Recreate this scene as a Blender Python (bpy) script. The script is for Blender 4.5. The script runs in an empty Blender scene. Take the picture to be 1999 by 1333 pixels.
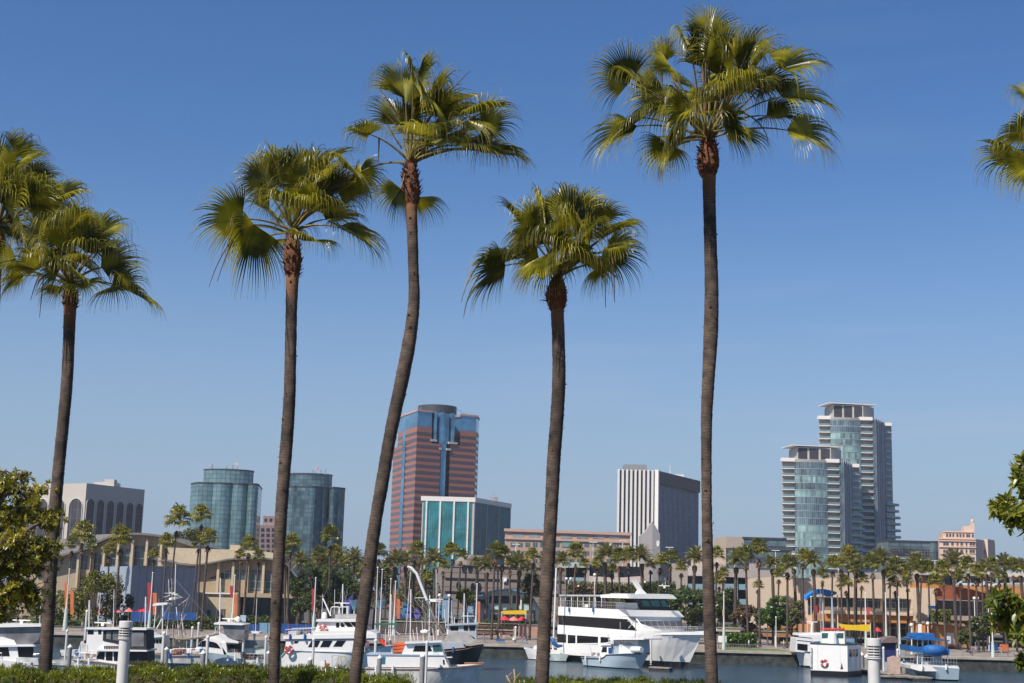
import bpy, math, random
from mathutils import Vector, Matrix
R = math.radians
random.seed(7)
SC = bpy.context.scene
COL = SC.collection
V = Vector
UP = V((0, 0, 1))

# ---------------- camera ----------------
FPX, W0, H0 = 2764.0, 1999.0, 1333.0
PITCH, ROLL, CAMZ = R(10.1), 0.027, 10.0
_F = V((0, math.cos(PITCH), math.sin(PITCH)))
_U = V((0, -math.sin(PITCH), math.cos(PITCH)))
_X = V((1, 0, 0))
XC = math.cos(ROLL) * _X + math.sin(ROLL) * _U
YC = -math.sin(ROLL) * _X + math.cos(ROLL) * _U
cam = bpy.data.objects.new('camera', bpy.data.cameras.new('camera'))
COL.objects.link(cam)
m = Matrix((XC, YC, -_F)).transposed().to_4x4()
m.translation = V((0, 0, CAMZ))
cam.matrix_world = m
cam.data.sensor_width = 36.0
cam.data.lens = FPX / W0 * 36.0
cam.data.clip_start = 0.5
cam.data.clip_end = 60000
SC.camera = cam

# ---------------- sky, sun, exposure ----------------
SUN_EL, SUN_AZ = R(50), R(-136)            # azimuth from the view axis, negative = left
w = bpy.data.worlds.new("World"); SC.world = w; w.use_nodes = True
nt = w.node_tree
bg = nt.nodes['Background']
sky = nt.nodes.new('ShaderNodeTexSky')
sky.sky_type = 'NISHITA'; sky.sun_disc = False
sky.sun_elevation = SUN_EL; sky.sun_rotation = SUN_AZ
sky.altitude = 0; sky.air_density = 1.0; sky.dust_density = 0.4; sky.ozone_density = 2.5
# thin cirrus streaks low over the skyline
tc = nt.nodes.new('ShaderNodeTexCoord'); mp = nt.nodes.new('ShaderNodeMapping')
mp.inputs['Scale'].default_value = (2.2, 2.2, 26)
nz = nt.nodes.new('ShaderNodeTexNoise'); nz.inputs['Scale'].default_value = 1.6; nz.inputs['Detail'].default_value = 5
nt.links.new(tc.outputs['Generated'], mp.inputs['Vector']); nt.links.new(mp.outputs['Vector'], nz.inputs['Vector'])
cr = nt.nodes.new('ShaderNodeValToRGB'); cr.color_ramp.elements[0].position = .52; cr.color_ramp.elements[1].position = .9
cr.color_ramp.elements[1].color = (.7, .7, .7, 1)
nt.links.new(nz.outputs['Fac'], cr.inputs['Fac'])
hs = nt.nodes.new('ShaderNodeHueSaturation'); hs.inputs['Hue'].default_value = .509; hs.inputs['Saturation'].default_value = 1.28
mx = nt.nodes.new('ShaderNodeMixRGB'); mx.inputs['Color2'].default_value = (5.2, 5.6, 7.0, 1)
nt.links.new(sky.outputs['Color'], hs.inputs['Color'])
nt.links.new(hs.outputs['Color'], mx.inputs['Color1']); nt.links.new(cr.outputs['Color'], mx.inputs['Fac'])
# cirrus only low down and to the right
cx_ = nt.nodes.new('ShaderNodeSeparateXYZ'); nt.links.new(tc.outputs['Generated'], cx_.inputs[0])
c1_ = nt.nodes.new('ShaderNodeMapRange'); c1_.inputs[1].default_value = .14; c1_.inputs[2].default_value = .22; c1_.inputs[3].default_value = 1; c1_.inputs[4].default_value = .08
c2_ = nt.nodes.new('ShaderNodeMapRange'); c2_.inputs[1].default_value = -.05; c2_.inputs[2].default_value = .15; nt.links.new(cx_.outputs['Z'], c1_.inputs[0]); nt.links.new(cx_.outputs['X'], c2_.inputs[0])
c3_ = nt.nodes.new('ShaderNodeMath'); c3_.operation = 'MULTIPLY'; nt.links.new(c1_.outputs[0], c3_.inputs[0]); nt.links.new(c2_.outputs[0], c3_.inputs[1])
c4_ = nt.nodes.new('ShaderNodeMath'); c4_.operation = 'MULTIPLY'; nt.links.new(c3_.outputs[0], c4_.inputs[0]); nt.links.new(cr.outputs['Color'], c4_.inputs[1]); nt.links.new(c4_.outputs[0], mx.inputs['Fac'])
# pale marine haze low in the sky
sx_ = nt.nodes.new('ShaderNodeSeparateXYZ'); nt.links.new(tc.outputs['Generated'], sx_.inputs[0])
hz = nt.nodes.new('ShaderNodeMapRange'); hz.interpolation_type = 'SMOOTHSTEP'; hz.inputs[1].default_value = -.02; hz.inputs[2].default_value = .30; hz.inputs[3].default_value = .92; hz.inputs[4].default_value = 0
nt.links.new(sx_.outputs['Z'], hz.inputs[0])
hm = nt.nodes.new('ShaderNodeMixRGB'); hm.inputs['Color2'].default_value = (2.55, 3.45, 4.95, 1)
nt.links.new(mx.outputs['Color'], hm.inputs['Color1']); nt.links.new(hz.outputs[0], hm.inputs['Fac'])
nt.links.new(hm.outputs['Color'], bg.inputs['Color'])
bg.inputs['Strength'].default_value = 0.09
sd = bpy.data.lights.new('sun', 'SUN'); sd.energy = 5.0; sd.angle = R(0.53); sd.color = (1, .93, .83)
so = bpy.data.objects.new('sun', sd); COL.objects.link(so)
SUNV = V((math.sin(SUN_AZ) * math.cos(SUN_EL), math.cos(SUN_AZ) * math.cos(SUN_EL), math.sin(SUN_EL)))
so.rotation_euler = SUNV.to_track_quat('Z', 'Y').to_euler()
SC.view_settings.view_transform = 'Standard'; SC.view_settings.look = 'None'
SC.view_settings.gamma = 1; SC.view_settings.use_curve_mapping = False
SC.view_settings.exposure = 0.35
SC.cycles.max_bounces = 6; SC.cycles.transparent_max_bounces = 6
SC.cycles.use_denoising = True

# ---------------- pixel (1999 px photograph) -> world ----------------
def ray(px, py):
    return XC * ((px - W0 / 2) / FPX) + YC * ((H0 / 2 - py) / FPX) + _F
def W(px, py, y):
    d = ray(px, py); return V((0, 0, CAMZ)) + d * (y / d.y)
def G(px, py, z=0.0):
    d = ray(px, py); return V((0, 0, CAMZ)) + d * ((z - CAMZ) / d.z)
def hor(px):
    return 1159 + .027 * (px - 999.5)

# ---------------- mesh builder ----------------
BASE = {}
class MB:
    def __init__(s): s.v = []; s.f = []; s.uv = []; s.m = []; s.mi = 0
    def face(s, pts, uv=None):
        n = len(s.v); s.v += [V(p) for p in pts]
        s.f.append(list(range(n, n + len(pts)))); s.uv.append(uv or [(0, 0)] * len(pts)); s.m.append(s.mi)
    def obox(s, o, ex, ey, ez):
        o = V(o); ex = V(ex); ey = V(ey); ez = V(ez)
        lx, ly, lz = ex.length, ey.length, ez.length
        if ex.cross(ey).dot(ez) < 0: o = o + ex; ex = -ex
        p = [o, o + ex, o + ex + ey, o + ey]; q = [a + ez for a in p]
        F = s.face
        F([p[0], p[1], q[1], q[0]], [(0, 0), (lx, 0), (lx, lz), (0, lz)])
        F([p[1], p[2], q[2], q[1]], [(0, 0), (ly, 0), (ly, lz), (0, lz)])
        F([p[2], p[3], q[3], q[2]], [(0, 0), (lx, 0), (lx, lz), (0, lz)])
        F([p[3], p[0], q[0], q[3]], [(0, 0), (ly, 0), (ly, lz), (0, lz)])
        F(q, [(0, 0), (lx, 0), (lx, ly), (0, ly)])
        F(p[::-1], [(0, 0), (lx, 0), (lx, ly), (0, ly)])
        return s
    def box(s, x0, x1, y0, y1, z0, z1):
        return s.obox((x0, y0, z0), (x1 - x0, 0, 0), (0, y1 - y0, 0), (0, 0, z1 - z0))
    def cbox(s, c, sx, sy, sz):
        c = V(c); return s.box(c.x - sx / 2, c.x + sx / 2, c.y - sy / 2, c.y + sy / 2, c.z, c.z + sz)
    def prism(s, pts, ext):
        """polygon (3D points) extruded by vector ext"""
        pts = [V(p) for p in pts]; ext = V(ext)
        nrm = V((0, 0, 0))
        for i in range(len(pts)):
            nrm += pts[i].cross(pts[(i + 1) % len(pts)])
        if nrm.dot(ext) > 0: pts = pts[::-1]
        q = [p + ext for p in pts]; n = len(pts)
        s.face(pts, [(p.x + p.y, p.z) for p in pts]); s.face(q[::-1], [(p.x + p.y, p.z) for p in q[::-1]])
        u = 0; L = ext.length
        for i in range(n):
            j = (i + 1) % n; d = (pts[j] - pts[i]).length
            s.face([pts[j], pts[i], q[i], q[j]], [(u + d, 0), (u, 0), (u, L), (u + d, L)]); u += d
        return s
    def plan(s, xy, z0, z1, top=True):
        """closed plan outline [(x,y)] raised z0..z1, uv in metres"""
        a = sum(xy[i][0] * xy[(i + 1) % len(xy)][1] - xy[(i + 1) % len(xy)][0] * xy[i][1] for i in range(len(xy)))
        if a < 0: xy = xy[::-1]
        u = 0; n = len(xy)
        for i in range(n):
            p, q = xy[i], xy[(i + 1) % n]; d = math.hypot(q[0] - p[0], q[1] - p[1])
            s.face([(p[0], p[1], z0), (q[0], q[1], z0), (q[0], q[1], z1), (p[0], p[1], z1)],
                   [(u, z0), (u + d, z0), (u + d, z1), (u, z1)]); u += d
        if top:
            s.face([(p[0], p[1], z1) for p in xy], [(p[0], p[1]) for p in xy])
            s.face([(p[0], p[1], z0) for p in xy[::-1]])
        return s
    def tube(s, pts, rad, n=8, cap=True, uvs=1.0):
        pts = [V(p) for p in pts]
        if not hasattr(rad, '__len__'): rad = [rad] * len(pts)
        base = len(s.v); L = 0; Ls = []
        ref = None
        for i, p in enumerate(pts):
            t = (pts[min(i + 1, len(pts) - 1)] - pts[max(i - 1, 0)])
            t = t.normalized() if t.length > 1e-9 else UP
            if ref is None: ref = t.orthogonal().normalized()
            a = (ref - t * ref.dot(t)); a = a.normalized() if a.length > 1e-6 else t.orthogonal().normalized(); ref = a
            b = t.cross(a)
            if i: L += (p - pts[i - 1]).length
            Ls.append(L)
            for k in range(n):
                th = 2 * math.pi * k / n
                s.v.append(p + (a * math.cos(th) + b * math.sin(th)) * rad[i])
        for i in range(len(pts) - 1):
            for k in range(n):
                k2 = (k + 1) % n
                s.f.append([base + i * n + k, base + i * n + k2, base + (i + 1) * n + k2, base + (i + 1) * n + k])
                s.uv.append([(k / n, Ls[i]), ((k + 1) / n, Ls[i]), ((k + 1) / n, Ls[i + 1]), (k / n, Ls[i + 1])]); s.m.append(s.mi)
        if cap:
            s.f.append([base + k for k in range(n)][::-1]); s.uv.append([(0, 0)] * n); s.m.append(s.mi)
            e = base + (len(pts) - 1) * n
            s.f.append([e + k for k in range(n)]); s.uv.append([(0, 0)] * n); s.m.append(s.mi)
        return s
    def lathe(s, c, prof, n=16, sx=1, sy=1):
        c = V(c); base = len(s.v)
        for r, z in prof:
            for k in range(n):
                th = 2 * math.pi * k / n
                s.v.append(c + V((r * sx * math.cos(th), r * sy * math.sin(th), z)))
        for i in range(len(prof) - 1):
            for k in range(n):
                k2 = (k + 1) % n
                s.f.append([base + i * n + k, base + i * n + k2, base + (i + 1) * n + k2, base + (i + 1) * n + k])
                s.uv.append([(k / n, i), ((k + 1) / n, i), ((k + 1) / n, i + 1), (k / n, i + 1)]); s.m.append(s.mi)
        for i, rev in ((0, True), (len(prof) - 1, False)):
            if prof[i][0] > 1e-4:
                l = [base + i * n + k for k in range(n)]
                s.f.append(l[::-1] if rev else l); s.uv.append([(0, 0)] * n); s.m.append(s.mi)
        return s
    def ball(s, c, r, n=10, k=6, sz=1.0):
        return s.lathe(c, [(max(r * math.sin(math.pi * i / k), 1e-5), -r * sz * math.cos(math.pi * i / k)) for i in range(k + 1)], n)
    def build(s, name, mat, parent=None, smooth=False, world=True, label=None):
        me = bpy.data.meshes.new(name)
        off = BASE.get(parent.name, V((0, 0, 0))) if (parent is not None and world) else V((0, 0, 0))
        own = V((0, 0, 0))
        if parent is None and s.v:   # a thing of one mesh: origin at its base centre
            xs = [v.x for v in s.v]; ys = [v.y for v in s.v]; zs = [v.z for v in s.v]
            own = V(((min(xs) + max(xs)) / 2, (min(ys) + max(ys)) / 2, min(zs)))
            off = own
        me.from_pydata([tuple(v - off) for v in s.v], [], s.f)
        mats = mat if isinstance(mat, (list, tuple)) else [mat]
        for mm in mats: me.materials.append(mm)
        uvl = me.uv_layers.new(name='UVMap')
        flat = [c for fu in s.uv for u in fu for c in u]
        uvl.data.foreach_set('uv', flat)
        me.polygons.foreach_set('material_index', s.m)
        me.polygons.foreach_set('use_smooth', [smooth] * len(s.f))
        me.update()
        o = bpy.data.objects.new(name, me); COL.objects.link(o)
        if parent is not None: o.parent = parent; BASE[o.name] = off
        else: o.location = own; BASE[o.name] = own
        if label: o['label'] = label
        return o

def tag(o, label, cat, group=None):
    o['label'] = label; o['category'] = cat
    if group: o['group'] = group
    return o
def struct(o, label=None):
    o['kind'] = 'structure'
    if label: o['label'] = label
    return o
def thing(name, label, cat, loc, rz=0, group=None):
    o = bpy.data.objects.new(name, None); COL.objects.link(o)
    o.empty_display_size = .5
    o.location = loc; o.rotation_euler = (0, 0, rz); BASE[o.name] = V(loc)
    return tag(o, label, cat, group)
def kids(o): return [c for c in bpy.data.objects if c.parent == o]
def dup(o, parent=None, table=None):
    if table is None:
        table = {}
        for c in bpy.data.objects:
            if c.parent: table.setdefault(c.parent.name, []).append(c)
    c = o.copy(); COL.objects.link(c); c.parent = parent
    for ch in table.get(o.name, []): dup(ch, c, table)
    return c

# ---------------- materials ----------------
def mat(name, col, rough=.6, metal=0, var=.12, vscale=1.5, bump=0, bscale=20, spec=.5, coord='Object', col2=None, lo=.35, hi=.65, trans=0, coat=0):
    m = bpy.data.materials.new(name); m.use_nodes = True; t = m.node_tree; N = t.nodes; L = t.links
    p = N['Principled BSDF']; p.inputs['Roughness'].default_value = rough; p.inputs['Metallic'].default_value = metal
    p.inputs['Specular IOR Level'].default_value = spec
    if coat: p.inputs['Coat Weight'].default_value = coat
    tc = N.new('ShaderNodeTexCoord'); nz = N.new('ShaderNodeTexNoise'); nz.inputs['Scale'].default_value = vscale; nz.inputs['Detail'].default_value = 4
    L.new(tc.outputs[coord], nz.inputs['Vector'])
    rp = N.new('ShaderNodeMapRange'); rp.inputs[1].default_value = lo; rp.inputs[2].default_value = hi; L.new(nz.outputs['Fac'], rp.inputs[0])
    mx = N.new('ShaderNodeMixRGB')
    c2 = col2 or tuple(max(0, c * (1 - 2 * var)) for c in col)
    mx.inputs['Color1'].default_value = (*col, 1); mx.inputs['Color2'].default_value = (*c2, 1)
    L.new(rp.outputs[0], mx.inputs['Fac']); L.new(mx.outputs['Color'], p.inputs['Base Color'])
    if bump:
        b = N.new('ShaderNodeBump'); b.inputs['Strength'].default_value = bump; b.inputs['Distance'].default_value = .05
        n2 = N.new('ShaderNodeTexNoise'); n2.inputs['Scale'].default_value = bscale; L.new(tc.outputs[coord], n2.inputs['Vector'])
        L.new(n2.outputs['Fac'], b.inputs['Height']); L.new(b.outputs['Normal'], p.inputs['Normal'])
    if trans:
        tr = N.new('ShaderNodeBsdfTranslucent'); ms = N.new('ShaderNodeMixShader'); ms.inputs[0].default_value = trans
        L.new(mx.outputs['Color'], tr.inputs['Color']); L.new(p.outputs[0], ms.inputs[1]); L.new(tr.outputs[0], ms.inputs[2])
        L.new(ms.outputs[0], N['Material Output'].inputs['Surface'])
    return m
def gridmat(name, c1, c2, frame, w, h, mort=.06, rough=.12, metal=0, spec=.8, bias=0, fr_rough=.5, jit=0, wob=1):
    """panes on the UV map (metres)"""
    m = bpy.data.materials.new(name); m.use_nodes = True; t = m.node_tree; N = t.nodes; L = t.links
    p = N['Principled BSDF']; p.inputs['Metallic'].default_value = metal; p.inputs['Specular IOR Level'].default_value = spec
    uv = N.new('ShaderNodeUVMap'); b = N.new('ShaderNodeTexBrick'); b.offset = 0; b.squash = 1
    b.inputs['Scale'].default_value = 1; b.inputs['Brick Width'].default_value = w; b.inputs['Row Height'].default_value = h
    b.inputs['Mortar Size'].default_value = mort; b.inputs['Mortar Smooth'].default_value = .1; b.inputs['Bias'].default_value = bias
    b.inputs['Color1'].default_value = (*c1, 1); b.inputs['Color2'].default_value = (*c2, 1); b.inputs['Mortar'].default_value = (*frame, 1)
    L.new(uv.outputs['UV'], b.inputs['Vector'])
    n3 = N.new('ShaderNodeTexNoise'); n3.inputs['Scale'].default_value = .09; n3.inputs['Detail'].default_value = 3; n3.inputs['Distortion'].default_value = 1.5
    mr3 = N.new('ShaderNodeMapRange'); mr3.inputs[1].default_value = .3; mr3.inputs[2].default_value = .7; mr3.inputs[3].default_value = .6; mr3.inputs[4].default_value = 1.3
    tc3 = N.new('ShaderNodeTexCoord'); L.new(tc3.outputs['Object'], n3.inputs['Vector']); L.new(n3.outputs['Fac'], mr3.inputs[0])
    vm = N.new('ShaderNodeMixRGB'); vm.blend_type = 'MULTIPLY'; vm.inputs['Fac'].default_value = wob if fr_rough < .8 else .35  # broad tone noise; on glass it stands in for uneven reflections
    L.new(b.outputs['Color'], vm.inputs['Color1']); L.new(mr3.outputs[0], vm.inputs['Color2']); L.new(vm.outputs['Color'], p.inputs['Base Color'])
    rr = N.new('ShaderNodeMapRange'); rr.inputs[3].default_value = rough; rr.inputs[4].default_value = fr_rough
    L.new(b.outputs['Fac'], rr.inputs[0]); L.new(rr.outputs[0], p.inputs['Roughness'])
    bp = N.new('ShaderNodeBump'); bp.inputs['Strength'].default_value = .3; bp.inputs['Distance'].default_value = .06; bp.invert = True
    L.new(b.outputs['Fac'], bp.inputs['Height']); L.new(bp.outputs['Normal'], p.inputs['Normal'])
    return m
# ---------------- foreground fan palms ----------------
def leafmat(name, c1, c2, tip, trans=.35):
    m = mat(name, c1, rough=.33, vscale=1.6, col2=c2, trans=trans, spec=.5, lo=.4, hi=.6)
    t = m.node_tree; N = t.nodes; L = t.links
    mix1 = [n for n in N if n.type == 'MIX_RGB'][0]
    uv = N.new('ShaderNodeUVMap'); sx = N.new('ShaderNodeSeparateXYZ'); L.new(uv.outputs['UV'], sx.inputs[0])
    mr = N.new('ShaderNodeMapRange'); mr.inputs[1].default_value = .72; mr.inputs[2].default_value = 1.0; mr.inputs[4].default_value = .75
    L.new(sx.outputs['Y'], mr.inputs[0])
    m2 = N.new('ShaderNodeMixRGB'); m2.inputs['Color2'].default_value = (*tip, 1)
    L.new(mix1.outputs['Color'], m2.inputs['Color1']); L.new(mr.outputs[0], m2.inputs['Fac'])
    for l in list(mix1.outputs['Color'].links):
        if l.to_node != m2: L.new(m2.outputs['Color'], l.to_socket)
    return m
M_LEAF = leafmat('palm_leaf', (.38, .34, .019), (.068, .078, .009), (.46, .38, .09), .38)
M_PET = mat('palm_petiole', (.20, .13, .04), rough=.65, col2=(.13, .12, .03), vscale=4)
M_BOOT = mat('palm_boots', (.20, .062, .025), rough=.85, col2=(.07, .035, .02), vscale=14, bump=.6, bscale=40)
M_DEAD = mat('dry_stalk', (.12, .055, .03), rough=.8, vscale=5)
def trunkmat():
    m = mat('palm_trunk', (.09, .063, .047), rough=.9, col2=(.034, .025, .02), vscale=6, bump=0)
    t = m.node_tree; N = t.nodes; L = t.links; p = N['Principled BSDF']
    mix1 = [n for n in N if n.type == 'MIX_RGB'][0]
    uv = N.new('ShaderNodeUVMap'); sx = N.new('ShaderNodeSeparateXYZ'); L.new(uv.outputs['UV'], sx.inputs[0])
    tc = [n for n in N if n.type == 'TEX_COORD'][0]
    nz = N.new('ShaderNodeTexNoise'); nz.inputs['Scale'].default_value = 3.5; L.new(tc.outputs['Object'], nz.inputs['Vector'])
    ad = N.new('ShaderNodeMath'); ad.operation = 'MULTIPLY_ADD'; ad.inputs[1].default_value = .16
    L.new(nz.outputs['Fac'], ad.inputs[0]); L.new(sx.outputs['Y'], ad.inputs[2])
    cx = N.new('ShaderNodeCombineXYZ'); L.new(ad.outputs[0], cx.inputs['X'])
    wv = N.new('ShaderNodeTexWave'); wv.inputs['Scale'].default_value = 5.5; wv.inputs['Distortion'].default_value = 1.2; wv.inputs['Detail'].default_value = 3
    wv.wave_profile = 'SAW'
    L.new(cx.outputs[0], wv.inputs['Vector'])
    m2 = N.new('ShaderNodeMixRGB'); m2.blend_type = 'MULTIPLY'; m2.inputs['Fac'].default_value = .42
    cr = N.new('ShaderNodeValToRGB'); cr.color_ramp.elements[0].color = (.28, .24, .22, 1); cr.color_ramp.elements[1].color = (1.25, 1.2, 1.15, 1)
    cr.color_ramp.elements[0].position = .05; cr.color_ramp.elements[1].position = .5
    L.new(wv.outputs['Fac'], cr.inputs['Fac']); L.new(mix1.outputs['Color'], m2.inputs['Color1']); L.new(cr.outputs['Color'], m2.inputs['Color2'])
    nb = N.new('ShaderNodeTexNoise'); nb.inputs['Scale'].default_value = 1.1; nb.inputs['Detail'].default_value = 5; L.new(tc.outputs['Object'], nb.inputs['Vector'])
    mb_ = N.new('ShaderNodeMapRange'); mb_.inputs[1].default_value = .35; mb_.inputs[2].default_value = .65; mb_.inputs[3].default_value = .6; mb_.inputs[4].default_value = 1.5; L.new(nb.outputs['Fac'], mb_.inputs[0])
    m2b = N.new('ShaderNodeMixRGB'); m2b.blend_type = 'MULTIPLY'; m2b.inputs['Fac'].default_value = 1; L.new(m2.outputs['Color'], m2b.inputs['Color1']); L.new(mb_.outputs[0], m2b.inputs['Color2']); m2 = m2b
    # younger bark under the crown is reddish (uv.y = metres down from the crown)
    mr = N.new('ShaderNodeMapRange'); mr.inputs[1].default_value = .1; mr.inputs[2].default_value = .8; mr.inputs[3].default_value = 1; mr.inputs[4].default_value = 0
    L.new(ad.outputs[0], mr.inputs[0])
    m3 = N.new('ShaderNodeMixRGB'); m3.inputs['Color2'].default_value = (.23, .10, .045, 1)
    L.new(mr.outputs[0], m3.inputs['Fac']); L.new(m2.outputs['Color'], m3.inputs['Color1']); L.new(m3.outputs['Color'], p.inputs['Base Color'])
    b = N.new('ShaderNodeBump'); b.inputs['Strength'].default_value = .6; b.inputs['Distance'].default_value = .009
    L.new(wv.outputs['Fac'], b.inputs['Height']); L.new(b.outputs['Normal'], p.inputs['Normal'])
    return m
M_TRUNK = trunkmat()

def fan_leaf(mb, H, D, N, Rl, rnd, nseg=48, spread=2.0, droop=.85, steps=10, split=.43):
    D = D.normalized(); N = (N - D * N.dot(D)).normalized(); S = D.cross(N)
    da = 2 * spread / nseg
    sag = rnd.uniform(.05, .28)
    cup = .38
    dirs = []
    for i in range(nseg + 1):
        a = -spread + i * da
        dirs.append((D * math.cos(a) + S * math.sin(a) + N * (cup * abs(math.sin(a)) - .05)).normalized())
    for i in range(nseg):
        a = -spread + (i + .5) * da
        ca, sa = math.cos(a), math.sin(a)
        d0 = (D * ca + S * sa + N * (.38 * abs(sa) - .05)).normalized()
        L = Rl * (.84 + .24 * math.cos(a * .7)) * rnd.uniform(.88, 1.12)
        side = (dirs[i + 1] - dirs[i]).normalized(); hwk = (dirs[i + 1] - dirs[i]).length / 2 * 1.1
        nn = d0.cross(side).normalized()
        rf = split * L * rnd.uniform(.95, 1.08)
        dk = droop * rnd.uniform(.75, 1.15)
        p = H.copy(); rows = []
        for k in range(steps + 1):
            t = k / steps; r = t * L
            if k:
                g = sag * t + dk * max(0, (t - .42) / .58) ** 1.15
                g = min(g, .96)
                dd = (d0 * (1 - g) + V((0, 0, -1)) * g + side * (.16 * max(0, t - .6) * math.sin(i * 2.1))).normalized()
                p = p + dd * (L / steps)
            hw = r * hwk if r < rf else rf * hwk * max(0.0, (1 - (r - rf) / (L - rf)) ** 1.3) * .78 + .0008
            hw = max(hw, .0022)
            fold = hw * (.95 if r < rf else 1.2)
            rows.append((p - side * hw, p + nn * fold, p + side * hw))
        b = len(mb.v)
        for rw in rows: mb.v += rw
        for k in range(steps):
            t0, t1 = k / steps, (k + 1) / steps
            for c in (0, 1):
                q = b + k * 3 + c
                mb.f.append([q, q + 1, q + 4, q + 3]); mb.uv.append([(c, t0), (c + 1, t0), (c + 1, t1), (c, t1)]); mb.m.append(0)

def bez(a, b, c, n=7):
    return [a * (1 - t) ** 2 + b * 2 * t * (1 - t) + c * t * t for t in [i / n for i in range(n + 1)]]

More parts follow.
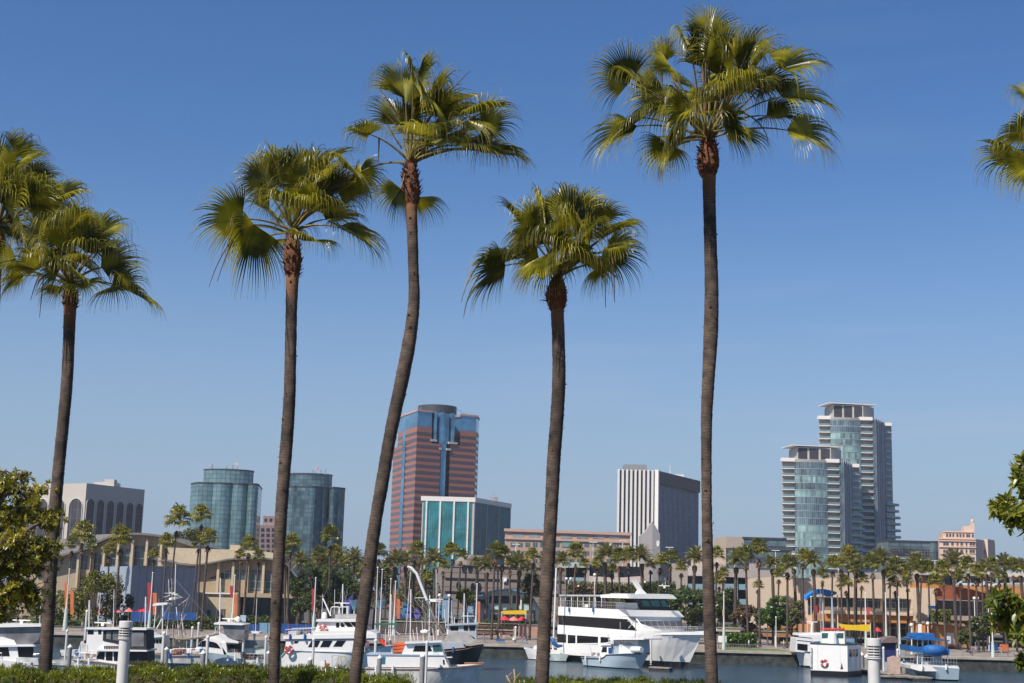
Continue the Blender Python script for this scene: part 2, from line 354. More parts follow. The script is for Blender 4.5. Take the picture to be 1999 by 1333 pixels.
def palm(name, depth, trunk, boot, heart, leaves, label, seed, nfill=5, zbase=7.0, stalks=(), scale=1.0, hairs=0, R0=1.28):
    rnd = random.Random(seed)
    k = FPX / depth                    # px per metre
    pts = [(W(px, py, depth), wd / k / 2 * .95) for px, py, wd in trunk]
    # carry the trunk on down to the ground
    p0, p1 = pts[-2][0], pts[-1][0]
    d = (p1 - p0).normalized(); d = (d * .5 + V((0, 0, -1)) * .5).normalized()
    e = p1 + d * ((p1.z - zbase) / -d.z)
    pts.append((e, pts[-1][1] * 1.25))
    root = thing(name, label, 'palm tree', (e.x, e.y, e.z), group='tall fan palms standing in the foreground')
    # resample finely, with ring ridges
    fine = []; acc = 0
    for i in range(len(pts) - 1):
        a0 = pts[max(i - 1, 0)][0]; a, b = pts[i], pts[i + 1]; b1 = pts[min(i + 2, len(pts) - 1)][0]
        n = max(2, int((b[0] - a[0]).length / .04))
        for j in range(n):
            t = j / n
            q = .5 * ((2 * a[0]) + (b[0] - a0) * t + (2 * a0 - 5 * a[0] + 4 * b[0] - b1) * t * t + (3 * a[0] - a0 - 3 * b[0] + b1) * t ** 3)
            fine.append((q, (a[1] * (1 - t) + b[1] * t)))
    fine.append(pts[-1])
    mb = MB()
    mb.tube([f[0] for f in fine], [f[1] * (1 + (.005 if i % 2 else -.007) + rnd.uniform(-.012, .012)) for i, f in enumerate(fine)], 18)
    for idx in range(len(mb.v)):
        mb.v[idx] += V((rnd.uniform(-1, 1), rnd.uniform(-1, 1), rnd.uniform(-1, 1))) * .0045
    for i in range(26):                              # torn stubs and splits of old sheaths
        q, r = fine[rnd.randint(4, int(len(fine) * .8))]; a = rnd.uniform(0, 6.28); o = V((math.cos(a), math.sin(a), 0)); tg = V((-o.y, o.x, 0)) * rnd.uniform(.015, .05)
        c = q + o * r * .98; mb.face([c - tg, c + tg, c + tg * .4 + o * .035 + UP * rnd.uniform(.02, .07), c - tg * .4 + o * .03 + UP * .03])
    mb.build('trunk', M_TRUNK, root, smooth=True)
    # fibrous boots: swollen collar wrapped in old leaf bases
    bx0, by0, by1, bw = boot            # centre x, top y, bottom y, width px
    top = W(heart[0], by0, depth); bot = W(bx0, by1, depth)
    mb = MB(); n = 14; H = (top - bot)
    prof = [(.60, 0), (.80, .12), (.98, .3), (1.0, .5), (.9, .7), (.72, .88), (.45, 1.02), (.2, 1.1)]
    mb.tube([bot + H * t for _, t in prof], [bw / k / 2 * r * .9 for r, _ in prof], 16)
    for v in mb.v: v += V((rnd.uniform(-1, 1), rnd.uniform(-1, 1), rnd.uniform(-1, 1))) * .014
    for i in range(150):
        t = rnd.uniform(.02, 1.0); th = rnd.uniform(0, 6.283)
        rr = bw / k / 2 * (1.0 - 1.5 * abs(t - .42) ** 1.7) * .86
        o = V((math.cos(th), math.sin(th), 0)); tg = V((-math.sin(th), math.cos(th), 0))
        c = bot + H * t + o * rr * .9
        Lb = rnd.uniform(.06, .15); ww = rnd.uniform(.02, .045)
        tip = c + (o * rnd.uniform(.25, .75) + UP * rnd.uniform(.2, 1.0)).normalized() * Lb
        mb.face([c - tg * ww, c + tg * ww, tip + tg * ww * .45, tip - tg * ww * .45])
        mb.face([c - tg * ww * .5 - UP * .02, tip - tg * ww * .3, tip + tg * ww * .3, c + tg * ww * .5 - UP * .03])
    mb.build('leaf_base_collar', M_BOOT, root)
    # crown
    cr = MB(); C = W(heart[0], heart[1], depth)
    def add(Hp, D, yoff, Rl, droop, sp, roll=0.0):
        out = V((Hp.x - C.x, Hp.y - C.y, 0)); out = out.normalized() if out.length > .05 else V((0, -1, 0))
        D = D.normalized()
        N = UP * 1.0 - out * .75
        N = N - D * N.dot(D)
        if N.length < .1: N = V((0, -1, 0))
        N.normalize(); N = Matrix.Rotation(roll, 3, D) @ N
        cr.mi = 1
        start = C + V((rnd.uniform(-.05, .05), rnd.uniform(-.05, .05), rnd.uniform(-.12, .05)))
        vec = Hp - start
        mid = start + vec * .5 + UP * (.16 * vec.length if vec.z < .6 * vec.length else .02)
        path = bez(start, mid, Hp, 7)
        cr.tube(path, [.030 - .018 * i / 7 for i in range(8)], 5)
        fan_leaf(cr, Hp, D, N, Rl, rnd, droop=droop, spread=sp)
    for lf in leaves:
        hx, hy, tx, ty = lf[:4]; dy = lf[4] if len(lf) > 4 else rnd.uniform(-.45, .45)
        Hp = W(hx, hy, depth + dy); T = W(tx, ty, depth + dy * 1.7)
        D = T - Hp; ln = D.length
        D = D + UP * .14 * ln                         # tips sag below where the blade points
        rl = rnd.choice([-1, 1, 1]) * rnd.uniform(.2, .95); low = hy > heart[1] - 40
        add(Hp, D, dy, max(.75, min(1.35, ln * 1.2)) * R0 / 1.28, rnd.uniform(.6, .95), max(1.2, rnd.uniform(1.75, 2.1) - .5 * abs(rl) - (.15 if low else 0)), rl)
        if rnd.random() < (.28 if low else .6):        # an overlapping neighbour, a little deeper in the crown
            H2 = C.lerp(Hp, rnd.uniform(.72, .92)) + V((rnd.uniform(-.12, .12), rnd.choice([-1, 1]) * rnd.uniform(.25, .6), rnd.uniform(-.12, .16)))
            add(H2, D.normalized() + V((rnd.uniform(-.2, .2), rnd.uniform(-.4, .4), rnd.uniform(-.15, .25))), dy, rnd.uniform(.9, 1.15), rnd.uniform(.7, .95), rnd.uniform(1.5, 1.9), rnd.uniform(-.7, .7))
    for i in range(nfill):
        th = rnd.choice([-1, 1]) * math.pi / 2 + rnd.uniform(-.75, .75)
        el = rnd.uniform(.0, 1.2)
        o = V((math.cos(th) * math.cos(el), math.sin(th) * math.cos(el), math.sin(el)))
        Hp = C + o * rnd.uniform(.85, 1.25) * scale
        add(Hp, o + UP * .1, 0, 1.08 * scale, .8, 1.8, rnd.uniform(-.7, .7))
    # the unopened spears and dry flower stalks
    for sx, sy, ex, ey, bend in stalks:
        cr.mi = 2
        a = W(sx, sy, depth - .2); b = W(ex, ey, depth - .3); md = (a + b) / 2 + V((bend, 0, .15 * (b - a).length))
        cr.tube(bez(a, md, b, 8), [.02 - .0018 * i for i in range(9)], 5)
    for i in range(hairs):                            # stray hanging threads
        cr.mi = 2
        th = rnd.uniform(0, 6.28); a = C + V((math.cos(th), math.sin(th), 0)) * rnd.uniform(.9, 2.0) * scale + UP * rnd.uniform(-.1, .4)
        cr.tube([a, a + V((rnd.uniform(-.05, .05), 0, -.3)), a + V((rnd.uniform(-.1, .1), 0, -.7))], [.006, .005, .002], 4)
    cr.build('crown', [M_LEAF, M_PET, M_DEAD], root)
    return root

palm('fan_palm', 27.5, [(1384, 330, 30), (1385, 400, 27), (1387, 480, 27), (1389, 560, 29), (1388, 640, 31), (1384, 720, 27), (1380, 800, 24), (1379, 870, 22), (1380, 1000, 21), (1383, 1150, 24), (1390, 1333, 25)],
     (1382, 275, 345, 50), (1383, 268),
     [(1228, 162, 1155, 115, -.2), (1295, 122, 1272, 70, .2), (1309, 130, 1262, 140, -.3), (1371, 120, 1371, 43, .3), (1384, 70, 1401, 8, .1), (1409, 118, 1441, 40, -.2),
      (1440, 130, 1525, 62, .1), (1522, 135, 1622, 105, -.1), (1452, 178, 1512, 150, -.7), (1525, 189, 1628, 200, .2), (1536, 254, 1641, 292, -.2), (1422, 256, 1493, 285, -.5),
      (1244, 246, 1150, 300, .1), (1309, 283, 1268, 335, -.3), (1341, 224, 1296, 262, -.8), (1360, 205, 1340, 225, -1.0), (1282, 165, 1236, 190, .6), (1350, 110, 1325, 50, .5), (1425, 175, 1470, 130, .7),
      (1470, 120, 1500, 70, -.4), (1405, 190, 1420, 150, -1.0)],
     'tallest palm, its straight thin trunk right of the black and white tower', 11, stalks=[(1378, 240, 1390, 20, -.2), (1365, 230, 1341, 60, .05), (1400, 240, 1460, 100, .1), (1440, 215, 1500, 285, .3)])
palm('fan_palm', 27.0, [(802, 385, 28), (804, 430, 24), (807, 520, 22), (808, 590, 24), (800, 660, 28), (787, 730, 29), (772, 800, 27), (760, 860, 26), (745, 950, 27), (736, 1000, 25), (727, 1060, 27), (715, 1150, 27), (702, 1250, 24), (692, 1333, 24)],
     (803, 318, 402, 42), (800, 312),
     [(785, 184, 785, 107, .1), (815, 150, 830, 175, -.4), (840, 201, 874, 143, .3), (827, 150, 850, 118, .4), (918, 223, 1004, 200, -.1), (871, 207, 938, 175, .3),
      (913, 235, 940, 262, -.6), (832, 281, 880, 290, -.8), (910, 293, 993, 300, -.4), (965, 290, 1032, 300, .4), (722, 262, 700, 252, -.2),
      (782, 368, 756, 405, -.2), (815, 385, 824, 418, .5), (800, 200, 780, 140, .7), (860, 230, 900, 190, .8), (850, 250, 900, 240, -.5), (940, 250, 1010, 250, .6), (705, 335, 690, 360, .4)],
     'leaning palm whose trunk curves down to the left, second tallest crown', 23, stalks=[(815, 260, 918, 138, .1), (790, 260, 745, 215, -.1), (785, 290, 752, 232, -.1), (780, 230, 742, 175, -.05), (740, 270, 738, 330, 0)], nfill=3)
palm('fan_palm', 27.8, [(571, 530, 28), (569, 600, 24), (567, 700, 24), (565, 780, 25), (559, 870, 26), (549, 1000, 25), (543, 1120, 24), (538, 1220, 22), (535, 1333, 21)],
     (571, 458, 545, 39), (571, 448),
     [(513, 355, 471, 302, -.3), (550, 342, 537, 290, .1), (586, 347, 579, 272, -.2), (597, 368, 535, 372, -.9), (605, 342, 631, 285, .3), (612, 337, 689, 284, 0),
      (670, 326, 705, 345, -.5), (663, 381, 736, 360, .2), (636, 428, 715, 412, .3), (660, 444, 762, 500, -.3), (592, 470, 645, 475, -.7), (473, 444, 428, 452, .1),
      (497, 439, 463, 540, -.3), (505, 470, 518, 505, .4), (700, 335, 735, 370, .3), (526, 407, 473, 385, .4), (640, 350, 660, 310, -.6), (560, 400, 545, 360, -1.0), (620, 400, 650, 380, -.9)],
     'palm left of the leaning one, with a wide ragged crown and straight trunk', 37, stalks=[(470, 450, 408, 560, -.1), (455, 470, 424, 550, 0), (600, 420, 640, 395, 0)])
palm('fan_palm', 27.2, [(1087, 590, 28), (1090, 660, 27), (1091, 740, 28), (1087, 820, 28), (1081, 900, 28), (1076, 1000, 27), (1070, 1100, 27), (1064, 1200, 27), (1058, 1333, 28)],
     (1086, 545, 606, 46), (1087, 532),
     [(1023, 446, 978, 388, -.3), (1056, 428, 1047, 355, 0), (1086, 420, 1088, 356, .3), (1113, 416, 1122, 365, -.1), (1131, 425, 1187, 380, .2), (1169, 430, 1227, 405, -.2),
      (1191, 455, 1252, 432, .3), (1189, 486, 1260, 476, -.2), (1180, 493, 1254, 530, .3), (1151, 480, 1120, 490, -.9), (1047, 441, 984, 447, -.7), (1052, 504, 1005, 520, -.6),
      (987, 497, 930, 505, .1), (987, 518, 915, 568, -.2), (1171, 515, 1180, 550, -.6), (1070, 495, 1060, 530, -1.0), (1120, 450, 1140, 430, -.8), (1080, 460, 1070, 420, -1.0), (1130, 500, 1150, 525, .6)],
     'shortest of the four middle palms, trunk passing left of the white yacht', 41, stalks=[(985, 495, 905, 620, -.3), (950, 500, 900, 590, -.1), (1180, 500, 1182, 600, 0), (1195, 490, 1200, 590, 0), (1074, 590, 1054, 586, 0)])
palm('fan_palm', 31.5, [(137, 590, 27), (135, 650, 24), (131, 740, 24), (124, 820, 24), (116, 900, 24), (107, 1000, 25), (99, 1120, 25), (92, 1240, 26), (87, 1333, 25)],
     (137, 560, 604, 34), (138, 552),
     [(185, 464, 262, 418, .2), (185, 488, 237, 473, -.4), (197, 522, 320, 496, .1), (246, 566, 308, 600, -.3), (166, 470, 192, 402, -.2), (117, 525, 77, 530, -.5),
      (148, 513, 105, 498, -.9), (31, 505, -20, 520, .1), (46, 538, 0, 570, -.2), (101, 500, 60, 492, .4), (154, 553, 172, 575, -.7), (120, 560, 105, 582, .5), (129, 445, 120, 384, .3), (150, 440, 170, 400, -.6), (210, 520, 260, 540, .6), (95, 470, 60, 440, -.4), (60, 480, 40, 450, .5)],
     'palm near the left edge, lower crown, trunk sweeping down past the leafy tree', 53, stalks=[(75, 540, 60, 585, 0), (85, 540, 77, 620, 0), (200, 480, 150, 560, 0)], nfill=8)
palm('fan_palm', 33.0, [(-8, 490, 27), (-12, 600, 24), (-20, 800, 24), (-32, 1000, 25), (-45, 1333, 25)],
     (-6, 445, 500, 36), (-5, 440),
     [(37, 331, 95, 288, -.3), (65, 350, 126, 335, .2), (108, 387, 175, 359, -.2), (6, 399, 50, 430, -.9), (-5, 330, 15, 250, .2), (31, 300, 90, 275, .4), (71, 427, 130, 402, .3),
      (43, 451, 62, 485, -.3), (-20, 320, -50, 250, 0), (-40, 380, -110, 350, .2), (-60, 440, -120, 470, 0), (20, 380, 30, 320, -.7), (-10, 370, 0, 310, -.9), (80, 400, 140, 385, -.7), (60, 370, 110, 345, .7)],
     'palm cut by the left edge, only its right fronds show, above the other left palm', 67, nfill=7)
palm('fan_palm', 24.0, [(2092, 360, 34), (2095, 600, 30), (2098, 900, 30), (2100, 1333, 32)],
     (2092, 315, 370, 48), (2090, 310),
     [(2012, 258, 1930, 262, 0), (2020, 315, 1965, 365, -.2), (2020, 200, 1980, 160, .2), (2060, 200, 2040, 120, 0), (2110, 200, 2120, 120, .1), (2160, 260, 2250, 240, 0), (2160, 330, 2230, 380, 0), (2060, 250, 2040, 220, -.8), (2120, 260, 2150, 230, .8)],
     'palm beyond the right edge of which two frond tips reach into the sky', 71, nfill=5)
# ---------------- ground, quay, water ----------------
QY, QZ = 228.0, 2.0
def xy(px, py, y): p = W(px, py, y); return (p.x, p.y)
def lerp(a, b, t): return a + (b - a) * t
class Fac:
    """vertical wall plane through two plan points; reads photograph pixels straight into wall metres"""
    def __init__(s, A, B):
        s.A = V((A[0], A[1], 0)); d = V((B[0] - A[0], B[1] - A[1], 0)); s.L = d.length; s.u = d.normalized()
        s.n = V((s.u.y, -s.u.x, 0))
        if s.n.y > 0: s.n = -s.n
    def uz(s, px, py):
        d = ray(px, py); o = V((0, 0, CAMZ))
        t = (s.A - o).dot(s.n) / d.dot(s.n); p = o + d * t
        return (p - s.A).dot(s.u), p.z
    def pt(s, u, z, p=0): return s.A + s.u * u + s.n * p + UP * z
    def box(s, mb, u0, u1, z0, z1, p0, p1):
        return mb.obox(s.pt(u0, z0, p0), s.u * (u1 - u0), UP * (z1 - z0), s.n * (p1 - p0))
    def pbox(s, mb, x0, y0, x1, y1, p0, p1):
        xm, ym = (x0 + x1) / 2, (y0 + y1) / 2
        return s.box(mb, s.uz(x0, ym)[0], s.uz(x1, ym)[0], s.uz(xm, y1)[1], s.uz(xm, y0)[1], p0, p1)
    def poly(s, mb, uzs, p0, p1):
        return mb.prism([s.pt(u, z, p1) for u, z in uzs], s.n * (p0 - p1))
    def ppoly(s, mb, pts, p0, p1):
        return s.poly(mb, [s.uz(x, y) for x, y in pts], p0, p1)
def offset(pl, d):
    a = sum(pl[i][0] * pl[(i + 1) % len(pl)][1] - pl[(i + 1) % len(pl)][0] * pl[i][1] for i in range(len(pl)))
    sg = 1 if a > 0 else -1; out = []; n = len(pl)
    for i in range(n):
        p0, p, p1 = V(pl[i - 1]), V(pl[i]), V(pl[(i + 1) % n])
        e0 = (p - p0).normalized(); e1 = (p1 - p).normalized()
        n0 = V((e0.y, -e0.x)) * sg; n1 = V((e1.y, -e1.x)) * sg
        b = (n0 + n1); b = b.normalized() if b.length > 1e-4 else n0
        out.append(tuple(p + b * (d / max(.35, b.dot(n0)))))
    return out

M_CONC = mat('quay_concrete', (.42, .37, .30), rough=.85, vscale=.6, bump=.3)
M_QWALL = mat('quay_wall', (.06, .065, .06), rough=.8, col2=(.022, .024, .02), vscale=1.2, bump=.4)
M_PAVE = mat('pavement', (.30, .245, .20), rough=.9, col2=(.19, .15, .12), vscale=.3)
M_GRASS = mat('lawn', (.11, .16, .03), rough=.95, col2=(.07, .10, .02), vscale=1.2)
M_BANK = mat('bank_soil', (.09, .08, .04), rough=1, vscale=.8)
def watermat():
    m = bpy.data.materials.new('harbour_water'); m.use_nodes = True; t = m.node_tree; N = t.nodes; L = t.links
    p = N['Principled BSDF']; p.inputs['Base Color'].default_value = (.018, .055, .085, 1); p.inputs['Roughness'].default_value = .09
    p.inputs['IOR'].default_value = 1.33
    tc = N.new('ShaderNodeTexCoord'); mp = N.new('ShaderNodeMapping'); mp.inputs['Scale'].default_value = (.7, 1.6, 1)
    n1 = N.new('ShaderNodeTexNoise'); n1.inputs['Scale'].default_value = 1.1; n1.inputs['Detail'].default_value = 6; n1.inputs['Roughness'].default_value = .6
    L.new(tc.outputs['Object'], mp.inputs['Vector']); L.new(mp.outputs['Vector'], n1.inputs['Vector'])
    n2 = N.new('ShaderNodeTexNoise'); n2.inputs['Scale'].default_value = .06; L.new(tc.outputs['Object'], n2.inputs['Vector'])
    mr = N.new('ShaderNodeMapRange'); mr.inputs[1].default_value = .35; mr.inputs[2].default_value = .65; mr.inputs[3].default_value = .35; mr.inputs[4].default_value = .8
    L.new(n2.outputs['Fac'], mr.inputs[0])
    b = N.new('ShaderNodeBump'); b.inputs['Distance'].default_value = .24; L.new(mr.outputs[0], b.inputs['Strength'])
    L.new(n1.outputs['Fac'], b.inputs['Height']); L.new(b.outputs['Normal'], p.inputs['Normal'])
    return m
M_WATER = watermat()
mb = MB(); mb.face([(-1500, 38, 0), (1500, 38, 0), (1500, QY + 1, 0), (-1500, QY + 1, 0)]); struct(mb.build('water', M_WATER), 'blue rippled harbour water')
mb = MB(); mb.box(-1500, 1500, QY, QY + 1.2, -2, QZ - .25); o = struct(mb.build('quay_wall', M_QWALL), 'dark stained quay wall')
mb = MB(); mb.box(-1500, 1500, QY - .25, QY + 1.3, QZ - .25, QZ + .12); struct(mb.build('quay_edge', M_CONC), 'pale concrete quay coping')
mb = MB(); mb.face([(-1500, QY + 1.2, QZ), (1500, QY + 1.2, QZ), (1500, 300, QZ), (-1500, 300, QZ)]); struct(mb.build('promenade', M_PAVE), 'paved waterfront promenade')
mb = MB(); mb.face([(-20000, 300, QZ), (20000, 300, QZ), (20000, 40000, QZ), (-20000, 40000, QZ)]); struct(mb.build('ground', mat('city_asphalt', (.085, .08, .075), rough=.95, vscale=.05)), 'city ground')
# near bank: a grassy rise that the palms stand on, falling to the water
mb = MB(); nx, prof = 24, [(-30, 8.3), (8, 8.2), (20, 7.1), (34, 7.0), (42, 6.2), (52, 3), (62, -1.0)]
rnd = random.Random(3)
grid = [[V((-90 + 180 * i / nx, y, z + (rnd.uniform(-.15, .15) if 0 < j < 6 else 0))) for i in range(nx + 1)] for j, (y, z) in enumerate(prof)]
for j in range(len(prof) - 1):
    for i in range(nx):
        mb.face([grid[j][i], grid[j][i + 1], grid[j + 1][i + 1], grid[j + 1][i]])
struct(mb.build('bank', M_BANK, smooth=True), 'grassy bank in the foreground')
mb = MB(); p = [W(1408, 1248, 236), W(1535, 1252, 236)]
mb.box(p[0].x, p[1].x, 232, 243, QZ + .004, QZ + .03); struct(mb.build('lawn', M_GRASS), 'strip of lawn on the promenade')

# ---------------- city materials ----------------
M_WHITE = mat('white_concrete', (.74, .71, .66), rough=.6, var=.05)
M_OFFW = mat('offwhite_concrete', (.50, .47, .43), rough=.7, var=.05)
M_DARKG = mat('dark_glass', (.025, .028, .035), rough=.12, spec=.6, var=.3)
M_DKMET = mat('dark_metal', (.05, .05, .055), rough=.5)
M_GREYM = mat('grey_metal', (.30, .30, .31), rough=.5)

# --- office block with arched bays ---
def arch_block():
    yc = 500; A = xy(30, 1035, 517); C = xy(162, 1035, yc); B = xy(277, 1035, 527)
    D = (A[0] + B[0] - C[0], A[1] + B[1] - C[1])
    zt = W(166, 943, yc).z
    t = thing('office_block', 'pale office block with tall dark arched bays, behind the wavy-roofed hall', 'building', (C[0], C[1], QZ))
    mbw = MB(); mbw.plan([A, C, B, D], QZ, zt); mbw.build('wall', mat('arch_wall', (.46, .42, .37), rough=.8, var=.04), t)
    g = gridmat('arch_glass', (.035, .03, .035), (.06, .05, .055), (.10, .09, .09), 1.2, 3.2, mort=.08, rough=.25)
    for (P, Q, n, tag_) in ((A, C, 4, 0), (C, B, 6, 1)):
        f = Fac(P, Q); L = f.L; bay = L / n
        ztop = zt - 5.2 - (u1 - u0) / 2 if False else zt - 5.2 - bay * .37
        for i in range(n):
            u0 = bay * i + bay * .13; u1 = bay * (i + 1) - bay * .13; r = (u1 - u0) / 2; c = (u0 + u1) / 2
            pts = [(u0, QZ), (u1, QZ), (u1, ztop)] + [(c + r * math.cos(a * math.pi / 10), ztop + r * .95 * math.sin(a * math.pi / 10)) for a in range(1, 10)] + [(u0, ztop)]
            m1 = MB(); f.poly(m1, pts, -.3, .06); wn = m1.build('arched_window', g, t)
            out = [(u - c, z) for u, z in pts]
            m2 = MB()
            ring = [(c + (r + .25) * math.cos(a * math.pi / 10), ztop + (r + .25) * .95 * math.sin(a * math.pi / 10)) for a in range(0, 11)]
            inn = [(c + r * math.cos(a * math.pi / 10), ztop + r * .95 * math.sin(a * math.pi / 10)) for a in range(0, 11)]
            for a in range(10):
                f.poly(m2, [inn[a], ring[a], ring[a + 1], inn[a + 1]], 0, .35)
            f.box(m2, u0 - .25, u0, QZ, ztop, 0, .35); f.box(m2, u1, u1 + .25, QZ, ztop, 0, .35)
            m2.build('arch_surround', M_OFFW, wn)
    m3 = MB(); c = W(205, 947, 515); m3.box(c.x - 4, c.x + 4, 515, 521, zt - .5, zt + 1.6); m3.box(c.x, c.x + 3.5, 514, 518, zt, zt + 2.6)
    m3.tube([(c.x - 2, 516, zt), (c.x - 2, 516, zt + 4.5)], .08, 6)
    m3.build('roof_plant', M_OFFW, t)
arch_block()

# --- the two green glass towers ---
def lobes(pts, bulge, n=6):
    out = []
    for i in range(len(pts) - 1):
        a, b = V(pts[i]), V(pts[i + 1]); d = b - a; nn = V((d.y, -d.x)).normalized()
        if nn.y > 0: nn = -nn
        for j in range(n):
            t = j / n; out.append(tuple(a + d * t + nn * bulge[i] * 4 * t * (1 - t)))
    out.append(tuple(pts[-1])); return out
def glass_tower(label, dep, folds, ztop_px, drum, drumtop_px, tone, seed):
    """folds: [(px, extra depth, bulge)] left to right"""
    pl = [xy(px, 1080, dep + e) for px, e, b in folds]
    front = lobes(pl, [b for _, _, b in folds], 7)
    x0, x1 = pl[0][0], pl[-1][0]
    plan = front + [(x1 - 3, dep + 32), (x0 + 3, dep + 32)]
    zt = W(*ztop_px, dep).z
    t = thing('glass_tower', label, 'building', ((x0 + x1) / 2, dep, QZ), group='twin rounded green glass towers')
    m = MB(); m.plan(plan, QZ, zt); m.build('curtain_wall', tone, t)
    m = MB(); m.plan(offset(plan, .12), zt, zt + .7); m.build('parapet', M_DKMET, t)
    dx0 = W(drum[0], drum[2], dep + 14).x; dx1 = W(drum[1], drum[2], dep + 14).x; r = (dx1 - dx0) / 2
    zd = W((drum[0] + drum[1]) / 2, drumtop_px, dep + 14 - r * .6).z
    dp = [((dx0 + dx1) / 2 + r * math.cos(a * math.pi / 16), dep + 14 + r * .75 * math.sin(a * math.pi / 16)) for a in range(32)]
    m = MB(); m.plan(dp, zt, zd); dr = m.build('roof_drum', tone, t)
    m = MB(); m.plan(offset(dp, .15), zd, zd + .5); m.build('drum_rim', M_DKMET, dr)
    m = MB(); rn = random.Random(seed)
    for i in range(5):
        a = dx0 + rn.uniform(.1, .9) * 2 * r; h = rn.uniform(1, 2.6)
        m.box(a, a + .4, dep + 8, dep + 8.4, zd, zd + h)
    m.build('antenna', M_GREYM, t)
    m = MB(); fx = dx0 + 1.3 * r; m.tube([(fx, dep + 9, zd), (fx, dep + 9, zd + 3.4)], .07, 5); fp = m.build('flagpole', M_WHITE, t)
    m = MB(); m.obox((fx, dep + 9, zd + 2.2), (1.5, 0, .1), (0, .05, 0), (0, 0, 1)); m.build('flag', mat('flag_red', (.5, .12, .13), col2=(.5, .45, .5), vscale=1.2, lo=.45, hi=.5), fp)
G1 = gridmat('green_glass', (.19, .30, .31), (.13, .23, .25), (.045, .085, .09), 1.9, 1.8, mort=.09, rough=.12, metal=.3, wob=.5)
G2 = gridmat('green_glass_dark', (.15, .24, .27), (.07, .12, .15), (.035, .06, .07), 1.9, 1.8, mort=.09, rough=.1, metal=.3, wob=.7)
glass_tower('rounded green glass tower left of the pink stepped block, roof drum nearly full width', 560,
            [(364, 12, .3), (379, 4, .6), (408, 4, 1.7), (446, 5.5, .2), (457, 4.5, .6), (476, 7, .2), (484, 3, .7), (497, 6, 0)], (440, 944), (397, 494, 943), 918, G1, 1)
glass_tower('rounded dark green glass tower right of the pink stepped block, stepped on its right side', 600,
            [(545, 10, .4), (563, 4, .8), (572, 3, .3), (579, 2, 3.0), (625, 6, .5), (637, 9, .4), (645, 3, .4), (668, 8, 0)], (600, 951), (562, 649, 926), 926, G2, 2)
# pink stepped block between them
def pink_block():
    d = 640; t = thing('stepped_block', 'pink and mauve stepped block with small square windows between the green glass towers', 'building', (*xy(520, 1080, d), QZ))
    ps = mat('pink_stone', (.50, .36, .33), rough=.8, var=.04)
    A = xy(490, 1080, d + 6); C = xy(497, 1060, d); B = xy(600, 1080, d + 12)
    f = Fac(C, B)
    m = MB(); m.plan([A, C, B, (B[0] - 5, d + 40), (A[0], d + 40)], QZ, W(500, 1024, d).z); w1 = m.build('wall', ps, t)
    m = MB(); C2 = xy(512, 1040, d + 3); B2 = xy(600, 1040, d + 12); m.plan([C2, B2, (B2[0], d + 38), (C2[0] - 4, d + 38)], W(500, 1024, d).z - 1, W(515, 1006, d).z); m.build('upper_wall', ps, t)
    gm = mat('mauve_glass', (.10, .08, .11), rough=.3, var=.2)
    f2 = Fac(C2, B2)
    m = MB()
    for r in range(7):
        for c in range(4):
            f.pbox(m, 499 + c * 10.5, 1031 + r * 10.5, 505 + c * 10.5, 1037 + r * 10.5, 0, .08)
    for c in range(3): f2.pbox(m, 516 + c * 10, 1012, 521 + c * 10, 1018, 0, .08)
    m.build('window', gm, t)
pink_block()

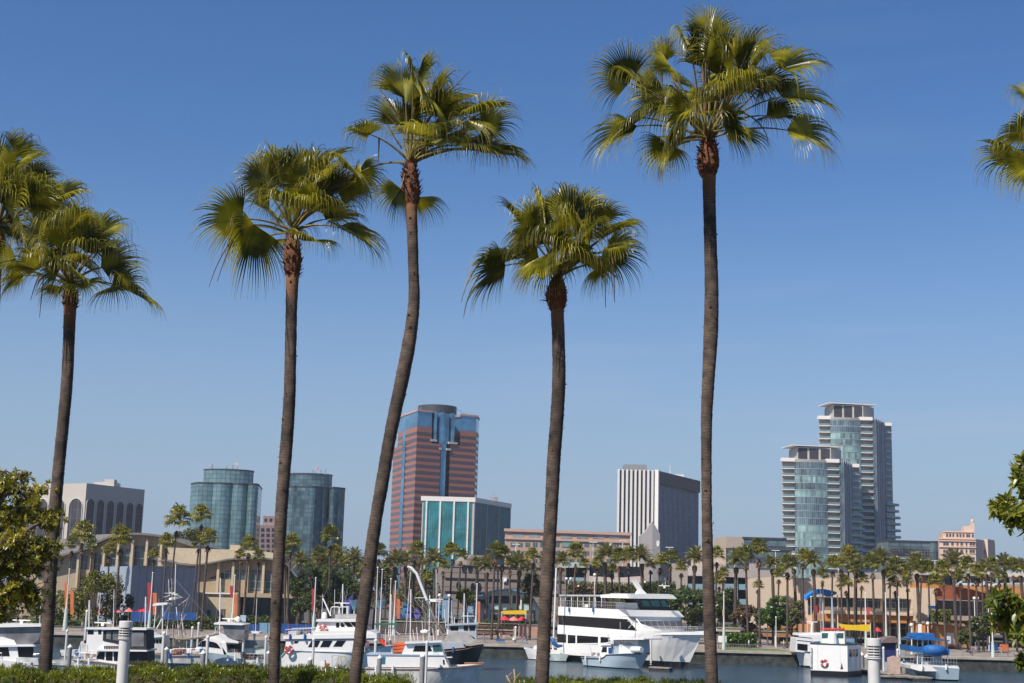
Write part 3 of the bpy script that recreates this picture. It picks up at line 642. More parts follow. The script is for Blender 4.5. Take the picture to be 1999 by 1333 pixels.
# --- pink striped tower with blue glass crown ---
def striped_tower():
    d0 = 675
    t = thing('striped_tower', 'tallest pink and maroon striped tower with a blue glass crown, behind the turquoise glass block', 'building', (*xy(850, 1080, d0), QZ))
    pink = mat('pink_granite', (.35, .145, .105), rough=.55, var=.05)
    band = mat('maroon_glass', (.095, .055, .06), rough=.15, var=.15, spec=.8)
    blue = gridmat('blue_glass', (.14, .30, .44), (.11, .26, .40), (.08, .19, .30), 3, 4, mort=.05, rough=.08, metal=.45)
    blued = gridmat('blue_glass_dark', (.05, .12, .20), (.04, .10, .17), (.03, .07, .12), 3, 4, mort=.05, rough=.1, metal=.3)
    def X(px, dd): return xy(px, 1000, dd)
    back = [X(926, 722), X(800, 730)]
    lowp = [X(763, 712), X(781, 694), X(787, 693), X(808, 676), X(856, 683), X(856.5, 692), X(874, 694), X(874.5, 686), X(925, 693), X(930, 704)] + back
    upp = [X(771, 708), X(783, 694), X(787, 692), X(808, 676), X(837, 680.5), X(838, 692), X(893, 696), X(893.5, 688.5), X(925, 693), X(930, 704)] + back
    z_top = W(813, 800, 676).z; z_crown = W(813, 832, 676).z; z_step = W(840, 864, 680).z
    m = MB(); m.plan(lowp, QZ, z_step); m.build('lower_body', pink, t)
    m = MB(); m.plan(upp, z_step, z_crown); m.build('upper_body', pink, t)
    m = MB(); m.plan(offset(upp, -.1), z_crown, z_top - .6); m.build('glass_crown', blue, t)
    m = MB(); m.plan(offset(upp, .25), z_top - .6, z_top + .3); m.build('parapet', mat('pink_parapet', (.55, .36, .32)), t)
    fl = 3.12; z = QZ + 4
    while z < z_crown - 1.5:
        m = MB(); m.plan(offset(lowp if z + 1.45 < z_step else upp, .07), z, z + 1.45)
        m.build('window_band', band, t); z += fl
    f = Fac(X(808, 676), X(925, 693))
    # central shaft: dark recess sheets and pale blue glass fins
    m = MB(); zq = lambda py: W(860, py, 684).z
    def u(px, py=900): return f.uz(px, py)[0]
    f.box(m, u(861.5), u(871.5), QZ, zq(842), -8, -.6); f.box(m, u(859, 842), u(878, 842), zq(865), z_top - .4, -8, -.9)
    m.build('glass_shaft', blue, t)
    m = MB(); f.box(m, u(848, 840), u(890, 840), zq(862), z_top - .5, -9, -2.5); m.build('recess_glass', blued, t)
    m = MB()
    for px in (848.5, 864.5, 883): f.box(m, u(px, 830), u(px + 5, 830), zq(862), z_top + .1, -9, -.3)
    m.build('glass_fin', blue, t)
    m = MB()
    for x0, x1, y in ((841, 853, 862), (876, 893, 864), (857, 862, 877), (872, 880, 877)):
        f.box(m, u(x0, y), u(x1, y), zq(y) - .3, zq(y) + .7, -6, .15)
    m.build('ledge', M_OFFW, t)
    fl_ = Fac(X(781, 694), X(787, 693)); m = MB(); fl_.box(m, .1, fl_.L - .05, QZ, z_crown, -.2, .35); m.build('corner_glass_strip', blue, t)
    m = MB(); c = xy(854, 800, 700); m.lathe((c[0], c[1], z_top - .5), [(9.6, 0), (9.6, W(854, 789, 690).z - z_top + .5), (9.0, W(854, 789, 690).z - z_top + .5)], 32)
    m.build('roof_drum', M_DKMET, t)
    m = MB()
    for i, px in enumerate((811, 813, 816, 819, 822)): q = W(px, 797, 690); m.tube([(q.x, 690, z_top), (q.x, 690, z_top + 2.6 + (i % 3))], .12, 5)
    q = W(900, 800, 700); m.tube([(q.x - 2, 700, z_top + 4), (q.x + 5, 700, z_top)], .15, 5); m.tube([(q.x + 2, 700, z_top), (q.x + 2, 700, z_top + 3)], .12, 5)
    m.build('roof_mast', M_GREYM, t)
striped_tower()

# --- turquoise glass block ---
def teal_block():
    yc = 500; A = xy(822, 1050, 500); C = xy(924.5, 1050, 500); B = xy(994, 1060, 529); D = (A[0] + B[0] - C[0], A[1] + B[1] - C[1])
    zt = W(926.5, 971, yc).z; t = thing('turquoise_block', 'turquoise glass block with white roof band and white vertical ribs', 'building', (*C, QZ))
    m = MB(); m.plan([A, C, B, D], QZ, zt - 1.6); m.build('wall', M_OFFW, t)
    m = MB(); m.plan(offset([A, C, B, D], .35), zt - 1.6, zt); m.build('roof_band', M_WHITE, t)
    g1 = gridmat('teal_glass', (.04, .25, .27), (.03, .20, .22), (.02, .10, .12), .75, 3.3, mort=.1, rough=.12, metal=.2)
    f = Fac(A, C)
    xs = [824.5, 831.5, 858.5, 885.5, 913, 921.5]
    for i in range(5):
        a, b = f.uz(xs[i] + .7, 1020)[0], f.uz(xs[i + 1] - .7, 1020)[0]
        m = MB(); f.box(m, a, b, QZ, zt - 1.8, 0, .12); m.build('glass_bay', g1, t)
    for x in xs[1:-1]:
        a = f.uz(x, 1020)[0]; m = MB(); f.box(m, a - .28, a + .28, QZ, zt - 1.7, 0, .5); m.build('rib', M_WHITE, t)
    g2 = gridmat('teal_glass_shaded', (.03, .16, .19), (.02, .10, .13), (.08, .13, .15), .95, 3.3, mort=.10, rough=.35, spec=.25)  # darker copy of the teal glass, shade painted onto the right face
    f = Fac(C, B); n = 3
    for i in range(n):
        a, b = f.L * (i / n) + .3, f.L * ((i + 1) / n) - .3
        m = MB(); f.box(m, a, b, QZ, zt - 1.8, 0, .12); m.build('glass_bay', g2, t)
    for i in range(n + 1):
        a = f.L * i / n; m = MB(); f.box(m, a - .35, a + .35, QZ, zt - 1.7, 0, .2); m.build('rib', M_GREYM, t)  # grey ribs instead of white: this side's shade is in the colour
    m = MB(); q = W(964, 975, 515); m.box(q.x - 1.5, q.x + 1.5, 515, 518, zt - .2, zt + 1.4); m.tube([(q.x, 516, zt), (q.x, 516, zt + 3)], .1, 5); m.build('roof_plant', M_GREYM, t)
teal_block()

# --- pink low block with square windows ---
def salmon_block():
    d = 430; A = xy(985, 1080, d); B = xy(1230, 1085, d + 6); f = Fac(A, B)
    zt = W(1100, 1035.5, d).z
    t = thing('salmon_block', 'long salmon pink office block with grey glass top floor, between turquoise and striped blocks', 'building', (*A, QZ))
    m = MB(); m.plan([A, B, (B[0], d + 40), (A[0], d + 40)], QZ, zt); m.build('wall', mat('salmon', (.50, .34, .26), rough=.8, var=.06), t)
    m = MB(); f.box(m, -.3, f.L + .3, zt - .7, zt + .15, -.2, .5); f.box(m, -.1, f.L, f.uz(1100, 1054)[1] - .3, f.uz(1100, 1054)[1] + .3, 0, .35); m.build('cornice', mat('salmon_trim', (.58, .38, .29), var=.05), t)
    pg = gridmat('pale_pane', (.28, .30, .31), (.20, .23, .25), (.35, .25, .2), 1.5, 1.5, mort=.08, rough=.25)
    dg = gridmat('dusk_pane', (.05, .12, .15), (.10, .16, .18), (.35, .25, .2), .9, 2.4, mort=.06, rough=.15)
    x = 1000
    while x < 1205:
        m = MB(); f.pbox(m, x, 1041, x + 22, 1051.5, -.1, .07); m.build('wide_window', pg, t); x += 31.5
    for r, (y0, y1) in enumerate(((1059, 1067.5), (1075.5, 1083.5), (1091, 1099))):
        x = 996.5
        while x < 1204:
            if not (1092 < x < 1120 and r == 0):
                m = MB(); f.pbox(m, x, y0, x + 9.2, y1, -.1, .07); m.build('window', dg, t)
            x += 14.4
    m = MB(); f.pbox(m, 1096.5, 1054, 1120, 1068, -.1, .12); m.build('green_bay', gridmat('mint_pane', (.28, .42, .36), (.18, .34, .3), (.12, .25, .22), 2, 1.2, rough=.2), t)
salmon_block()

# --- black and white ribbed tower ---
def ribbed_tower():
    yc = 560; A = xy(1205.5, 1000, 560); C = xy(1281.5, 1000, 560); B = xy(1363, 1000, 604); D = (A[0] + B[0] - C[0], A[1] + B[1] - C[1])
    zt = W(1284, 918, yc).z; t = thing('ribbed_tower', 'black and white tower with bold white vertical fins', 'building', (*C, QZ))
    g = gridmat('black_pane', (.02, .02, .03), (.05, .055, .075), (.025, .025, .035), 1.6, 3.6, mort=.5, rough=.12)
    m = MB(); m.plan([A, C, B, D], QZ, zt - .3); m.build('dark_wall', g, t)
    f = Fac(A, C)
    for i in range(10):
        a = f.L * i / 9.0 * .985 + .2; m = MB(); f.box(m, a - .42, a + .42, QZ, zt, 0, .5); m.build('fin', M_WHITE, t)
    f = Fac(C, B); zb = zt - 5.2
    m = MB(); f.box(m, .8, f.L, zb, zt - .2, .02, .9); m.build('top_band', mat('navy_band', (.035, .035, .05), rough=.4), t)
    n = 34
    lf = mat('side_fin', (.55, .56, .60), rough=.5)
    for i in range(n):
        a = .9 + (f.L - 1.2) * i / (n - 1); m = MB(); f.box(m, a - .17, a + .17, QZ, zb, 0, .22); m.build('slim_fin', lf, t)
    m = MB(); f.box(m, -.6, .6, QZ, zt + .2, -.6, .9); m.build('corner_pier', M_WHITE, t)
    m = MB(); f2 = Fac(A, C); p0 = f2.uz(1221, 912)[0]; p1 = f2.uz(1265, 912)[0]
    f2.box(m, p0, p1, zt - .4, W(1240, 907, 565).z, -14, -4); m.build('penthouse', M_GREYM, t)
    m = MB(); q = W(1305, 918, 585); m.box(q.x - 6, q.x + 4, 586, 592, zt - .5, zt + .9); m.box(q.x + 1, q.x + 7, 590, 596, zt, zt + 1.2); m.tube([(q.x + 1, 588, zt), (q.x + 1, 588, zt + 5)], .1, 5)
    m.build('roof_plant', M_WHITE, t)
ribbed_tower()

# --- white twin condominium towers ---
M_BALC = mat('balcony_slab', (.80, .76, .70), rough=.6, var=.03)
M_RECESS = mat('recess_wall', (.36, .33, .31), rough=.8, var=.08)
M_RAILG = mat('rail_glass', (.20, .30, .34), rough=.1, var=.1, metal=.2)
G3 = gridmat('aqua_glass', (.34, .50, .46), (.06, .11, .13), (.20, .28, .28), 1.15, 3.1, mort=.09, rough=.1, bias=-.25, metal=.25)
G3b = gridmat('slate_glass', (.07, .10, .13), (.18, .28, .30), (.22, .26, .28), .9, 3.1, mort=.1, rough=.12, metal=.25)
M_SIDE = gridmat('grey_panel', (.20, .19, .22), (.15, .15, .18), (.33, .32, .34), 1.6, 3.1, mort=.2, rough=.5)
def condo(label, d, S, nfl, py_par, roof, low_ext, seed):
    """S: px of left edge, glass0, mullion, glass1, balcony1 end, corner, side end, back balcony end"""
    rn = random.Random(seed)
    t = thing('condominium_tower', label, 'building', (*xy(S[0], 1080, d), QZ), group='pair of white and aqua condominium towers')
    def X(px, dd): return xy(px, py_par + 60, dd)
    zt = W(S[1], py_par, d).z; fl = 3.12
    a, b, mu, c, e, k, s1, s2 = S
    rec = 2.0
    plan = [X(a, d + rec + 1), X(b, d + rec), X(b, d - .1)]
    gl = lobes([X(b, d - .1), X(c, d + .4)], [1.6], 10)
    plan = [X(a, d + rec + 1), X(b, d + rec)] + gl + [X(c, d + rec + .4), X(e, d + rec + 1), X(e, d + .8), X(k, d + 1.2)] + [X(s1, d + 17), X(s1, d + 20), X(s2 - 3, d + 22), X(s2 - 3, d + 40), X(a + 6, d + 40)]
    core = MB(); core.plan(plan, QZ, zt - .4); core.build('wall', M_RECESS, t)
    for i in range(nfl):
        z1 = zt - 1.5 - i * fl; z0 = z1 - fl
        gm = rn.choice([G3, G3, G3b]) if i else G3b
        m = MB(); m.plan(offset(gl + [X(c - 2, d + 8), X(b + 2, d + 8)], .12), z0 + .28, z1, top=False); m.build('glass_floor', gm, t)
        m = MB(); m.plan(offset(gl + [X(c - 2, d + 8), X(b + 2, d + 8)], .2), z0 + .02, z0 + .28); m.build('floor_edge', mat_edge, t)
    for (x0, x1, dd0, dd1) in ((a, b, .6, 0), (c, e, .4, .8), (s1 + 1, s2 - 3, 20, 22)):
        for i in range(nfl):
            z0 = zt - 1.5 - (i + 1) * fl
            p, q = X(x0 + .5, d + dd0 - .2), X(x1 - .3, d + dd1 - .2); ff = Fac(p, q)
            m = MB(); ff.box(m, 0, ff.L, z0, z0 + .28, -3, .35); sl = m.build('balcony', M_BALC, t)
            m = MB(); ff.box(m, .1, ff.L - .1, z0 + .28, z0 + 1.25, .2, .26); m.build('rail', M_RAILG, sl)
    # glass corner strip and grey finned side wall
    f = Fac(X(e, d + .8), X(k, d + 1.2)); m = MB(); f.box(m, .1, f.L - .1, QZ, zt - 1, 0, .15); m.build('corner_glass', G3b, t)
    f = Fac(X(k, d + 1.2), X(s1, d + 17)); m = MB(); f.box(m, 0, f.L, QZ, zt - .2, 0, .2); m.build('side_wall', M_SIDE, t)
    m = MB()
    for u in (.15, .42, .62, .95): f.box(m, f.L * u - .25, f.L * u + .25, QZ, zt + .3, .2, .6)
    m.build('side_pier', mat_edge, t)
    for (x0, x1, dd) in ((a, b, .4), (c, e, .4), (s1, s2 - 3, 20)):
        m = MB(); ff = Fac(X(x0, d + dd), X(x1, d + dd)); ff.box(m, -.2, ff.L, zt - 1.3, zt + .3, -3, .45); m.build('parapet', M_BALC, t)
    # crown: dark louvre room under a thin oversailing roof
    rx0, rx1, cx0, cx1, ytop, ybot = roof
    zr = W((cx0 + cx1) / 2, ytop, d + 2).z
    f = Fac(xy(rx0, ybot, d + 3), xy(rx1, ybot, d + 4))
    m = MB(); f.box(m, 0, f.L, zt - 1.5, zr - .8, -14, 0); cr = m.build('crown_room', M_OFFW, t)
    n = 3
    for i in range(n):
        m = MB(); f.box(m, f.L * (i / n) + .5, f.L * ((i + 1) / n) - .5, zt + .3, zr - 1.3, 0, .1); m.build('louvre', M_DKMET, cr)
    f2 = Fac(xy(cx0, ytop, d + 1.5), xy(cx1, ytop, d + 5))
    m = MB(); f2.box(m, 0, f2.L, zr - .45, zr - .15, -14, .4); m.build('canopy_roof', M_BALC, t)
    ff = Fac(xy(rx1, ybot, d + 4), xy(cx1 - 3, ybot, d + 14))
    m = MB(); ff.box(m, 0, ff.L, zt - 1.2, zr - .6, -3, .02); m.build('crown_side', M_OFFW, t)
    if low_ext:
        x0, x1, ylo, dz = low_ext
        zl = W(x0, ylo, d + 15).z; i = 0
        p, q = X(x0, d + 14), X(x1, d + 20); ff = Fac(p, q)
        m = MB(); ff.box(m, 0, ff.L, QZ, zl, -12, -2.2); m.build('lower_wing', M_RECESS, t)
        m = MB(); ff.box(m, 0, ff.L - 1, QZ, zl - .5, -2.2, -2.05); m.build('wing_glazing', G3b, t)
        while zl - i * fl > QZ + 3:
            z0 = zl - i * fl; m = MB(); ff.box(m, -.2, ff.L + (1.2 if i > 1 else 0), z0 - .3, z0, -4, .3)
            sl = m.build('balcony', M_GREYM if dz else M_RECESS, t)
            m = MB(); ff.box(m, 0, ff.L + (1.0 if i > 1 else 0), z0, z0 + .9, .15, .2); m.build('rail', M_RAILG, sl); i += 1
mat_edge = mat('pale_edge', (.34, .36, .38), rough=.5, var=.05)
condo('shorter front tower of the white and aqua pair, left of the taller one', 630, (1527, 1552, 1583, 1615, 1639, 1647, 1663, 1681), 19, 895, (1556, 1622, 1546, 1645, 869, 891), (1660, 1684, 992, 0), 5)
condo('taller rear tower of the white and aqua pair, its roof the higher of the two', 675, (1599, 1622, 1650, 1680, 1704, 1710, 1727, 1744), 27, 813, (1626, 1685, 1617, 1709, 786.5, 809), (1729, 1752, 985, 1), 6)

# --- pink hotel ---
def hotel():
    d = 520; C0 = xy(1834, 1080, d + 2); C = xy(1905, 1080, d); B = xy(1943, 1080, d + 22); D = (C0[0] + 8, d + 30)
    t = thing('pink_hotel', 'pale pink hotel with stepped roof turret and rows of dark windows, at the right', 'building', (*C, QZ))
    ps = mat('hotel_stucco', (.60, .45, .36), rough=.85, var=.04); tr = mat('hotel_trim', (.66, .45, .34), rough=.8, var=.04)
    f = Fac(C0, C); z1 = W(1905, 1052, d).z
    m = MB(); m.plan([C0, C, B, D], QZ, z1); m.build('wall', ps, t)
    z2 = W(1880, 1038, d + 3).z; a, b = f.uz(1842, 1045)[0], f.uz(1903, 1045)[0]
    m = MB(); f.box(m, a, b, z1, z2, -14, -1.5); m.build('upper_storey', ps, t)
    z3 = W(1896, 1027, d + 4).z; m = MB(); f.box(m, f.uz(1884, 1030)[0], f.uz(1905, 1030)[0], z2, z3, -9, -3); f.box(m, f.uz(1899, 1024)[0], f.uz(1905, 1024)[0], z3, z3 + 1.4, -7, -3.5); tu = m.build('turret', ps, t)
    m = MB(); q = f.pt(f.uz(1903, 1024)[0], z3 + 1.4, -5); m.ball(q + V((0, 0, .5)), .7, 8, 5); m.build('finial', tr, tu)
    m = MB()
    for y in (1052, 1056, 1068): z = f.uz(1870, y)[1]; f.box(m, -.2, f.L + .2, z - .15, z + .2, 0, .4)
    f.box(m, a, b, z2 - .3, z2 + .1, -1.5, -1.2); m.build('cornice', tr, t)
    gl = gridmat('hotel_pane', (.05, .045, .06), (.14, .12, .13), (.4, .3, .25), 1.0, 1.2, mort=.08, rough=.2)
    cols = [(1841, 1852), (1856.5, 1862), (1867, 1871), (1875, 1881), (1885, 1888.5), (1893, 1899)]
    cols = [(1841, 1852), (1856, 1862), (1867, 1871), (1875.5, 1881), (1885, 1889)]
    for r in range(5):
        y = 1058 + r * 14.4 + (0 if r else 0)
        for x0, x1 in [(1841, 1852), (1856.5, 1862), (1867, 1871), (1874.5, 1880.5), (1885, 1888.5), (1892.5, 1903)]:
            m = MB(); f.pbox(m, x0 - r * .1, y, x1 - r * .1, y + 7.2, -.3, .03); wn = m.build('window', gl, t)
            m = MB(); f.pbox(m, x0 - .5, y + 7.2, x1 + .5, y + 8.1, 0, .25); m.build('sill', tr, wn)
    for x0 in (1848, 1854, 1860, 1868, 1874, 1880, 1887, 1891, 1898):
        m = MB(); u0 = f.uz(x0, 1046)[0]; f.box(m, u0, u0 + .7, z1 + .6, z1 + 1.9, -1.5, -1.4); m.build('window', gl, t)
    g = Fac(C, B)
    for r in range(6):
        for c in range(3):
            m = MB(); g.box(m, 3 + c * 7.5, 4.3 + c * 7.5, z1 - 5 - r * 2.9, z1 - 3.4 - r * 2.9, -.2, .03); m.build('side_window', gl, t)
    m = MB(); g.box(m, g.L * .45, g.L * .8, QZ, z1 + .5, 0, 1.2); m.build('side_bay', ps, t)
hotel()

# --- grey glass office blocks flanking the condominiums ---
def grey_glass(label, boxes, d, name='glass_office'):
    t = thing(name, label, 'building', (*xy(boxes[0][0], 1080, d), QZ))
    gg = gridmat('slate_pane', (.12, .17, .19), (.16, .21, .23), (.05, .06, .07), 4.5, 2.2, mort=.15, rough=.12, metal=.3)
    dk = gridmat('dark_pane', (.02, .02, .025), (.05, .05, .06), (.10, .10, .11), 1.3, 1.1, mort=.12, rough=.2)
    tn = mat('tan_panel', (.44, .35, .28), rough=.8, var=.04)
    for i, (x0, y0, x1, k, dd) in enumerate(boxes):
        f = Fac(xy(x0, y0 + 10, d + dd), xy(x1, y0 + 10, d + dd + 1)); z = f.uz((x0 + x1) / 2, y0)[1]
        m = MB(); f.box(m, 0, f.L, QZ, z, -16, 0); m.build({'g': 'glass_wall', 't': 'tan_wall', 'd': 'dark_strip'}[k], {'g': gg, 't': tn, 'd': dk}[k], t)
        if k == 'g':
            m = MB(); f.box(m, .3, f.L - .3, z - 6.2, z - 3.2, 0, .1); m.build('window_strip', dk, t)
            m = MB(); f.box(m, -.1, f.L + .1, z - .5, z + .2, -16.1, .3); m.build('parapet', M_DKMET, t)
grey_glass('low grey glass office left of the white condominium towers, with a tan end wall', [(1418, 1048, 1452, 't', 6), (1450, 1050, 1535, 'g', 7), (1421, 1072, 1545, 'g', 0), (1417, 1071, 1421, 't', -.5)], 540)
grey_glass('low grey glass office between the condominium towers and the pink hotel', [(1735, 1056, 1826, 'g', 6), (1740, 1080, 1797, 'g', 0), (1826, 1057, 1833, 'g', 4)], 570)
# ---------------- waterfront buildings ----------------
M_CREAM = mat('cream_stucco', (.50, .41, .28), rough=.85, var=.06)
M_CREAMD = mat('tan_stucco', (.37, .29, .20), rough=.85, var=.06)
M_ROOFG = mat('grey_roof_edge', (.16, .15, .14), rough=.6)
M_BLUEG = mat('blue_grey_panel', (.28, .33, .40), rough=.6, var=.05)
GW = gridmat('hall_pane', (.02, .035, .045), (.05, .10, .12), (.30, .30, .28), 1.1, 1.6, mort=.06, rough=.12)
M_TEALG = mat('teal_dark_glass', (.01, .05, .05), rough=.15, var=.3)
M_BLUEP = mat('blue_hoarding', (.01, .07, .26), rough=.5, var=.15)
M_BLUEL = mat('light_blue_hoarding', (.16, .30, .42), rough=.5, var=.1)

def curve(pts, n=6):
    out = []
    for i in range(len(pts) - 1):
        p0 = V(pts[max(i - 1, 0)]); p1 = V(pts[i]); p2 = V(pts[i + 1]); p3 = V(pts[min(i + 2, len(pts) - 1)])
        for j in range(n):
            t = j / n; out.append(tuple(.5 * (2 * p1 + (p2 - p0) * t + (2 * p0 - 5 * p1 + 4 * p2 - p3) * t * t + (3 * p1 - p0 - 3 * p2 + p3) * t ** 3)))
    out.append(tuple(pts[-1])); return out

def wave_hall():
    d = 305; f = Fac(xy(0, 1150, d), xy(600, 1150, d))
    t = thing('wave_hall', 'large cream hall with a wavy grey roof line and tall windows, left side', 'building', (*xy(300, 1200, d), QZ))
    # left, rear sweep
    rc = curve([(60, 1098), (120, 1086), (170, 1073), (200, 1057), (235, 1045), (270, 1043), (320, 1048), (380, 1066)])
    g = Fac(xy(0, 1150, d + 12), xy(600, 1150, d + 12))
    m = MB(); g.ppoly(m, rc + [(380, 1215), (20, 1215), (20, 1100)], -30, 0); m.build('rear_wall', M_CREAMD, t)
    m = MB()
    for i in range(len(rc) - 1):
        a, b = rc[i], rc[i + 1]; g.ppoly(m, [(a[0], a[1] - 2.5), (b[0], b[1] - 2.5), (b[0], b[1] + 1.5), (a[0], a[1] + 1.5)], -30, 2.2)
    m.build('rear_roof', M_ROOFG, t)
    upper = curve([(60, 1062), (150, 1046), (200, 1042), (270, 1040)])
    m = MB(); g.ppoly(m, upper + [(270, 1046), (235, 1046), (200, 1060), (170, 1076), (60, 1098)], -28, -2); m.build('upper_roof', mat('zinc_roof', (.28, .26, .24), rough=.5), t)
    for i, (x0, x1, y0, y1) in enumerate(((140, 150, 1084, 1112), (155, 171, 1083, 1112), (181, 197, 1079, 1116), (206, 225, 1074, 1118), (233, 252, 1070, 1113), (262, 281, 1065, 1104), (289, 308, 1067, 1105))):
        m = MB(); g.pbox(m, x0, y0, x1, y1, -.2, .05); m.build('tall_window', GW, t)
    for x, y in ((152, 1081), (178, 1075), (202, 1066), (229, 1058), (257, 1053), (285, 1052), (313, 1054)):
        m = MB(); g.pbox(m, x - 1.6, y, x + 2.6, 1190, 0, 1.4); m.build('column', M_CREAM, t)
    # right, front sweep
    fc = curve([(314, 1096), (330, 1094), (350, 1100), (380, 1103), (415, 1099), (450, 1092), (480, 1091), (520, 1090), (560, 1098)])
    m = MB(); f.ppoly(m, fc + [(560, 1216), (318, 1216)], -26, 0); m.build('front_wall', M_CREAMD, t)
    m = MB()
    for i in range(len(fc) - 1):
        a, b = fc[i], fc[i + 1]; f.ppoly(m, [(a[0], a[1] - 1.5), (b[0], b[1] - 1.5), (b[0], b[1] + 1.5), (a[0], a[1] + 1.5)], -26, 2)
    f.ppoly(m, [(556, 1094), (560, 1096), (592, 1136), (588, 1138)], -26, 2)
    m.build('front_roof', M_ROOFG, t)
    top = curve([(325, 1068), (346, 1069), (400, 1071), (464, 1073), (520, 1077), (545, 1082)])
    m = MB(); f.ppoly(m, top + [(545, 1093), (520, 1089), (480, 1089.5), (450, 1090.5), (415, 1097.5), (380, 1101.5), (350, 1098.5), (325, 1092)], -24, -1.0); m.build('upper_wall', M_CREAM, t)
    m = MB(); f.pbox(m, 446, 1063, 466, 1072.5, -8, -2); m.build('roof_box', M_CREAM, t)
    for pts in ([(405, 1130), (424, 1122), (424, 1129.5), (405, 1130)], [(431, 1118), (452, 1113), (452, 1130), (431, 1130)], [(460, 1112), (481, 1112), (481, 1131), (460, 1131)], [(488, 1112), (511, 1112), (511, 1153), (488, 1153)], [(518, 1114), (540, 1116), (540, 1156), (518, 1156)]):
        m = MB(); f.ppoly(m, pts[:4] if pts[0] != pts[3] else pts[:3], -.2, .06); m.build('window', GW, t)
    for x in (427, 456, 484, 515, 547):
        m = MB(); f.pbox(m, x - 2.4, 1097, x + 2.4, 1158, 0, 1.2); m.build('column', M_CREAM, t)
    m = MB(); f.pbox(m, 545, 1118, 586, 1160, -20, -.3); m.build('shaded_end', M_TEALG, t)  # dark teal box, shade at this end put into the colour
    # ground floor
    m = MB(); f.pbox(m, 432, 1158, 590, 1166, -5, 3.5); m.build('canopy', M_CREAMD, t)
    m = MB(); f.pbox(m, 468, 1166, 590, 1216, 0, .3); m.build('dark_entrance', M_TEALG, t)
    m = MB(); f.pbox(m, 330, 1157, 470, 1222, -6, 6); lw = m.build('low_wing', M_CREAM, t)
    m = MB(); f.pbox(m, 413, 1190, 422, 1216, 6, 6.08); m.build('door', mat('teal_door', (.02, .12, .17), rough=.4), lw)
    m = MB(); f.pbox(m, 438, 1188, 450, 1216, 6, 6.08); m.build('door', mat('brown_door', (.12, .09, .05), rough=.5), lw)
    m = MB()
    for x in (366, 415, 470): f.pbox(m, x, 1157, x + .8, 1220, 6, 6.12)
    f.pbox(m, 330, 1156, 470, 1158.4, 6, 6.4); m.build('coping', M_WHITE, lw)
wave_hall()
def container():
    C = xy(254, 1160, 275); A = xy(192, 1160, 300); B = xy(384, 1170, 290); D = (A[0] + B[0] - C[0], A[1] + B[1] - C[1])
    zt = W(256, 1105, 275).z
    m = MB(); m.plan([A, C, B, D], QZ, zt)
    t = thing('panel_hall', 'plain windowless blue-grey panelled box building in front of the wavy hall', 'building', (*C, QZ))
    m.build('panel_wall', M_BLUEG, t)
    m = MB(); f = Fac(C, B)
    for i in range(1, 9): f.box(m, f.L * i / 9 - .04, f.L * i / 9 + .04, QZ, zt - .02, 0, .05)
    f.box(m, -.05, f.L + .05, zt - .02, zt + .2, -.3, .1); m.build('panel_joint', M_GREYM, t)
container()
# blue hoardings
for i, (x0, x1, y0, y1, mm, lab) in enumerate(((256, 292, 1194, 1210, M_BLUEP, 'short blue fence panel below the pink umbrellas'), (318, 384, 1195, 1206, M_BLUEP, 'long dark blue hoarding beside the cream low wing'),
        (484, 505, 1218, 1231, M_BLUEP, 'dark blue hoarding panel left of the pale blue ones'), (505, 538, 1216, 1232, M_BLUEL, 'pale grey-blue hoarding panel left of the big trunk'), (548, 612, 1218, 1232, M_BLUEP, 'blue hoarding just left of the large dive boat wheelhouse'))):
    f = Fac(xy(x0, y1, 252), xy(x1, y1, 252)); m = MB(); f.pbox(m, x0, y0, x1, y1 + 4, -.1, 0)
    t = thing('hoarding', lab, 'hoarding', (*xy((x0 + x1) / 2, y1, 252), QZ), group='blue hoardings along the promenade'); m.build('panel', mm, t)
    m = MB()
    for x in (x0, (x0 + x1) / 2, x1): f.pbox(m, x - .3, y0 - .5, x + .3, y1 + 5, 0, .12)
    m.build('post', M_GREYM, t)

def block_garage():
    d = 330; f = Fac(xy(868, 1150, d), xy(1100, 1150, d + 4)); t = thing('block_wall_garage', 'brown striped blockwork building behind the date palms, right of the teal strip', 'building', (*xy(980, 1200, d), QZ))
    bl = gridmat('split_block', (.27, .22, .18), (.24, .195, .165), (.13, .105, .09), 60, 1.6, mort=.11, rough=.9, fr_rough=.9)
    m = MB(); f.ppoly(m, [(866, 1106), (910, 1106), (912, 1092), (920, 1083), (948, 1084), (958, 1098), (985, 1106), (1105, 1108), (1105, 1200), (866, 1200)], -25, 0); m.build('wall', bl, t)
    m = MB()
    for y in (1106, 1131, 1157): f.pbox(m, 868, y - .8, 1100, y + .8, 0, .3)
    for x in (907, 931, 970, 1010, 1060): f.pbox(m, x - .5, 1090 if x == 931 else 1108, x + .5, 1190, 0, .25)
    m.build('joint', mat('dark_joint', (.07, .055, .05)), t)
    for x, y in ((895, 1143), (923, 1146), (935, 1146), (1051, 1143), (1082, 1145), (906, 1110), (918, 1110), (1114 - 30, 1121)):
        m = MB(); u, z = f.uz(x, y); m.prism([f.pt(u + .55 * math.cos(a * math.pi / 6), z + 1.0 * math.sin(a * math.pi / 6), .1) for a in range(12)], f.n * -.3); m.build('oval_opening', M_DARKG, t)
    m = MB(); f.pbox(m, 981, 1127, 989, 1136, 0, .4); m.build('white_lantern_box', M_WHITE, t)
block_garage()

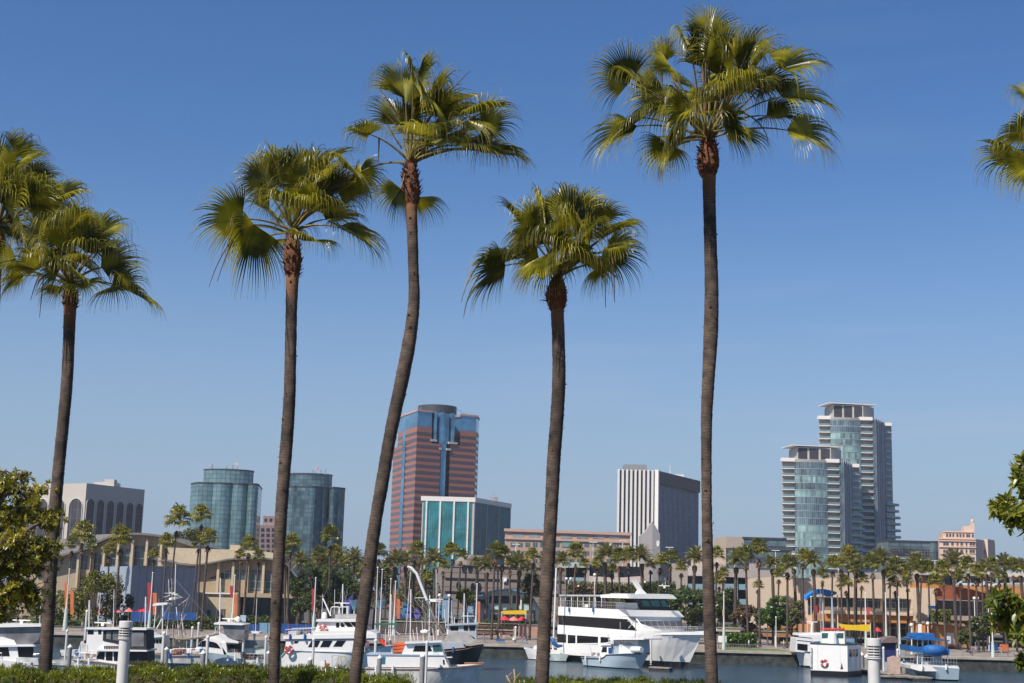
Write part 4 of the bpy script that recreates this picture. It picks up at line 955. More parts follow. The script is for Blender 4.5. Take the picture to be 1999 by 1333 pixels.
M_GPARK = mat('garage_concrete', (.40, .34, .30), rough=.85, var=.06)
M_TEALR = mat('garage_teal_rail', (.22, .34, .38), rough=.6, var=.05)
def garage():
    d = 335; t = thing('parking_garage', 'multi-level parking garage with dark openings and pale teal rails, centre right', 'building', (*xy(1300, 1200, d), QZ))
    f = Fac(xy(1090, 1150, d), xy(1500, 1160, d))
    m = MB(); f.ppoly(m, [(1092, 1100), (1300, 1108), (1420, 1113), (1510, 1117), (1510, 1215), (1092, 1215)], -40, -2.5); m.build('deck_core', M_DARKG, t)
    m = MB()
    f.ppoly(m, [(1098, 1098), (1150, 1098), (1150, 1108), (1098, 1108)], -10, .5)
    m.build('stair_canopy', mat('mint_canopy', (.42, .52, .48)), t)
    m = MB(); f.ppoly(m, [(1380, 1108), (1512, 1114), (1512, 1130), (1500, 1130), (1380, 1124)], -2.5, 0); f.ppoly(m, [(1290, 1098), (1385, 1108), (1385, 1124), (1290, 1128)], -2.5, -.5); m.build('roof_parapet', M_GPARK, t)
    for x0, x1 in ((1088, 1098), (1144, 1150), (1396, 1414), (1466, 1483), (1534, 1546), (1200, 1206), (1272, 1282), (1310, 1342)): m = MB(); f.pbox(m, x0, 1100, x1, 1215, -2.5, .1); m.build('pier', M_GPARK, t)
    for x0, x1 in ((1434, 1440), (1504, 1511)): m = MB(); f.pbox(m, x0, 1128, x1, 1215, -2.5, .25); m.build('teal_pier', M_TEALR, t)
    for x0, x1 in ((1342, 1396), (1414, 1466), (1483, 1534)):
        for y in (1140, 1169):
            m = MB(); f.pbox(m, x0, y, x1, y + 11, -.6, -.1); m.build('parapet_rail', M_TEALR, t)
    for x0, x1, y0, y1 in ((1100, 1144, 1127, 1138),):
        m = MB(); f.pbox(m, x0, y0, x1, y1, -.6, 0); m.build('parapet_rail', M_TEALR, t)
    m = MB(); f.ppoly(m, [(1150, 1124), (1200, 1128), (1290, 1122), (1312, 1140), (1312, 1146), (1150, 1144)], -2, .2); f.pbox(m, 1340, 1108, 1396, 1124, -2.5, .05); m.build('ramp_wall', mat('pale_ramp', (.55, .47, .42), var=.05), t)
garage()
def sail_tower():
    d = 332; f = Fac(xy(1240, 1150, d), xy(1300, 1150, d)); t = thing('pointed_stair_tower', 'grey stair tower with a pointed sail-like top before the black and white tower', 'building', (*xy(1270, 1180, d), QZ))
    m = MB(); f.ppoly(m, [(1251, 1100), (1251, 1045), (1262, 1036), (1273.5, 1018), (1273.5, 1100)], -5, 0); m.build('left_face', mat('sail_grey', (.36, .34, .33), var=.04), t)
    m = MB(); f.ppoly(m, [(1273.5, 1140), (1273.5, 1018), (1281, 1030), (1288, 1042), (1289, 1140)], -5, .3); m.build('right_face', mat('sail_grey_shaded', (.24, .24, .25), var=.04), t)  # darker copy of the left grey, the shaded side painted in
    m = MB(); u, z = f.uz(1284, 1061); m.prism([f.pt(u + .35 * math.cos(a * math.pi / 6), z + .75 * math.sin(a * math.pi / 6), .4) for a in range(12)], f.n * -.2); m.build('porthole', M_WHITE, t)
    m = MB(); f.ppoly(m, [(1251, 1100), (1282, 1100), (1282, 1140), (1262, 1140)], -5, -.2); m.build('base', M_GPARK, t)
sail_tower()

M_ORANGE = mat('orange_stucco', (.52, .22, .06), rough=.8, var=.06)
M_RUST = mat('rust_stucco', (.30, .07, .025), rough=.8, var=.08)
def mall():
    d = 292; t = thing('shopping_hall', 'cream and orange two-storey waterfront shopping building with balcony, right side', 'building', (*xy(1650, 1230, d), QZ))
    f = Fac(xy(1500, 1180, d), xy(1800, 1190, d))
    cw = mat('mall_cream', (.62, .49, .36), rough=.85, var=.04)
    m = MB(); f.ppoly(m, [(1508, 1126), (1560, 1128), (1640, 1127), (1776, 1134), (1776, 1160), (1776, 1240), (1508, 1240)], -30, 0); m.build('wall', cw, t)
    for x0, x1, y0, y1, mm in ((1593, 1598, 1168, 1182, GW), (1610, 1634, 1168, 1185, M_TEALG), (1638, 1665, 1168, 1186, M_TEALG), (1672, 1718, 1168, 1188, GW), (1730, 1774, 1168, 1192, GW), (1577, 1594, 1168, 1200, GW)):
        m = MB(); f.pbox(m, x0, y0, x1, y1, -.3, .06); m.build('window', mm, t)
    m = MB(); f.pbox(m, 1570, 1167, 1777, 1168.6, 0, 1.6); m.build('eave', M_DKMET, t)
    m = MB(); f.pbox(m, 1606, 1193, 1776, 1199.5, 0, 3.0); sl = m.build('balcony', cw, t)
    m = MB(); f.pbox(m, 1606, 1186, 1776, 1186.7, 2.8, 2.86)
    x = 1606
    while x < 1776: f.pbox(m, x, 1186, x + .35, 1193, 2.8, 2.86); x += 3.4
    m.build('balcony_rail', M_GREYM, sl)
    m = MB(); f.pbox(m, 1585, 1199.5, 1776, 1214, 0, 2.4); m.build('orange_fascia', M_ORANGE, t)
    m = MB(); f.pbox(m, 1500, 1217, 1590, 1240, 0, 2.2); m.build('orange_wing', mat('orange_light', (.58, .27, .12), var=.06), t)
    for x0, x1 in ((1600, 1630), (1642, 1690), (1700, 1730), (1736, 1774)):
        m = MB(); f.pbox(m, x0, 1218, x1, 1242, 0, .4); m.build('shopfront', GW, t)
    m = MB(); f.pbox(m, 1775, 1148, 1820, 1240, -3, 3); m.build('tan_pier', cw, t)
    m = MB(); f.pbox(m, 1803, 1182, 1820, 1188, 3, 3.2); m.build('blue_band', M_BLUEP, t)
    m = MB(); f.pbox(m, 1802, 1188, 1820, 1232, 3, 3.25); m.build('mural_panel', mat('mural_lilac', (.42, .42, .50), col2=(.62, .60, .62), vscale=.35), t)
mall()
def rust_hall():
    d = 296; t = thing('rust_hall', 'rust red hall with a curved orange roof band and dark terrace, far right', 'building', (*xy(1880, 1230, d), QZ))
    f = Fac(xy(1775, 1180, d), xy(2060, 1190, d))
    m = MB(); f.ppoly(m, [(1777, 1136), (1850, 1143), (1920, 1145), (1990, 1146), (2070, 1150), (2070, 1240), (1777, 1230)], -30, 0); m.build('wall', M_RUST, t)
    bot = curve([(1860, 1145), (1890, 1150), (1920, 1158), (1960, 1166), (2000, 1170)], 4)
    m = MB(); f.ppoly(m, [(1858, 1144), (1985, 1147)] + [(2000, 1148)] + bot[::-1][0:1] + bot[::-1][1:], 0, 2.0); m.build('curved_band', M_ORANGE, t)
    m = MB(); f.ppoly(m, [(1777, 1136), (1830, 1141), (1830, 1148), (1777, 1148)], 0, 1); m.build('left_band', M_ORANGE, t)
    m = MB(); f.pbox(m, 1822, 1173, 1960, 1208, 0, .4); m.build('terrace_glazing', gridmat('terrace_pane', (.03, .03, .03), (.10, .08, .08), (.14, .05, .03), 2.2, 2.4, mort=.12, rough=.2), t)
    m = MB(); f.pbox(m, 1818, 1172, 1975, 1173.5, 0, 4); m.build('terrace_beam', M_GREYM, t)
    m = MB(); f.pbox(m, 1850, 1203, 2000, 1212, 0, 5); m.build('terrace_slab', mat('terrace_tan', (.38, .31, .26)), t)
    g = Fac(xy(1826, 1225, 272), xy(1900, 1232, 273))
    m = MB(); g.ppoly(m, [(1826, 1218), (1892, 1221), (1892, 1262), (1826, 1262)], -10, 0); lo = m.build('orange_kiosk', M_ORANGE, t)
    m = MB(); g.ppoly(m, [(1824, 1214), (1890, 1218), (1890, 1223), (1824, 1218)], -11, 1.2); m.build('kiosk_roof', M_CREAMD, lo)
    m = MB(); g.pbox(m, 1847, 1235, 1862, 1258, 0, .1); m.build('roller_door', M_WHITE, lo)
rust_hall()
def roof_deck():
    d = 345; t = thing('raised_car_deck', 'raised parking deck with pale pillars, cars and dark opening above the rust hall', 'building', (*xy(1900, 1200, d), QZ))
    f = Fac(xy(1700, 1150, d), xy(2080, 1160, d))
    m = MB(); f.ppoly(m, [(1640, 1118), (1800, 1116), (1900, 1120), (2080, 1124), (2080, 1240), (1640, 1240)], -30, -2); m.build('wall', M_GPARK, t)
    m = MB(); f.ppoly(m, [(1790, 1112), (2080, 1120), (2080, 1128), (1790, 1122)], -30, 1); m.build('upper_deck', mat('deck_pale', (.52, .47, .42)), t)
    m = MB(); f.ppoly(m, [(1850, 1125), (1995, 1129), (1995, 1144), (1850, 1140)], -2, -1.9); m.build('opening', M_DARKG, t)
    for x in (1866, 1893, 1919, 1947, 1975):
        m = MB(); f.pbox(m, x - 2.2, 1124, x + 2.2, 1146, -1, -.2); m.build('pillar', M_WHITE, t)
roof_deck()
def far_block():
    d = 330; f = Fac(xy(1975, 1160, d), xy(2100, 1160, d)); m = MB(); f.pbox(m, 1984, 1142, 2100, 1215, -20, 6)
    t = thing('beige_block', 'beige block at the right edge beyond the rust hall', 'building', (*xy(2030, 1200, d), QZ)); m.build('wall', M_CREAMD, t)
    m = MB(); f.pbox(m, 1983, 1139, 2101, 1142, -20, 6.5); m.build('coping', M_OFFW, t)
far_block()
def pavilion():
    d = 285; f = Fac(xy(900, 1170, d), xy(1060, 1175, d)); t = thing('arched_pavilion', 'low pavilion with an arched blue roof and mint walls behind the thin palms', 'pavilion', (*xy(985, 1220, d), QZ))
    arc = curve([(903, 1190), (925, 1170), (955, 1154), (990, 1149.5), (1020, 1154), (1040, 1166), (1052, 1186)], 5)
    mint = mat('mint_wall', (.44, .56, .52), rough=.7, var=.05); bl = mat('blue_roof', (.13, .25, .45), rough=.4, var=.08)
    m = MB(); f.ppoly(m, [(x, y + 2) for x, y in arc] + [(1050, 1230), (906, 1230)], -14, 0); m.build('wall', mint, t)
    m = MB()
    for i in range(len(arc) - 1):
        a, b = arc[i], arc[i + 1]; f.ppoly(m, [a, b, (b[0], b[1] + 3), (a[0], a[1] + 3)], -15, 1.5)
    m.build('roof', bl, t)
    for x0, x1, y0 in ((926, 949, 1170), (955, 973, 1163), (979, 995, 1163), (1001, 1015, 1163), (1020, 1040, 1165)):
        m = MB(); f.pbox(m, x0, y0, x1, 1178, -.2, .08); m.build('window', M_DARKG, t)
    for x in (951, 976, 998, 1017): m = MB(); f.pbox(m, x - 1.4, 1160, x + 1.4, 1190, 0, .5); m.build('pier', M_WHITE, t)
    m = MB(); f.pbox(m, 930, 1190, 1045, 1222, 0, .2); m.build('shopfront', gridmat('shop_pane', (.04, .05, .05), (.12, .12, .11), (.2, .2, .18), 1.6, 2.4, mort=.1), t)
pavilion()
# stepped planter walls in front of the pavilion
def planter(x0, y0, x1, y1, d, lab, mm):
    f = Fac(xy(x0, y1, d), xy(x1, y1, d)); m = MB(); f.pbox(m, x0, y0, x1, y1, -3, 0)
    t = thing('planter_wall', lab, 'planter', (*xy((x0 + x1) / 2, y1, d), QZ), group='stepped planters'); m.build('wall', mm, t)
    m = MB(); f.pbox(m, x0 - .5, y0 - 1.2, x1 + .5, y0, -3, .15); m.build('coping', M_CONC, t)
    m = MB(); rn = random.Random(x0)
    f2 = f
    for i in range(int((x1 - x0) * 9)):
        u, z = f.uz(rn.uniform(x0 + 2, x1 - 2), y0 - 1); p = f.pt(u, z + rn.uniform(0, .5), -rn.uniform(.3, 2)); a = rn.uniform(0, 6.28); s = rn.uniform(.1, .25)
        m.face([p, p + V((math.cos(a), math.sin(a), rn.uniform(.3, 1.4))) * s, p + V((math.cos(a + 1), math.sin(a + 1), .2)) * s])
    m.build('plants', M_SHRUB, t)
M_SHRUB = mat('shrub', (.07, .12, .02), rough=.7, col2=(.03, .05, .012), vscale=2, trans=.2)
BRK = mat('brick_terrace', (.20, .10, .08), rough=.9, var=.15)
planter(925, 1218, 1012, 1228, 262, 'long brown brick planter with plants, upper step below the red umbrellas', BRK)
planter(920, 1230, 1002, 1238, 255, 'lower brown brick step planter nearer the quay', BRK)
planter(1012, 1220, 1052, 1243, 260, 'pinkish paved ramp wall right of the brown planters', mat('pink_wall', (.42, .25, .19), var=.05))
planter(1398, 1226, 1445, 1233, 262, 'low pale planter right of the tallest palm', M_CONC)
planter(740, 1214, 870, 1235, 268, 'dark rocky embankment wall behind the crane boat', mat('dark_wall', (.09, .07, .06), var=.2))
planter(1455, 1233, 1560, 1243, 268, 'orange-brown low wall left of the tour boat', mat('orange_wall', (.40, .20, .10), var=.1))
# little kiosks with blue and purple panels
rn = random.Random(9)
KC = [(.06, .08, .35), (.03, .25, .42), (.16, .13, .45), (.05, .16, .36), (.25, .36, .48)]
for i, (x0, x1, y0, y1, c, lab) in enumerate(((697, 712, 1190, 1216, 3, 'dark blue stall right of the leaning trunk'), (770, 784, 1206, 1232, 0, 'navy portable cabinet right of the orange banners'), (783, 792, 1210, 1232, 3, 'blue cabinet beside the navy one'),
        (790, 802, 1194, 1216, 2, 'purple panel stall behind the crane boat, first of two'), (807, 818, 1196, 1215, 2, 'purple panel stall behind the crane boat, second of two'), (846, 856, 1198, 1216, 2, 'lilac panel stall behind the dark fishing vessel'),
        (862, 882, 1168, 1215, 4, 'narrow grey-blue gabled kiosk behind the dark fishing vessel'), (938, 957, 1186, 1196, 4, 'pale blue canopy box left of the red umbrellas'), (908, 930, 1180, 1215, 4, 'pale blue lattice kiosk under the blue roof tip'),
        (850, 861, 1188, 1212, 1, 'turquoise stall beside the gabled kiosk'), (786, 795, 1183, 1196, 1, 'bright turquoise awning box between thin palms'))):
    d = 276 + i * .7; f = Fac(xy(x0, y1, d), xy(x1, y1, d)); t = thing('kiosk', lab, 'kiosk', (*xy((x0 + x1) / 2, y1, d), QZ), group='small blue and purple stalls')
    m = MB(); u0, u1 = f.uz(x0, y1)[0], f.uz(x1, y1)[0]; zt = f.uz((x0 + x1) / 2, y0)[1]; f.box(m, u0, u1, QZ, zt, -3, 0)
    m.build('body', mat('kiosk_paint', KC[c], rough=.6, var=.1), t)
    m = MB(); mid = (u0 + u1) / 2; m.prism([f.pt(u0 - .15, zt, .2), f.pt(u1 + .15, zt, .2), f.pt(mid, zt + .9, .2)], f.n * -3.4); m.build('roof', mat('kiosk_roof', tuple(c_ * .7 for c_ in KC[c]), rough=.5), t)
    m = MB(); f.box(m, u0 + .2, u1 - .2, QZ + .9, min(zt - .3, QZ + 2.1), 0, .05); m.build('hatch', M_DARKG, t)
# ---------------- background palms ----------------
M_BL = leafmat('far_fan_leaf', (.22, .22, .02), (.075, .09, .012), (.17, .15, .04), .3)
M_BL2 = leafmat('far_fan_leaf_yellow', (.34, .30, .02), (.11, .12, .014), (.22, .17, .05), .3)
M_BD = leafmat('far_date_leaf', (.30, .28, .09), (.11, .12, .045), (.22, .17, .08), .3)
M_BT = mat('far_palm_trunk', (.10, .075, .06), rough=.95, col2=(.045, .034, .03), vscale=3, bump=.5, bscale=12)
M_SK = mat('dry_fronds', (.16, .10, .05), rough=.95, col2=(.07, .045, .025), vscale=6)
def small_fan_crown(seed, yel=False):
    rn = random.Random(seed); mb = MB(); o = V((0, 0, 0))
    for i in range(30):
        th = i * 2.4 + rn.uniform(-.3, .3); el = 1.45 - 2.1 * (i / 30) ** 1.05 + rn.uniform(-.15, .15)
        d = V((math.cos(th) * math.cos(el), math.sin(th) * math.cos(el), math.sin(el)))
        H = d * rn.uniform(.42, .62); mb.mi = 1; mb.tube([o, H], [.03, .02], 3, cap=False)
        out = V((d.x, d.y, 0)); N = UP - out * .7
        N = N - d * N.dot(d)
        if N.length < .1: N = V((0, -1, 0))
        fan_leaf(mb, H, d + UP * .1, N, rn.uniform(.52, .68), rn, nseg=11, spread=1.9, droop=.8, steps=4, split=.5)
    o = mb.build('crown', [M_BL2 if yel else M_BL, M_PET]); return o.data, o
def date_crown(seed):
    rn = random.Random(seed); mb = MB()
    for i in range(46):
        th = i * 2.4 + rn.uniform(-.2, .2); el = 1.4 - 1.75 * (i / 46) + rn.uniform(-.1, .1)
        d = V((math.cos(th) * math.cos(el), math.sin(th) * math.cos(el), math.sin(el)))
        p = V((0, 0, 0)); L = rn.uniform(.95, 1.12); n = 11; path = []
        for k in range(n + 1):
            path.append(p.copy()); g = .5 * (k / n) ** 1.5; p = p + (d * (1 - g) + V((0, 0, -1)) * g).normalized() * (L / n)
        mb.mi = 1; mb.tube(path, [.022 * (1 - .8 * k / n) for k in range(n + 1)], 3, cap=False); mb.mi = 0
        for k in range(2, n * 2):
            q = path[k // 2].lerp(path[min(k // 2 + 1, n)], .5 if k % 2 else 0)
            t = (path[min(k // 2 + 1, n)] - path[k // 2 - 1 if k >= 2 else 0]).normalized()
            sd = t.cross(UP); sd = sd.normalized() if sd.length > .1 else V((1, 0, 0)); upn = sd.cross(t)
            ll = .30 * math.sin(math.pi * (k / (2 * n + 2)) ** .7) + .05
            for s in (-1, 1):
                e = q + (t * .75 + sd * s * .65 + upn * .25).normalized() * ll
                w_ = t * .034
                mb.face([q - w_, q + w_, e], [(0, .3), (0, .3), (0, 1)])
    o = mb.build('crown', [M_BD, M_PET]); return o.data, o
_proto = [small_fan_crown(s, s % 2 == 0) for s in range(5)]
FANC = [p[0] for p in _proto]; _pd = [date_crown(s + 50) for s in range(3)]; DATEC = [p[0] for p in _pd]
for _, o in _proto + _pd: bpy.data.objects.remove(o)
BGP = []
def bgpalm(kind, cx, cy, rpx, depth, rn, tx=None, low=False):
    k = FPX / depth; Rm = rpx / k; C = W(cx, cy + (5 if kind == 'd' else 2), depth)
    bx = W(tx if tx is not None else cx + (C.z - QZ) * k * -.0 , hor(cx), depth).x if tx is not None else C.x + rn.uniform(-.7, .7)
    root = thing('date_palm' if kind == 'd' else 'fan_palm', '', 'palm tree', (bx, depth, QZ), group='rows of palms on the waterfront')
    base = V((bx, depth, QZ)); top = C - UP * .05 * Rm
    rt = (.34 if kind == 'd' else .19) * (1.15 if depth < 262 else 1)
    b = base.lerp(top, .5) + V((rn.uniform(-.2, .2), 0, 0))
    m = MB(); ps = bez(base, b, top, 12); m.tube(ps, [rt * (1.35 if i == 0 else 1.0 - .1 * i / 12) * (1 + rn.uniform(-.04, .04)) for i in range(13)], 8)
    m.build('trunk', M_BT, root, smooth=True)
    if kind == 'd':
        m = MB(); m.lathe(top - UP * (Rm * .38), [(rt, 0), (rt * 1.45, Rm * .16), (rt * 1.5, Rm * .3), (rt * .9, Rm * .42)], 10); m.build('frond_base_bulb', M_SK, root)
    else:
        m = MB(); H = rn.uniform(.25, .6) * Rm
        for i in range(46):
            a = rn.uniform(0, 6.28); z = -rn.uniform(0, H); r0 = rt * rn.uniform(.7, 1.1); r1 = rt + Rm * rn.uniform(.06, .28)
            p = top + V((math.cos(a) * r0, math.sin(a) * r0, z)); e = top + V((math.cos(a) * r1, math.sin(a) * r1, z - Rm * .22)); tg = V((-math.sin(a), math.cos(a), 0)) * .09
            m.face([p - tg, p + tg, e + tg * .6, e - tg * .6])
        m.build('dry_frond_skirt', M_SK, root)
    o = bpy.data.objects.new('crown', rn.choice(DATEC if kind == 'd' else FANC)); COL.objects.link(o); o.parent = root
    o.location = C - root.location; s = Rm * (rn.uniform(.74, .84) if kind == 'd' else rn.uniform(.76, .92)); o.scale = (s, s, s * rn.uniform(.95, 1.1)); o.rotation_euler = (rn.uniform(-.2, .2), rn.uniform(-.2, .2), rn.uniform(0, 6.28))
    BGP.append((cx, root, kind)); return root
ordn = ['first', 'second', 'third', 'fourth', 'fifth', 'sixth', 'seventh', 'eighth', 'ninth', 'tenth', 'eleventh', 'twelfth', 'thirteenth', 'fourteenth', 'fifteenth', 'sixteenth']
rp = random.Random(77)
PAL = [('f',160,1056,30,262),('f',235,1068,30,258),('f',213,1084,20,275),('f',140,1072,22,275),('f',325,1068,22,262),('f',345,1032,32,280,330),('f',394,1020,28,272,391),('f',406,1062,25,256,399),('f',388,1068,17,280),
('f',485,1076,25,256,479),('f',470,1090,17,275),('f',567,1074,27,256,563),('f',556,1090,20,268),('d',590,1106,27,285),('d',627,1104,30,290),('f',645,1062,27,262,643),('f',652,1090,22,275),('d',690,1098,28,285),('f',672,1106,16,290),
('f',740,1088,23,280),('d',772,1102,29,282),('d',792,1100,27,300),('f',810,1090,24,285),('d',850,1103,31,272),('d',828,1106,22,300),('f',838,1134,17,295),('f',883,1088,22,275,880),('f',899,1092,18,280,893),
('d',950,1112,28,280),('f',966,1088,24,254,962),('f',980,1098,24,256,975),('d',1014,1108,31,278),('d',1030,1112,22,290),('f',1042,1095,22,257),('d',1094,1102,28,282),('f',1124,1097,24,275),('f',1142,1108,17,285),
('d',1181,1092,34,278),('f',1208,1103,23,272),('f',1227,1096,21,280),('d',1253,1095,34,278),('f',1288,1105,22,272),('f',1308,1100,20,285),('f',1330,1116,16,280),('d',1356,1098,32,278),('f',1399,1094,22,270),('f',1404,1142,18,290),
('d',1437,1102,30,264),('f',1456,1096,22,257),('f',1481,1088,26,254),('f',1480,1148,16,290),('f',1537,1114,24,252),('d',1550,1106,22,290),('f',1567,1098,24,258),('d',1588,1106,29,272),('f',1625,1112,22,272),('f',1641,1108,20,266),
('f',1656,1098,26,275),('f',1652,1150,22,272),('f',1703,1115,24,256,1707),('d',1725,1106,32,262),('f',1751,1122,26,260),('f',1748,1150,20,278),('d',1790,1114,34,274),('f',1799,1120,22,262),('f',1842,1128,24,256,1845),('f',1826,1146,21,268),
('d',1861,1110,34,268),('f',1890,1116,23,248,1893),('f',1935,1114,20,260),('d',1962,1112,30,268),('f',1978,1120,24,262),('d',1992,1118,26,280),('f',1917,1120,15,290)]
PAL += [('f',1382 + 30,1125,16,292),('f',1520,1128,17,280),('f',1605,1130,17,284),('f',1672,1120,20,270),('f',1682,1140,17,282),('f',1738,1130,18,276),('f',1770,1128,20,266),('f',1812,1120,20,272),('f',1772,1145,16,284),('f',1875,1135,18,264),('f',1905,1128,19,258),
('f',1950,1135,18,266),('d',1925,1115,24,282),('d',1670,1108,26,282),('d',1508,1106,24,286),('f',1166,1108,18,282),('f',1195,1118,16,284),('f',1270,1110,17,282),('d',1070,1108,24,292),('f',995,1108,17,276),('f',930,1106,17,288),('f',865,1112,17,286),
('d',606,1112,24,300),('d',715,1108,24,300),('f',690,1125,16,290),('f',620,1090,19,286),('f',755,1112,17,300),('f',180,1075,18,280),('f',300,1090,16,276),('f',505,1094,16,284)]
for p in PAL: bgpalm(*p[:5], rp, p[5] if len(p) > 5 else None)
REG = [(0, 300, 'before the left part of the wavy hall'), (300, 440, 'between the blue-grey box and cream wing'), (440, 600, 'before the right half of the wavy hall'),
       (600, 720, 'just left of the leaning trunk'), (720, 860, 'below the pink striped tower'), (860, 940, 'at the blockwork left end'), (940, 1065, 'before the brown blockwork'),
       (1065, 1240, 'left of the pointed stair tower'), (1240, 1378, 'right of the pointed stair tower'), (1378, 1510, 'before the teal-railed garage'), (1510, 1600, 'around the left blue tent'),
       (1600, 1765, 'before the orange and cream building'), (1765, 1875, 'below the hotel front'), (1875, 2100, 'by the right edge')]
for a, b, where in REG:
    for kd, nm in (('f', 'fan palm'), ('d', 'feathery date palm')):
        L = sorted([(cx, r) for cx, r, k in BGP if a <= cx < b and k == kd], key=lambda e: e[0])
        for i, (cx, r) in enumerate(L):
            r['label'] = ('%s %s' % (nm, where)) if len(L) == 1 else ('%s from left of %ss %s' % (ordn[i], nm, where))

# ---------------- broadleaf trees ----------------
M_BARK = mat('bark', (.12, .09, .07), rough=.95, vscale=4, bump=.4)
def tree(px, py, rxp, ryp, depth, base_py, label, cols, seed, nleaf=3600, ls=.28, trunk_r=.22, name='tree', zb=QZ, clumps=26, fill=1.0):
    rn = random.Random(seed); k = FPX / depth; C = W(px, py, depth); rx, rz = rxp / k, ryp / k
    base = V((C.x, depth, zb)); t = thing(name, label, 'tree', base)
    lm = leafmat(name + '_leaf', cols[0], cols[1], cols[0], .25)
    m = MB(); fork = base.lerp(C - UP * rz * .5, .8); m.tube([base, base.lerp(fork, .5) + V((.1, 0, 0)), fork], [trunk_r * 1.3, trunk_r, trunk_r * .8], 8)
    cl = []
    for i in range(clumps):
        a = rn.uniform(0, 6.28); e = rn.uniform(-.5, 1.2) if rn.random() < .85 else rn.uniform(-1.2, -.5); r = rn.uniform(.55, .95)
        c = C + V((math.cos(a) * math.cos(e) * rx * r, math.sin(a) * math.cos(e) * rx * r, math.sin(e) * rz * r))
        cl.append((c, rn.uniform(.2, .38)))
        if i < 12:
            md = fork.lerp(c, .5) - UP * rz * .1; m.tube([fork, md, c], [trunk_r * .45, trunk_r * .28, trunk_r * .1], 5)
    m.build('trunk', M_BARK, t, smooth=True)
    m = MB()
    for i in range(nleaf):
        c, cr = rn.choice(cl); v = V((rn.gauss(0, 1), rn.gauss(0, 1), rn.gauss(0, 1))).normalized() * rn.uniform(.3, 1) ** .5
        p = c + V((v.x * rx, v.y * rx, v.z * rz)) * cr
        u_ = V((rn.gauss(0, 1), rn.gauss(0, 1), rn.gauss(0, .7))).normalized(); w_ = u_.orthogonal().normalized(); s = ls * rn.uniform(.6, 1.3)
        m.face([p - u_ * s, p - w_ * s * .45, p + u_ * s, p + w_ * s * .45], [(0, .2)] * 4)
    m.build('crown', lm, t); return t
G_DK = ((.10, .13, .03), (.04, .055, .015)); G_BR = ((.10, .17, .02), (.04, .07, .012)); G_YE = ((.20, .19, .02), (.07, .09, .015)); G_RD = ((.16, .09, .05), (.07, .06, .02)); G_OL = ((.16, .16, .05), (.065, .075, .022))
tree(190, 1165, 52, 50, 262, 1235, 'yellow-green broad tree left of the blue-grey box building', G_YE, 1, 5200)
tree(110, 1190, 35, 42, 266, 1235, 'yellow-green tree directly behind the left foreground trunk', G_YE, 2, 3600)
tree(30, 1200, 45, 42, 264, 1235, 'yellow-green tree at the left edge behind the first cruiser', G_YE, 22, 3600)
tree(240, 1190, 26, 32, 268, 1235, 'dark green tree left of the pink umbrellas', G_DK, 3, 2400)
tree(620, 1150, 48, 48, 270, 1235, 'broad dark green tree behind the dive boat wheelhouse', G_DK, 4, 6000)
tree(672, 1160, 36, 46, 274, 1235, 'dark tree left of the leaning trunk, above the dive boat mast', G_DK, 5, 4200)
tree(585, 1165, 22, 34, 276, 1235, 'small dark tree at the right end of the wavy hall', G_DK, 6, 2000)
tree(745, 1150, 30, 55, 300, 1235, 'olive tree behind the twin flagpoles, right of the leaning trunk', G_OL, 7, 3600)
tree(815, 1160, 45, 50, 310, 1235, 'olive tree screen behind the crane boat boom', G_OL, 8, 4800)
tree(700, 1120, 30, 40, 320, 1235, 'tree behind the lone date palm and leaning trunk', G_DK, 9, 3000)
tree(650, 1095, 40, 30, 330, 1235, 'brownish tree below the dark green glass tower', G_OL, 10, 3000)
tree(908, 1165, 17, 16, 278, 1235, 'small round yellow-green tree before the brown blockwork', G_YE, 11, 1800)
tree(1035, 1145, 18, 30, 282, 1235, 'small green tree at the right end of the arched pavilion', G_OL, 12, 1800)
tree(365, 1053, 35, 22, 340, 1100, 'brown-green tree crown rising behind the wavy roof', G_OL, 13, 3000, zb=6)
tree(1342, 1182, 38, 38, 262, 1240, 'rounded dark ficus tree just left of the tallest palm', G_DK, 14, 6500, clumps=34)
tree(1300, 1178, 26, 30, 268, 1240, 'ficus tree behind the yacht bow, left of the rounded one', G_DK, 15, 3400)
tree(1412, 1185, 28, 36, 266, 1240, 'dark green tree just right of the tallest palm', G_DK, 16, 3400)
tree(1455, 1205, 30, 24, 264, 1240, 'reddish-leaved tree right of the tallest palm, between green ones', G_RD, 17, 3200)
tree(1508, 1205, 32, 26, 260, 1240, 'bright green rounded tree below the garage rails', G_BR, 18, 5200)
tree(1545, 1200, 24, 30, 268, 1240, 'olive tree left of the blue tent roofs', G_OL, 19, 3000)
tree(1520, 1180, 20, 18, 276, 1240, 'small yellow-green tree top against the garage', G_BR, 20, 1500)
tree(1918, 1222, 30, 24, 258, 1260, 'dark olive tree before the rust hall, left of the twin globe lamps', G_DK, 21, 3800)
tree(1888, 1245, 17, 14, 254, 1262, 'low dark bush tree beside the orange kiosk', G_DK, 23, 1800)
